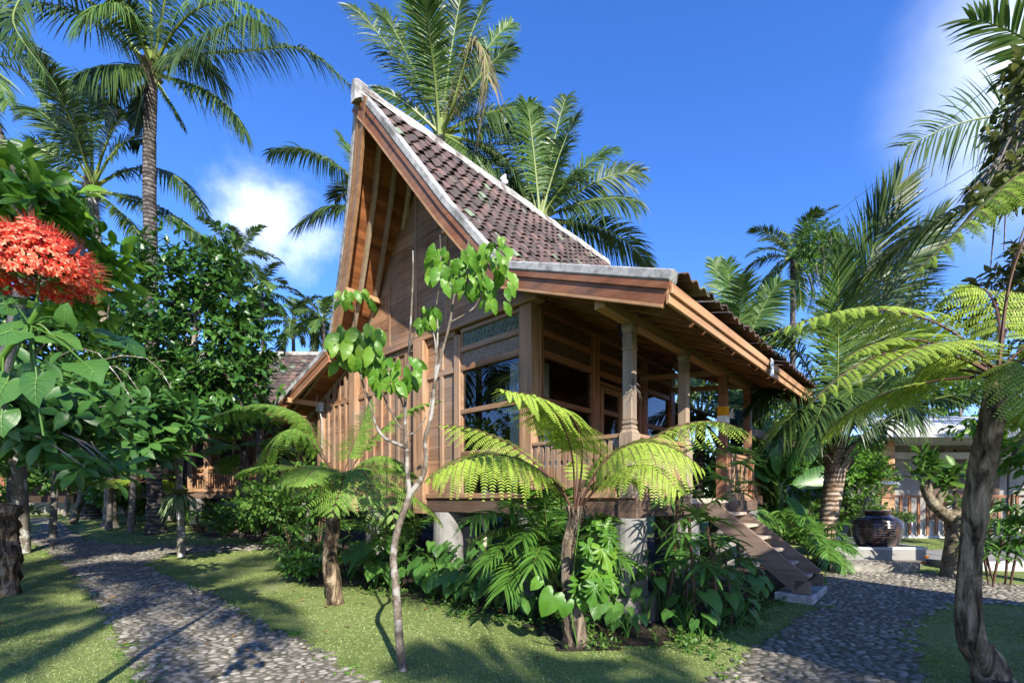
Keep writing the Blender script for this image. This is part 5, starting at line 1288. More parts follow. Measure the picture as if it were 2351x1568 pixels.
for (x, y, s) in ((1268, 1385, .3), (1352, 1365, .26), (1300, 1400, .2), (1338, 1395, .16), (1235, 1350, .15)):
    D = nrm([(x - 1318) * .012, -.2, -1.]); nn = nrm([.1, -1, .6]); R.append(frames(D[None], nn[None])[0]); T.append(P(x, y - 15, 4.5)); S.append(s)
inst2(b, COR, np.array(R), np.array(T), np.array(S)); sb.build('stems', 'areca', t); b.build('foliage', 'lime', t, smooth=True)

# ================================================================== SAPLING
t = thing('sapling_tree', 'slender white-barked sapling with sparse big crinkled leaves in front of the gable wall', 'tree', G(925, 1538)); Ys = 4.08; b = MB()
def D2(l, Y=Ys): return [P(x, y, Y + (q[0] if q else 0)) for x, y, *q in l]
def twig(l, r0, r1, Y=Ys, n=24): tube(b, spline(D2(l, Y), n), np.linspace(r0, r1, n) * (1 + .06 * np.sin(np.arange(n) * 2.1)), 8)
twig([(927, 1545), (918, 1480), (913, 1408), (907, 1324), (903, 1278), (913, 1215), (932, 1162), (941, 1134)], .040, .027, n=50)
twig([(941, 1134), (936, 1093), (933, 1028), (930, 987), (932, 900), (940, 791), (948, 645), (948, 576)], .024, .005, n=40)
twig([(941, 1134), (969, 1096), (978, 1056), (976, 1010), (991, 949), (998, 880), (1012, 820), (1033, 740), (1043, 677), (1062, 605), (1081, 535)], .026, .005, n=50)
twig([(934, 1028), (900, 1014), (881, 1003), (863, 975), (847, 918), (830, 870), (822, 800)], .016, .006)
twig([(933, 990), (915, 975), (890, 930), (868, 880), (845, 840)], .012, .005)
twig([(1000, 860), (1005, 760), (1002, 700), (1012, 632), (1010, 539)], .010, .003)
twig([(1033, 740), (1067, 722), (1091, 703), (1110, 670)], .008, .004)
twig([(994, 918), (1000, 840), (998, 778), (985, 740)], .010, .004)
twig([(940, 800), (955, 760), (968, 740)], .006, .003)
twig([(930, 985), (925, 930), (905, 880), (908, 860)], .009, .004)
twig([(935, 1000), (960, 985), (985, 940), (990, 900)], .008, .003)
twig([(1043, 680), (1030, 640), (1015, 600)], .006, .003); twig([(1062, 620), (1090, 600), (1130, 590)], .006, .003)
twig([(822, 800), (815, 740), (818, 690)], .006, .003)
b.build('trunk', 'pale_bark', t, smooth=True)
b = MB(); r = np.random.default_rng(17)
for (cx, cy, rx, ry, n, sz) in ((1015, 610, 30, 42, 12, .17), (1110, 625, 62, 55, 30, .165), (1140, 570, 25, 20, 7, .11), (985, 735, 32, 22, 12, .12), (815, 795, 55, 45, 26, .20), (905, 862, 52, 30, 18, .18), (815, 688, 36, 14, 9, .14), (1130, 690, 30, 15, 4, .14)):
    n = int(n * 2.1); sz *= .82; X = cx + r.uniform(-1, 1, n) * rx; Yp = cy + r.uniform(-1, 1, n) * ry - 12; d = r.uniform(-.22, .22, n)
    T = np.array([P(x, y, Ys + q) for x, y, q in zip(X, Yp, d)])
    D = nrm(np.stack([r.normal(0, .35, n) + (X - cx) / rx * .35, r.normal(-.2, .35, n), -np.ones(n) * .95], -1)); nn = nrm(np.stack([r.normal(0.1, .5, n), -np.ones(n), r.uniform(.1, .9, n)], -1))
    inst(b, BROAD[0], BROAD[1], frames(D, nn), T, sz * r.uniform(.6, 1.2, n))
b.build('leaves', 'lime', t, smooth=True)

# ================================================================== LEFT TREES
tree('round_tree', 'dense round tree with glossy dark leaves on a slim straight trunk beside the left path', G(417, 1277), [G(417, 1277), P(415, 1197, 10.3), P(412, 1129, 10.3), P(414, 1050, 10.3), P(440, 850, 10.3), P(450, 700, 10.3)], [.085, .075, .07, .07, .06, .03],
    [(P(470, 760, 10.4), [1.5, 1.4, 1.9]), (P(520, 880, 10.2), [1.05, 1.1, .95]), (P(420, 640, 10.5), [1.0, 1., .9]), (P(560, 790, 10.4), [.75, .8, 1.0]), (P(350, 820, 10.4), [1.0, 1.1, 1.3]), (P(500, 600, 10.5), [.5, .6, .6]), (P(545, 690, 10.4), [.5, .6, .7]), (P(455, 940, 10.2), [1.2, 1.1, .55])], 1250, .205, 'glossy', 'lichen', per=6, seed=101, nb=16, hang=.35, rb=.012, bmin=.72)
# staghorn fern on that trunk
t = thing('staghorn_fern', 'grey green staghorn fern hanging on the slim trunk of the round tree', 'fern', P(412, 1150, 10.2)); b = MB(); r = np.random.default_rng(3); n = 60; c = P(412, 1140, 10.15)
a = r.uniform(0, 2 * np.pi, n); D = nrm(np.stack([np.cos(a), np.sin(a), r.uniform(-.2, .8, n)], -1)); strips(b, c + D * .06, D, nrm(np.cross(D, [0, 0, 1.]) + 1e-4), r.uniform(.4, .75, n), .055, 1.1, 6, [.5, .7, .5, .8, .6, .5, .1])
b.build('hanging_fronds', 'staghorn', t, smooth=True); b = MB(); n = 12; a = np.arange(n) * .52; D = nrm(np.stack([np.cos(a), np.sin(a), np.full(n, 1.2)], -1)); strips(b, np.repeat(c[None], n, 0), D, nrm(np.cross(D, [0, 0, 1.])), .3, .14, .2, 3, [1, 1, .7, .3]); b.build('shield_fronds', 'coco_dry', t)
tree('broad_leaved_tree', 'large-leaved tree with white-blotched trunk spreading low branches over the left lawn', G(50, 1270), [G(50, 1270), P(48, 1174, 10.7), P(43, 1083, 10.6), P(36, 1000, 10.4), P(60, 850, 10)], [.155, .14, .13, .12, .07],
    [(P(60, 900, 9), [1.3, 1.6, .7]), (P(220, 930, 8.4), [1.3, 1.3, .55]), (P(370, 960, 8), [.75, .9, .45]), (P(110, 1000, 8), [.9, .9, .35]), (P(330, 1020, 7.6), [.6, .6, .22])], 400, .36, 'bigleaf', 'lichen', tpl=OBOV, per=7, seed=102, nb=12, rb=.018, bmin=.86, spread=1.15, hang=.1)
tree('broad_leaved_tree', 'second large-leaved tree whose drooping leafy twig hangs over the left path', [-7.5, 5.2, 0], [np.array([-7.5, 5.2, 0]), np.array([-7.3, 5.2, 1.5]), np.array([-6.2, 5.1, 2.3]), P(120, 1000, 5.2)], [.13, .11, .07, .03],
    [(P(200, 1065, 5.1), [.3, .3, .12]), (P(235, 1075, 4.9), [.18, .2, .1]), (P(60, 980, 5.2), [.7, .5, .3]), (P(200, 960, 5.4), [.5, .5, .25]), (P(20, 900, 5), [.6, .6, .4])], 62, .30, 'bigleaf', 'twig', tpl=OBOV, per=8, seed=103, nb=14, bmin=.85, rb=.02, spread=1.2, hang=.12)
tree('leafy_shrub', 'tall shrub with long bright green leaves above the red flower head', [-2.9, 2.4, 0], [np.array([-2.9, 2.4, 0]), np.array([-2.75, 2.4, 1.4]), P(60, 600, 2.4), P(80, 450, 2.4)], [.04, .035, .025, .015],
    [(P(75, 440, 2.4), [.22, .2, .14]), (P(20, 430, 2.5), [.2, .2, .2]), (P(140, 470, 2.5), [.12, .16, .1]), (P(215, 590, 2.6), [.12, .2, .2]), (P(50, 520, 2.6), [.28, .2, .12]), (P(190, 680, 2.8), [.2, .2, .2])], 90, .155, 'lime', 'twig', tpl=OBOV, per=7, seed=104, nb=14, cat='shrub', rb=.008, spread=1.1, bmin=.8)
# leafy backdrop on the left
for i, (x, y, Y, rx, rz, n, s, mt, lab) in enumerate([(120, 850, 13, 2.2, 1.6, 420, .26, 'midleaf', 'mid green tree crown behind the white-blotched trunk'), (300, 900, 14, 1.8, 1.3, 380, .25, 'midleaf', 'shaded tree crown between the two far trunks'), (20, 700, 12, 1.5, 1.6, 380, .24, 'glossy', 'dark tree crown at the left edge behind the red flower'), (250, 700, 14.5, 1.6, 1.6, 380, .25, 'glossy', 'dark leafy tree below the second palm crown'), (150, 1090, 19, 3.0, .8, 420, .25, 'midleaf', 'low leafy bush beyond the path on the left'), (390, 1130, 17.5, 1.6, .7, 300, .22, 'midleaf', 'low bush between the far trunks'), (300, 1130, 17, 1.0, .6, 220, .22, 'lime', 'light green bush near the bend of the path'), (620, 1180, 12, 1.3, .5, 280, .17, 'midleaf', 'shaded bush under the left eave of the gable'), (700, 1130, 10.5, 1.2, .7, 300, .15, 'midleaf', 'low bush behind the shaggy tree fern'), (590, 950, 13.5, .5, .45, 120, .2, 'lime', 'pale leafy twigs at the foot of the neighbouring tiled roof')]):
    c = P(x, y, Y); g0 = np.array([c[0], Y, float(zg(0, Y))])
    tree('leafy_bush', lab, g0, [g0, (g0 + c) / 2 + [.1, 0, 0], c], [.09, .07, .03], [(c, [rx, 1.2, rz]), (c + [rx * .6, .3, -.2], [rx * .6, .9, rz * .8]), (c - [rx * .6, .2, .1], [rx * .6, .9, rz * .8])], n, s, mt, 'twig', tpl=OVATE_LO, per=6, seed=120 + i, nb=12, cat='bush' if rz < .9 else 'tree', group='leafy backdrop on the left')

# ================================================================== RED FLOWER, BUTTERFLIES, FOREGROUND LEAVES
t = thing('pagoda_flower', 'huge rounded red flower head of many tiny star florets at the left edge', 'flower', P(100, 720, 1.32)); r = np.random.default_rng(31); c = P(88, 625, 1.32)
n = 1500; d = rand_dirs(n, r); d[:, 2] = np.where(d[:, 2] < -.35, -d[:, 2], d[:, 2]); q = c + d * np.array([.14, .12, .125]) * (r.uniform(.7, 1.04, (n, 1))) * (1 + .09 * np.sin(d[:, :1] * 9 + d[:, 2:] * 7))
sb = MB()
for k in range(0, n, 5): tube(sb, np.array([c + (q[k] - c) * .35 + [0, 0, -.02], (c + q[k]) / 2 + d[k] * .02, q[k]]), .0008, 3, caps=False)
tube(sb, spline([P(100, 1000, 1.35), P(70, 800, 1.33), c - [0, 0, .05], c + [0, 0, .05]], 12), .003, 6); sb.build('stalks', 'areca', t)
fb = MB(); a1 = nrm(np.cross(d, r.normal(size=(n, 3)))); a2 = np.cross(d, a1)
for k in range(5):
    a = k * 1.2566; D = nrm(a1 * math.cos(a) + a2 * math.sin(a) + d * .25); strips(fb, q, D, np.cross(D, d), .0105 * r.uniform(.8, 1.2, n), .0062, .1, 2, [.6, 1, .25])
strips(fb, q, d, a1, .024, .0012, .1, 1, [1, .6]); strips(fb, q - d * .016, d, a2, .016, .0022, 0, 1, [.7, 1])
fb.build('florets', 'floret', t)
LOB = cordate(); LOB[0][:, 0] *= 1.15
def fgleaf(name, lab, x, y, Y, s, D, nn, stem, mt='bigleaf'):
    t = thing(name, lab, 'leaf', P(x, y, Y), 'large leaves of the flowering plant at the left edge'); b = MB(); inst2(b, LOB, frames(np.array([D], float), np.array([nn], float)), np.array([P(x, y, Y)]), np.array([s])); b.build('blade', mt, t, smooth=True)
    b = MB(); tube(b, spline([P(*stem), (P(*stem) + P(x, y, Y)) / 2 + [0, 0, .01], P(x, y, Y)], 8), .0025, 6); b.build('stalk', 'areca', t)
t = thing('flowering_shrub', 'big lobed green leaves and stems beneath the red flower head', 'shrub', [-1.75, 1.35, 0]); b = MB(); sb = MB(); R = []; T = []; S = []
main = spline([np.array([-1.75, 1.35, 0]), np.array([-1.62, 1.35, 1.0]), P(-20, 900, 1.35), P(60, 760, 1.33), P(95, 700, 1.32)], 20); tube(sb, main, .008, 7)
for (x, y, Y, s, D, nn) in [(195, 835, 1.30, .13, (.75, -.35, -.42), (.1, -.55, .8)), (30, 760, 1.25, .13, (-.5, -.5, -.4), (.2, -.8, .6)), (120, 770, 1.35, .12, (.9, .1, -.2), (-.1, -.6, .8)), (270, 780, 1.5, .14, (.95, .1, -.3), (0, -.45, .9)), (85, 870, 1.3, .12, (.1, -.3, -.9), (.1, -.9, .3)), (15, 880, 1.3, .12, (-.3, -.3, -.9), (.2, -.9, .4)), (20, 700, 1.3, .12, (-.9, -.2, .1), (.1, -.8, .6)), (60, 720, 1.4, .10, (.2, -.4, -.8), (0, -1, .4)), (230, 760, 1.5, .11, (.7, .4, -.1), (0, -.5, .9)), (5, 950, 1.3, .1, (.2, -.3, -.9), (.4, -.9, .4)), (150, 735, 1.25, .07, (.3, -.4, .7), (.3, -.8, .3))]:
    c = P(x, y, Y); R.append(frames(np.array([D], float), np.array([nn], float))[0]); T.append(c); S.append(s * .86); s0 = main[15] if y < 900 else main[11]; tube(sb, spline([s0, (s0 + c) / 2 + [0, 0, .015], c], 8), .0028, 5)
inst2(b, LOB, np.array(R), np.array(T), np.array(S)); VF = VEIN[0].copy(); VF[:, 0] *= 1.15; inst(b, VF, VEIN[1], np.array(R), np.array(T), np.array(S), 1); b.build('foliage', ['bigleaf', 'vein'], t, smooth=True); sb.build('stems', 'areca', t, smooth=True)
def butterfly(x, y, Y, s, lab, mt, spot, rot):
    t = thing('butterfly', lab, 'butterfly', P(x, y, Y), 'butterflies at the flowers'); c = P(x, y, Y); ca, sa = math.cos(rot), math.sin(rot)
    ax = nrm(np.array([ca, -.3, sa])); ay = nrm(np.cross([0, -1., .2], ax))
    b = MB(); tube(b, [c - ay * s * .5, c - ay * s * .1, c + ay * s * .2, c + ay * s * .45], [.001 + s * .02, s * .06, s * .08, s * .05], 8); b.build('body', 'black', t, smooth=True)
    for sg in (-1, 1):
        for up, l, o in ((1, 1.0, .1), (-1, .75, -.2)):
            out = [(0, 0), (.35, .5 * up), (.85, .75 * up), (1., .45 * up), (.75, .05 * up), (.3, -.02 * up)]; b = MB(); th_ = nrm(np.cross(ax, ay)) * .0008
            v = [c + ay * s * o + ax * sg * px * s * l + ay * py * s * l + np.cross(ax, ay) * s * px * .35 for px, py in out]; v2 = [p + th_ for p in v]
            m = sum(v) / 6; mm_ = [m + (p - m) * .45 - th_ * 1.5 for p in v]
            b.add(v + v2, [[0, 1, 2, 3], [0, 3, 4, 5], [6, 9, 8, 7], [6, 11, 10, 9]]); b.add(mm_, [[0, 1, 2, 3], [0, 3, 4, 5]], 1); b.build('wing', [mt, spot], t)
M['teal'] = plain_mat('teal_wing_patch', (.01, .28, .22), .5)
butterfly(186, 566, 1.25, .03, 'black butterfly with teal wing patch on the right side of the red flower head', 'black', 'teal', 1.2)
butterfly(247, 724, 1.3, .024, 'grey brown butterfly hovering below right of the red flower head', 'gnarl', 'white', .3)

# ================================================================== RIGHT SIDE TREES
tree('olive_leaved_tree', 'tree with olive green leaves hanging in from the upper right edge', [6.6, 4.6, 0], [np.array([6.6, 4.6, 0]), np.array([6.4, 4.6, 2]), np.array([6.0, 4.6, 4]), P(2420, 250, 4.6), P(2400, 150, 4.6)], [.13, .11, .09, .07, .03],
    [(P(2370, 300, 4.6), [.45, .5, .55]), (P(2350, 430, 4.5), [.3, .4, .32]), (P(2290, 415, 4.4), [.13, .2, .1]), (P(2240, 445, 4.35), [.10, .12, .07]), (P(2380, 620, 4.8), [.55, .5, .5]), (P(2290, 700, 5.0), [.35, .5, .35]), (P(2380, 850, 4.9), [.4, .5, .6]), (P(2345, 160, 4.6), [.15, .2, .2])], 300, .135, 'olive', 'twig', per=6, seed=140, nb=30, hang=.5, rb=.02)
tree('hanging_twigs_tree', 'drooping yellow green leafy twigs behind the dark knotted fern trunk', [6.4, 5.6, 0], [np.array([6.4, 5.6, 0]), np.array([6.3, 5.6, 2.2]), P(2400, 950, 5.6)], [.06, .05, .03], [(P(2330, 1000, 5.6), [.25, .3, .4]), (P(2345, 1060, 5.5), [.15, .25, .25]), (P(2250, 975, 6), [.35, .3, .15]), (P(2370, 1180, 5.6), [.3, .3, .4])], 90, .13, 'lime', 'twig', per=5, seed=141, nb=12, hang=.8)
t = thing('frangipani_tree', 'gnarled frangipani with stubby forked branches before the grey terrace wall', 'tree', G(2180, 1326)); b = MB(); YF = 8.4
def ft(l, rr, sd): rough_trunk(b, D2(l, YF), rr, sd, 10, 26, .10)
ft([(2180, 1330), (2184, 1290), (2190, 1235), (2190, 1195), (2180, 1175)], [.16, .14, .125, .125, .12], 1)
ft([(2186, 1190), (2165, 1176), (2145, 1160), (2132, 1140), (2124, 1112)], [.12, .10, .085, .08, .085], 2)
ft([(2150, 1165), (2160, 1140), (2175, 1125), (2190, 1118)], [.07, .065, .06, .06], 3); ft([(2190, 1200), (2200, 1180), (2202, 1165)], [.1, .08, .09], 4)
b.build('trunk', 'gnarl', t, smooth=True); b = MB(); r = np.random.default_rng(6)
foliage(b, [(P(x, y, YF), q) for x, y, q in ((2100, 1085, [.12, .15, .08]), (2135, 1060, [.1, .12, .12]), (2145, 1090, [.12, .12, .1]), (2185, 1100, [.16, .14, .1]), (2120, 1045, [.08, .1, .1]), (2195, 1085, [.1, .1, .08]), (2165, 1105, [.15, .1, .1]), (2200, 1150, [.05, .05, .08]))], 26, .26, OBOV, 7, 1.1, 0., 7)
b.build('crown', 'midleaf', t, smooth=True)
for i, (x, y, Y, rx, rz, n, s, mt, lab) in enumerate([(1850, 1060, 13, 1.3, .9, 800, .12, 'lime', 'bright small-leaved shrub left of the pale palm trunk'), (1960, 1060, 12.6, .9, .8, 700, .12, 'lime', 'bright small-leaved shrub between the pale palm trunk and the yellow column'), (1810, 1160, 13, 1.0, .9, 500, .12, 'midleaf', 'darker shrub base behind the low areca palm'), (1950, 1150, 12.8, .8, .7, 400, .12, 'midleaf', 'shrub over the thin red railing'), (1780, 960, 17, 1.8, 1.5, 420, .25, 'midleaf', 'tree crown seen beyond the veranda end'), (2060, 900, 20, 3.0, 1.8, 500, .25, 'midleaf', 'tree crown rising behind the grey roof'), (2200, 850, 21, 3, 2.2, 500, .25, 'glossy', 'dark tree crown behind the grey roof at the right'), (1890, 560, 27, 1.6, 1.6, 500, .2, 'midleaf', 'feathery tree top just right of the far round palm crown'), (1560, 1080, 14, 1.5, 1.2, 400, .2, 'midleaf', 'shaded bush seen through the veranda'), (2020, 720, 24, 3., 2.4, 500, .26, 'glossy', 'dark tree mass behind the tall palm fronds'), (1640, 1250, 10.5, 1.0, .35, 300, .13, 'midleaf', 'low plants in shade beyond the veranda piers'), (1170, 1210, 15, 2.5, .6, 300, .22, 'midleaf', 'lit bush seen under the raised house floor')]):
    c = P(x, y, Y); g0 = np.array([c[0], Y, float(zg(0, Y))])
    tree('leafy_bush', lab, g0, [g0, (g0 + c) / 2 + [.1, 0, 0], c], [.08, .06, .03], [(c, [rx, .9, rz]), (c + [rx * .6, .3, -.2], [rx * .6, .8, rz * .8]), (c - [rx * .6, .2, .1], [rx * .6, .8, rz * .8])], n, s, mt, 'twig', tpl=OVATE_LO, per=6, seed=160 + i, nb=10, cat='bush' if rz < 1 else 'tree', group='leafy backdrop on the right')
for i, (x, y, mt, s, hh, lab) in enumerate([(1768, 1215, 'purple', .12, .75, 'purple-leaved bush beyond the stairs under the far veranda'), (1775, 1240, 'coco_dry', .14, .4, 'yellow-tinged croton bush beside the stairs'), (700, 1335, 'rhapis', .16, .3, 'low dark bush at the corner of the bed'), (1230, 1330, 'midleaf', .13, .35, 'low leafy bush in the shade under the beam')]):
    g0 = G(x, y); tree('low_bush', lab, g0, [g0, g0 + [0, 0, hh * .6], g0 + [0, 0, hh]], [.02, .015, .01], [(g0 + [0, 0, hh], [.4, .35, hh * .45])], 120, s, mt, 'twig', tpl=OVATE_LO, per=5, seed=190 + i, nb=8, cat='bush', rb=.008)
# banana leaves
t = thing('banana_plant', 'banana plant with broad paddle leaves behind the far veranda', 'banana plant', np.append(P(1790, 1200, 12.3)[:2], .3)); b = MB(); sb = MB(); b0 = np.append(P(1790, 1200, 12.3)[:2], .3)
tube(sb, [b0, b0 + [0, 0, .8], b0 + [0, 0, 1.6]], [.14, .11, .08], 10)
PAD = leaf_tpl(lambda t: math.sin(math.pi * t ** .8) ** .45 if 0 < t < 1 else 0, .16, .25, .18, 12, .1)
for (x, y, s, dx, dz) in ((1775, 1100, 1.9, -.25, 1), (1800, 1090, 1.9, .5, .8), (1780, 1100, 1.7, -.9, .6), (1805, 1100, 1.8, .95, .25), (1760, 1100, 1.6, -.6, .9), (1795, 1100, 1.6, .1, -.3)):
    D = nrm([dx, -.2, dz]); c = b0 + [0, 0, 1.5]; p = c + D * .3; tube(sb, [c - [0, 0, .3], c, p], [.04, .035, .02], 6); inst(b, PAD[0], PAD[1], frames(D[None], nrm(np.array([[.35, -1., .3]]))), p[None], np.array([s]))
sb.build('stem', 'areca', t, smooth=True); b.build('leaves', 'banana', t, smooth=True)
# far wood closing the horizon
b = MB(); r = np.random.default_rng(77); bl = []
for k in range(46):
    a = -1.25 + 2.5 * k / 45; Y = r.uniform(34, 46); X = math.tan(a) * 30 if abs(a) < 1.1 else np.sign(a) * (60 + k); bl.append(([X, Y, 1 + r.uniform(1, 2.6)], [3.6, 3, r.uniform(2.2, 3.6)]))
foliage(b, bl, 5200, .8, OVATE_LO, 6, seed=78); b.solo('far_woodland', 'midleaf', 'distant green wood closing the horizon', 'trees', (0, 38, 1), kind='stuff')
b = MB(); r = np.random.default_rng(79); bl = [(np.append(hw(u, v, 0)[:2], .1), [.5, .5, .12]) for u, v in [(q, -1.0 + .2 * math.sin(q * 3)) for q in np.arange(-.2, 8, .6)] + [(-.9, q) for q in np.arange(-.5, 2.4, .5)] + [(r.uniform(0, 7), r.uniform(-.6, 1)) for _ in range(10)]]
for q in bl: q[0][2] = zg(0, q[0][1]) + .02
foliage(b, bl, 2600, .06, OVATE_LO, 5, seed=80, rmin=0); b.solo('ground_cover', 'midleaf', 'small creeping weeds on the soil of the planting bed', 'ground cover', (0, 6, 0), kind='stuff')
b = MB(); r = np.random.default_rng(82); n = 520; X = r.uniform(-8, 7, n); Y = r.uniform(3.3, 12, n); k = inpoly(X, Y, BED) | inpoly(X, Y, PATH_A) | inpoly(X, Y, PATH_B) | (r.random(n) < .3); X, Y = X[k], Y[k]; n = len(X)
a = r.uniform(0, 6.28, n); D = nrm(np.stack([np.cos(a), np.sin(a), r.uniform(-.1, .35, n)], -1)); inst(b, OVATE[0], OVATE[1], frames(D, nrm(np.stack([r.normal(0, .3, n), r.normal(0, .3, n), np.ones(n)], -1))), np.stack([X, Y, zg(X, Y) + .03], -1), r.uniform(.04, .09, n))
b.solo('leaf_litter', 'litter', 'scattered dry brown leaves on soil, cobbles and lawn', 'leaf litter', (0, 6, 0), kind='stuff')
b = MB(); r = np.random.default_rng(83); bl = []
for poly in (PATH_A, PATH_B):
    for i in range(len(poly)):
        p, q = poly[i], poly[(i + 1) % len(poly)]; L_ = np.linalg.norm(q - p)
        if min(p[1], q[1]) < 2.5 or L_ > 6: continue
        for t_ in np.arange(0, 1, .33 / max(L_, .34)):
            if r.random() < .55: c = p + (q - p) * t_ + r.normal(0, .05, 2); bl.append(([c[0], c[1], float(zg(c[0], c[1])) + .01], [.13, .10, .035]))
foliage(b, bl, 900, .042, OVATE_LO, 5, seed=84, rmin=0); b.solo('path_edge_weeds', 'lime', 'low green weeds growing along the edges of the cobbled paths', 'weeds', (0, 5, 0), kind='stuff')
# ================================================================== NEIGHBOURING BUILDINGS
def simple_tiles(b, x0, x1, ya, za, yb, zb, pitch=.26, expo=.26, z_off=.02):
    """tiles on a slope going from (ya,za) low edge to (yb,zb) ridge along +-y"""
    up = nrm(np.array([0, yb - ya, zb - za])); n0 = nrm(np.cross([1., 0, 0], up)); n0 = n0 if n0[2] > 0 else -n0
    L_ = math.hypot(yb - ya, zb - za); R = []; T = []
    for i in range(int(L_ / expo)):
        for x in np.arange(x0, x1, pitch):
            u2 = nrm(up - n0 * .09); xx = nrm(np.cross(u2, n0)); xx = xx if xx[0] > 0 else -xx; nn = np.cross(xx, u2)
            R.append(np.stack([xx, u2, nn], -1)); T.append(np.array([x, ya, za]) + up * i * expo + n0 * (z_off + rng.normal(0, .006)) + [rng.normal(0, .006), 0, 0])
    n = len(T); inst(b, tv, tf, np.array(R), np.array(T), np.tile([pitch * 1.08, expo * 1.3, 1.], (n, 1)))
# left house
lh = thing('timber_house', 'neighbouring timber house with brown tiled roof half hidden behind trees on the left', 'house', [-8.6, 17, .65])
zb = .7; fz = 1.72
x0, x1 = P(440, 0, 16.4)[0], P(600, 0, 16.4)[0]; yf = 16.4
b = MB(); box(b, x0 - 2.6, -4.2, yf, yf + 5, fz - .22, fz); b.build('base_beam', 'dark_wood_x', lh)
for (x, y) in ((x0 + .1, yf + .15), (x1, yf + .15), (x1 + 2, yf + .3), (x0 - 2, yf + 2)):
    b = MB(); lathe(b, [(.24, .4), (.22, fz - .23), (.001, fz - .23)], (x, y, 0), 14); b.build('pier', 'pillar', lh)
for (x, y, w_) in ((x0, yf, .09), (x0 + .55, yf, .08), (x1 - .05, yf, .09), (x1 + 2.1, yf, .09), (x0, yf + 2, .09), (P(378, 0, 16.9)[0], yf + .6, .2), (x0 - 2.5, yf, .1)):
    b = MB(); box(b, x - w_, x + w_, y - w_, y + w_, fz, 4.1); b.build('post', 'honey_x' if w_ == .2 else 'wood_z', lh)
b = MB(); box(b, x0 - 2.7, -4.2, yf - .1, yf + .1, 4.1, 4.35); b.build('plate_beam', 'wood_x', lh)
b = MB(); box(b, x0 - 2.6, -4.2, yf + 1.6, yf + 1.7, fz, 4.1)
b.build('wall', 'red_x', lh)
for k in range(4):
    xa = x0 - 1.6 + k * 1.6; b = MB(); box(b, xa, xa + 1.1, yf + 1.56, yf + 1.60, fz + .5, fz + 2.0); w_ = b.build('window', 'dark', lh)
    b = MB()
    for q in (xa, xa + .55, xa + 1.1): box(b, q - .04, q + .04, yf + 1.52, yf + 1.555, fz + .45, fz + 2.05)
    b.build('frame', 'wood_z', w_)
b = MB(); box(b, x0 + .09, x1 - .14, yf - .05, yf + .03, fz + .80, fz + .90); box(b, x0 + .09, x1 - .14, yf - .04, yf + .02, fz + .02, fz + .12)
for q in np.arange(x0 + .12, x1 - .2, .085): box(b, q, q + .035, yf - .02, yf, fz + .12, fz + .62)
box(b, x0 + .09, x1 - .14, yf - .03, yf + .01, fz + .60, fz + .66)
for q in np.arange(x0 + .15, x1 - .2, .13):
    beam(b, (q, yf - .01, fz + .67), (q + .06, yf - .01, fz + .79), .02, .02); beam(b, (q + .06, yf - .01, fz + .79), (q + .12, yf - .01, fz + .67), .02, .02)
b.build('carved_railing', 'honey_x', lh)
b = MB(); box(b, x0 - .04, x0 + .04, yf + .09, yf + 1.6, fz, fz + .9); b.build('side_railing', 'honey_y', lh)
b = MB(); box(b, x0 - 3.4, -4.0, yf - .9, yf - .82, 4.2, 4.42); b.build('fascia', 'honey_x', lh)
b = MB(); b.add([(x0 - 3.4, yf - .9, 4.35), (-4, yf - .9, 4.35), (-4, yf + 2.3, 7.2), (x0 - 2.6, yf + 2.3, 7.2), (-4, yf + 5.5, 4.35), (x0 - 3.4, yf + 5.5, 4.35)], [[0, 1, 2, 3], [3, 2, 4, 5]]); rf = b.build('roof', 'dark_wood_x', lh)
b = MB(); simple_tiles(b, x0 - 3.3, -4.05, yf - .95, 4.36, yf + 2.3, 7.22); b.build('roof_tiles', 'tile', rf)
b = MB(); box(b, x0 - 2.7, -4, yf + 2.2, yf + 2.4, 7.18, 7.36); b.build('ridge', 'plaster', rf, bevel=.04)
# far left pavilion
lp = thing('pavilion', 'dark low pavilion with brown eave far left behind the trunks', 'building', [-19, 21, 1])
b = MB(); box(b, -26, -13.2, 20, 25, 3.55, 3.8); b.build('eave', 'red_x', lp); b = MB(); b.add([(-26.5, 19.7, 3.8), (-13, 19.7, 3.8), (-13.6, 22.5, 5.4), (-26, 22.5, 5.4)], [[0, 1, 2, 3]]); r_ = b.build('roof', 'dark_wood_x', lp)
b = MB(); simple_tiles(b, -26.4, -13.1, 19.65, 3.8, 22.5, 5.42, .34, .34); b.build('roof_tiles', 'tile', r_)
for x in (-25, -22, -19, -16, -13.4):
    b = MB(); box(b, x - .12, x + .12, 20.1, 20.35, .9, 3.55); b.build('post', 'red_z', lp)
b = MB(); box(b, -26, -13.4, 23, 23.2, .9, 3.55); b.build('wall', 'dark', lp); b = MB(); box(b, -26, -13.2, 19.9, 24, .7, 1.3); b.build('plinth', 'footing', lp)
# small far veranda behind the house on the right
fv = thing('far_veranda', 'small timber veranda of another house behind the stairs', 'veranda', P(1760, 1160, 13.6))
xa, xb = P(1722, 0, 12.2)[0], P(1794, 0, 14.2)[0]; A0 = np.array([xa, 12.2, 0]); A1 = np.array([xb, 14.2, 0])
def al(t, z, o=0): 
    d = nrm(A1 - A0); return A0 + (A1 - A0) * t + np.array([d[1], -d[0], 0]) * o + [0, 0, z]
b = MB(); beam(b, al(-.6, 1.46), al(1.03, 1.46), .2, .24); b.build('base_beam', 'dark_wood', fv)
for t_ in (.1, .62, 1.0):
    b = MB(); beam(b, al(t_, 1.55), al(t_, 3.0), .10, .10, up=(1, 0, 0)); b.build('post', 'red_z', fv)
b = MB()
for t_ in np.linspace(-.5, 1, 30): beam(b, al(t_, 1.6), al(t_, 2.15), .045, .02, up=nrm(A1 - A0))
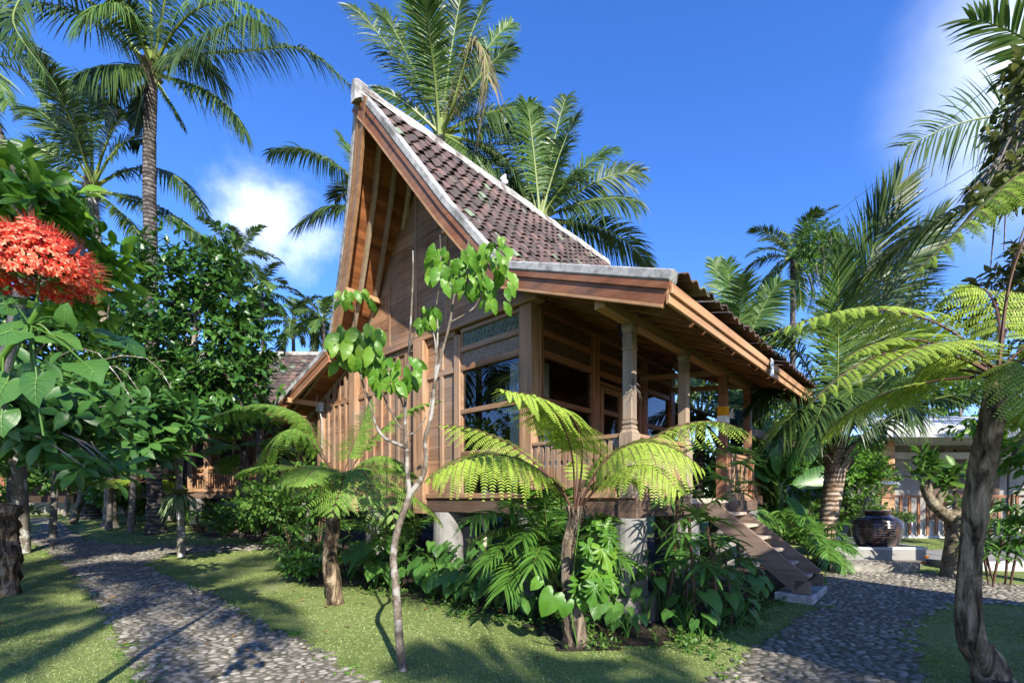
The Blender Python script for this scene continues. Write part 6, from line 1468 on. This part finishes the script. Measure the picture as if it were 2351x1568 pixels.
beam(b, al(-.5, 2.16), al(1, 2.16), .06, .05); b.build('railing', 'honey_y', fv)
b = MB(); beam(b, al(-.6, 3.08, .3), al(1.12, 3.08, .3), .12, .16); b.build('fascia', 'dark_wood', fv)
b = MB(); q = [al(-.7, 3.14, .35), al(1.15, 3.14, .35), al(1.1, 3.9, -1.3), al(-.7, 3.9, -1.3)]; q += [p + [0, 0, .06] for p in q]; b.add(q, BOXF); b.build('roof', 'tile', fv)
for t_ in (.35, 1.0):
    b = MB(); beam(b, al(t_, .3), al(t_, 1.33), .28, .28, up=(1, 0, 0)); b.build('pier', 'footing', fv)
# right building
rb = thing('grey_building', 'grey rendered building with flat pale roof and red-brown railing on the right', 'building', [12, 13, .8])
YB = 13.0
def X_(x, Y=YB): return (x - CX) / FL * Y
def Z_(y, Y=YB): return H + (YH - y) / FL * Y
fzr = Z_(1198)
b = MB(); box(b, X_(2030), X_(2520), YB + 1.3, YB + 1.5, fzr, 3.4); box(b, X_(2030), X_(2030) + .2, YB + 1.5, YB + 5, fzr, 3.4); b.build('wall', 'greywall', rb)
b = MB(); box(b, X_(2225), X_(2262), YB + 1.22, YB + 1.3, fzr, 3.0); box(b, X_(2290), X_(2400), YB + 1.22, YB + 1.3, fzr, 3.0); b.build('door', 'dark_wood', rb)
b = MB(); box(b, X_(1984), X_(2520), YB - .8, YB + 6, Z_(1004, YB - .8), Z_(985, YB - .8)); b.build('eave_slab', 'whitewall', rb, bevel=.01)
b = MB(); zz = Z_(985, YB - .8) + .004; q = [(X_(1984), YB - .8, zz), (X_(2520), YB - .8, zz), (X_(2520), YB + 4, zz + 1.1), (X_(2030), YB + 4, zz + 1.1)]; q += [(p[0], p[1], p[2] + .08) for p in q]; b.add(q, BOXF); b.build('roof', 'greyroof', rb)
b = MB(); box(b, X_(2045), X_(2520), YB + 1.0, YB + 1.295, Z_(1046), Z_(1030)); b.build('lintel', 'whitewall', rb, bevel=.01)
b = MB(); box(b, X_(2023), X_(2054), YB - .02, YB + .36, fzr, Z_(1004)); c_ = b.build('column', 'honey_x', rb, bevel=.01)
b = MB(); box(b, X_(2010), X_(2520), YB + .05, YB + 1.3, Z_(1245), fzr); box(b, X_(2010), X_(2520), YB + .01, YB + .048, Z_(1247), Z_(1228)); b.build('terrace_edge', 'whitewall', rb, bevel=.01)
b = MB(); box(b, X_(1925), X_(2020), YB + 1, YB + 1.1, Z_(1198), Z_(1185)); b.build('kerb', 'whitewall', rb)
b = MB(); box(b, X_(2012), X_(2520), YB - .06, YB - .0, Z_(1142), Z_(1136)); rl = b.build('railing', 'red_x', rb)
for x in np.arange(2062, 2330, 20.5):
    b = MB(); box(b, X_(x), X_(x) + .075, YB - .055, YB - .02, Z_(1228), Z_(1142)); b.build('baluster', 'red_z', rl)
b = MB(); box(b, X_(1925), X_(2014), YB + .9, YB + .96, Z_(1152), Z_(1147)); rl = b.build('railing', 'red_x', rb)
for x in np.arange(1932, 2014, 16.5):
    b = MB(); box(b, X_(x), X_(x) + .06, YB + .9, YB + .95, Z_(1196), Z_(1152)); b.build('baluster', 'red_z', rl)
b = MB(); box(b, X_(2010), X_(2520), YB + .3, YB + .5, .1, Z_(1246)); b.build('plinth', 'greywall', rb)
t = thing('column_cloth', 'yellow and white cloth tied round the honey wooden column of the grey building', 'cloth', P(2038, 1108, YB)); b = MB(); box(b, X_(2021), X_(2056), YB - .05, YB + .4, Z_(1104), Z_(1094)); b.build('yellow_band', 'yellow', t, bevel=.02); b = MB(); box(b, X_(2019), X_(2060), YB - .08, YB + .42, Z_(1112), Z_(1104.5)); tube(b, [P(2058, 1108, YB - .1), P(2064, 1112, YB - .12), P(2060, 1120, YB - .1)], [.03, .06, .02], 8); b.build('white_band', 'white', t, bevel=.02)
# terrace steps
tr = thing('stone_terrace', 'grey concrete terrace with pale kerbs stepping down in front of the grey building', 'terrace', [8, 9.5, .1])
ya = 9.45; zt = .46
def pl(pts, z0, z1, name, mt):
    b = MB(); n = len(pts); V = [(x, y, z0) for x, y in pts] + [(x, y, z1) for x, y in pts]
    b.add(V, [[i, (i + 1) % n, n + (i + 1) % n, n + i] for i in range(n)]); b.add(V, [list(range(n, 2 * n))]); return b.build(name, mt, tr, bevel=.008)
X9 = lambda x, Y: (x - CX) / FL * Y
pl([(X9(1915, ya), ya), (X9(2127, ya), ya), (X9(2127, ya) + .25, 13), (X9(1915, 13) - .6, 13)], 0, zt, 'terrace_slab', 'greywall')
pl([(X9(1915, ya), ya - .001), (X9(2131, ya), ya - .001), (X9(2131, ya), ya + .12), (X9(1915, ya), ya + .12)], zt + .002, zt + .05, 'kerb', 'whitewall')
pl([(X9(2122, ya), ya + .12), (X9(2131, ya), ya + .12), (X9(2131, ya) + .3, 12.9), (X9(2122, ya) + .3, 12.9)], zt + .003, zt + .051, 'kerb', 'whitewall')
y8 = 8.75
pl([(X9(1905, y8), y8), (X9(2108, y8), y8), (X9(2118, ya), ya - .01), (X9(1905, ya), ya - .01)], 0, .25, 'lower_step', 'footing')
pl([(X9(2131, ya) + .02, ya - .35), (X9(2600, ya), ya - .9), (X9(2600, 12.9), 12.9), (X9(2131, ya) + .33, 12.9)], 0, .27, 'side_slab', 'greywall')
pl([(X9(2131, ya) + .02, ya - .47), (X9(2600, ya), ya - 1.02), (X9(2600, ya), ya - .91), (X9(2131, ya) + .02, ya - .36)], 0, .30, 'kerb', 'whitewall')
b = MB(); r = np.random.default_rng(2); n = 260; xs = r.uniform(X9(1905, y8) + .1, X9(2100, y8), n); ys = r.uniform(y8 + .06, ya - .1, n); v, f3, f4 = BALL
Rm = np.tile(np.eye(3), (n, 1, 1)); inst2(b, BALL, Rm, np.stack([xs, ys, np.full(n, .255)], -1), np.stack([r.uniform(.05, .085, n), r.uniform(.03, .045, n), np.full(n, .02)], -1)); b.build('cobble_topping', 'cobble', tr, smooth=True)
# jar
t = thing('storage_jar', 'large dark glazed ribbed jar on the terrace before the yellow column', 'jar', P(2012, 1258, 9.9)); c = P(2012, 1256, 9.9); c[2] = zt
b = MB(); pr = []; Rz = [(.30, 0), (.36, .08), (.42, .24), (.455, .42), (.45, .52), (.40, .61), (.30, .68), (.235, .71)]
zz = np.linspace(0, .71, 110); rr_ = np.interp(zz, [q[1] for q in Rz], [q[0] for q in Rz]); rr_ = np.convolve(np.pad(rr_, 4, 'edge'), np.ones(9) / 9, 'valid') + .007 * np.abs(np.sin(zz * 62)) * (zz < .66)
lathe(b, [(rr_[i], zz[i]) for i in range(110)], c, 48); b.build('body', 'jar', t, smooth=True)
b = MB(); lathe(b, [(.235, .70), (.23, .74), (.262, .752), (.265, .775), (.24, .785), (.2, .78), (.19, .6)], c, 40); b.build('rim', 'jar', t, smooth=True)
g0 = c + [0, 0, .6]; tree('potted_shrub', 'thin leafy shrub growing out behind the ribbed jar', c + [.1, .5, 0], [c + [.1, .5, 0], c + [.1, .5, .8], c + [.2, .5, 1.1]], [.02, .015, .01], [(P(2060, 1180, 10.3), [.28, .2, .2]), (P(2080, 1185, 10.3), [.2, .2, .12]), (P(2040, 1110, 10.3), [.12, .2, .35]), (P(2060, 1095, 10.3), [.15, .2, .1])], 60, .09, 'midleaf', 'twig', tpl=OVATE_LO, per=5, seed=300, nb=8, cat='shrub', rb=.008)
t = thing('white_planter', 'small white tapered planter standing beside the pale palm trunk', 'planter', P(1918, 1256, 10.2)); c = P(1918, 1253, 10.2); b = MB(); q = [(c[0] + dx * .2, c[1] + dy * .2, c[2]) for dx, dy in ((-1, -1), (1, -1), (1, 1), (-1, 1))] + [(c[0] + dx * .13, c[1] + dy * .13, c[2] + .3) for dx, dy in ((-1, -1), (1, -1), (1, 1), (-1, 1))]; b.add(q, BOXF); b.build('pot', 'white', t, bevel=.01); b = MB(); box(b, c[0] - .06, c[0] + .06, c[1] - .19, c[1] - .17, c[2] + .08, c[2] + .12); b.build('handle', 'steel', t)
for i, (x, y, lab) in enumerate([(2128, 1281, 'orange marigold offering on the upper terrace step edge'), (2119, 1294, 'orange marigold offering on the lower terrace step edge')]):
    b = MB(); r = np.random.default_rng(i); c = P(x, y, 9.0 if i == 0 else 8.9); n = 50; d = rand_dirs(n, r); d[:, 2] = abs(d[:, 2]); strips(b, c + d * .01, d, nrm(np.cross(d, [.1, .2, 1])), .05, .02, .1, 2, [.5, 1, .5]); b.solo('marigold_flower', 'yellow', lab, 'flower', c, 'orange marigold offerings')
# garden lights and cables, fallen leaves
for i, (x, y, lab) in enumerate([(688, 1335, 'black garden spotlight with curled cable at the edge of the bed beside the lady palm'), (1292, 1492, 'small black garden spotlight at the foot of the bright tree fern'), (122, 1262, 'small garden spotlight on the lawn beside the left path')]):
    g0 = G(x, y); t = thing('garden_spotlight', lab, 'garden light', g0, 'garden spotlights'); s = .6 if i == 1 else 1
    b = MB(); tube(b, [g0 + [0, 0, .0], g0 + [0, 0, .10 * s]], .012, 8); b.build('spike', 'black', t); b = MB(); tube(b, [g0 + [0, 0, .10 * s], g0 + [.02, -.03, .2 * s]], .045 * s, 14); b.build('lamp_head', 'black', t, smooth=False)
    b = MB(); r = np.random.default_rng(i + 50); tube(b, spline([g0 + [0, 0, .12 * s], g0 + [-.15, 0, .25 * s], g0 + [-.3 * s, .05, .28 * s], g0 + [-.1, .1, .05], g0 + [.15, .1, .01], g0 + [.25, .3, .01]], 30), .006, 5); b.build('cable', 'black', t)
r = np.random.default_rng(44)
for i, (x, y, lab) in enumerate([(1142, 1408, 'fallen orange leaf on the lawn below the taro row'), (1228, 1328, 'fallen brown leaf lying in the bed'), (590, 1504, 'fallen leaf on the cobbles of the left path'), (790, 1441, 'fallen leaf on the grass beside the left path'), (1690, 1385, 'fallen leaf on the grass near the stair foot')]):
    g0 = G(x, y); b = MB(); a = r.uniform(0, 6); D = nrm(np.array([[math.cos(a), math.sin(a), .15]])); inst(b, OVATE[0], OVATE[1], frames(D, np.array([[.1, 0, 1.]])), (g0 + [0, 0, .03])[None], np.array([.09])); b.solo('fallen_leaf', 'yellow' if i == 0 else 'coco_dry', lab, 'leaf', g0, 'fallen leaves')
# overhead wires
for i, (p, q, lab) in enumerate([((1850, 545, 30), (2200, 240, 12), 'uppermost thin overhead wire crossing the sky at the right'), ((2090, 475, 22), (2351, 280, 10), 'middle overhead wire crossing the sky at the right'), ((2100, 585, 22), (2351, 425, 9), 'lowest overhead wire crossing the sky at the right')]):
    a, c = P(*p), P(*q); c = a + (c - a) * 1.6; m = (a + c) / 2 - [0, 0, .25]; b = MB(); tube(b, spline([a - (c - a) * .3, a, m, c], 40), .011, 5); b.solo('overhead_wire', 'black', lab, 'wire', a, 'overhead wires')
# small leaning trunk beyond the path
b = MB(); tube(b, spline([G(166, 1203), P(172, 1185, 16.5), P(182, 1160, 16.6), P(190, 1120, 16.7)], 12), [.13] * 4 + [.1] * 8, 8); b.solo('leaning_trunk', 'gnarl', 'short mossy leaning trunk beside the far bend of the left path', 'trunk', G(166, 1203), smooth=True)

# ================================================================== OUT OF VIEW: palms and roof read from shade and reflections, bushes added
SHADE = [(.0, -8.2, 9.3, 3.2, 13, 'coconut palm standing behind the viewpoint'), (-3.2, -10.5, 11.0, 3.4, 13, 'tall coconut palm well behind the viewpoint'), (-4.6, -5.0, 7.8, 3.0, 12, 'short coconut palm behind and left of the viewpoint'), (5.3, -8.0, 6.3, 2.6, 12, 'low coconut palm behind and right of the viewpoint'), (-7.5, -9.0, 10.0, 3.4, 12, 'coconut palm behind the far left of the lawn'),
    (-10.5, 4.6, 6.0, 3.6, 14, 'coconut palm outside the left edge mirrored in the gable window'), (-14, 7.6, 8.5, 4.0, 14, 'taller coconut palm outside the left edge'), (-12.5, 2.4, 3.6, 3.4, 14, 'young coconut palm outside the left edge'), (14, 6.4, 5.0, 3.6, 14, 'coconut palm outside the right edge beyond the cobbled path'), (17, 9.0, 7.5, 3.6, 14, 'tall coconut palm outside the right edge')]
for i, (x, y, h, L, n, lab) in enumerate(SHADE):
    palm('coconut_palm', lab, [x, y, 0], np.array([x + .3, y, h]), [], .17, .13, n, L, leafL=.9, w=.07, seed=400 + i, n=46, K=3, one=True, boots=False, group='coconut palms round the viewpoint')
for i, (x, y, z, rx, lab) in enumerate([(-14, 4.5, 1.6, 3.2, 'broad unseen bush added outside the left edge'), (-17, 8, 2.4, 4., 'tall unseen bush added outside the left edge'), (16, 6, 1.8, 3.4, 'broad unseen bush added outside the right edge'), (-13, 9.5, 3.2, 3.6, 'round tall unseen bush added outside the left edge beyond the palms'), (-12, 2.5, 2.8, 3.2, 'tall dense unseen bush added outside the left edge near the young palm'), (-18, 4, 5.0, 4.5, 'very tall unseen bush added outside the left edge')]):  # unseen bushes added so the window glass reflects less sky
    tree('leafy_bush', lab, [x, y, 0], [np.array([x, y, 0.]), np.array([x, y, z / 2]), np.array([x, y, z])], [.1, .08, .05], [([x, y, z], [1.5, rx, z])], 420, .3, 'midleaf', 'twig', tpl=OVATE_LO, seed=500 + i, cat='bush', group='unseen bushes added for the window reflections')
sh = thing('garden_house', 'tiled roof garden house behind and right of the viewpoint', 'house', [9, -2, 0])
q0 = np.array([7.6, 2.6]); q1 = np.array([9.6, .3]); dd = nrm(q1 - q0); q1 = q0 + dd * 6; nd = np.array([dd[1], -dd[0]]); nd = nd if nd[1] < 0 else -nd
hh = 4.0
b = MB(); A_ = [(*(q0 - dd * .3), hh), (*q1, hh), (*(q1 + nd * 5), hh + .2), (*(q0 - dd * .3 + nd * 5), hh + .2)]; A_ += [(p[0], p[1], p[2] + .15) for p in A_]; b.add(A_, BOXF); b.build('roof', 'dark_wood_x', sh)
b = MB()
for k, p in enumerate([q0 + nd * .8 + dd * .3, q1 + nd * .8 - dd * .6, q1 + nd * 4 - dd * .6, q0 + nd * 4 + dd * .3]): beam(b, (*p, 0), (*p, hh), .16, .16, up=(1, 0, 0))
b.build('posts', 'wood_z', sh)
# ================================================================== CAMERA, SUN, SKY
cam = bpy.data.cameras.new('camera'); co = bpy.data.objects.new('camera', cam); COL.objects.link(co)
co.location = (0, 0, H); co.rotation_euler = (math.radians(90), 0, 0)
cam.sensor_width = 36; cam.lens = FL / 2351 * 36; cam.shift_y = (YH - 784) / 2351; cam.clip_end = 2000; cam.clip_start = .05
sc.camera = co
sd = nrm(SUN_DIR); az = math.atan2(sd[0], sd[1])
sl = bpy.data.lights.new('sun', 'SUN'); sl.energy = 3.9; sl.angle = math.radians(.55); sl.color = (1, .93, .82)
so = bpy.data.objects.new('sun', sl); COL.objects.link(so)
v = Vector((sd[0] * math.cos(SUN_EL), sd[1] * math.cos(SUN_EL), math.sin(SUN_EL)))
so.rotation_euler = v.to_track_quat('Z', 'Y').to_euler(); so.location = (3, -6, 12)
w = bpy.data.worlds.new('World'); sc.world = w; w.use_nodes = True
nt = w.node_tree; nt.nodes.clear(); L = nt.links
sky = N(nt, 'ShaderNodeTexSky', sky_type='NISHITA'); sky.sun_disc = False
sky.sun_elevation = SUN_EL; sky.sun_rotation = az; sky.altitude = 400; sky.air_density = 1.0; sky.dust_density = .25; sky.ozone_density = 3.0
hs = N(nt, 'ShaderNodeHueSaturation'); hs.inputs['Saturation'].default_value = 1.2; hs.inputs['Value'].default_value = 1.0
L.new(mixc(nt, 1.0, sky.outputs[0], (.75, .71, .89), 'MULTIPLY'), hs.inputs['Color'])
tc = N(nt, 'ShaderNodeTexCoord').outputs['Generated']
nn = noise(nt, tc, 5.5, 8, .58, .3); nn2 = noise(nt, tc, 16, 6, .6, .2)
def cloud_blob(px, py, r, soft, amp=.35, stretch=None):
    d = nrm(P(px, py, 1) - np.array([0, 0, H]))
    vm = N(nt, 'ShaderNodeVectorMath', operation='DISTANCE'); vm.inputs[1].default_value = tuple(d); L.new(tc, vm.inputs[0])
    q = math_(nt, 'SUBTRACT', r, vm.outputs['Value'])
    q = math_(nt, 'ADD', q, math_(nt, 'MULTIPLY', math_(nt, 'SUBTRACT', nn, .5), amp))
    q = math_(nt, 'ADD', q, math_(nt, 'MULTIPLY', math_(nt, 'SUBTRACT', nn2, .5), amp * .35))
    mr = N(nt, 'ShaderNodeMapRange', interpolation_type='SMOOTHSTEP'); mr.inputs[1].default_value = 0; mr.inputs[2].default_value = soft; L.new(q, mr.inputs[0])
    return mr.outputs[0]
acc = None
for a in CLOUDS:
    q = cloud_blob(*a[:5]); q = math_(nt, 'MULTIPLY', q, a[5])
    acc = q if acc is None else math_(nt, 'MAXIMUM', acc, q)
shade = mixc(nt, nn2, (2.9, 3.4, 4.5), (5.3, 5.6, 6.2))
col = mixc(nt, acc, hs.outputs[0], shade)
bg = N(nt, 'ShaderNodeBackground'); bg.inputs[1].default_value = .15; L.new(col, bg.inputs[0])
o = N(nt, 'ShaderNodeOutputWorld'); L.new(bg.outputs[0], o.inputs[0])
sc.view_settings.view_transform = 'Standard'; sc.view_settings.look = 'None'; sc.view_settings.exposure = 1.4; sc.view_settings.gamma = 1
sc.cycles.use_denoising = True
sc.cycles.max_bounces = 8; sc.cycles.transparent_max_bounces = 12; sc.cycles.caustics_reflective = False; sc.cycles.caustics_refractive = False
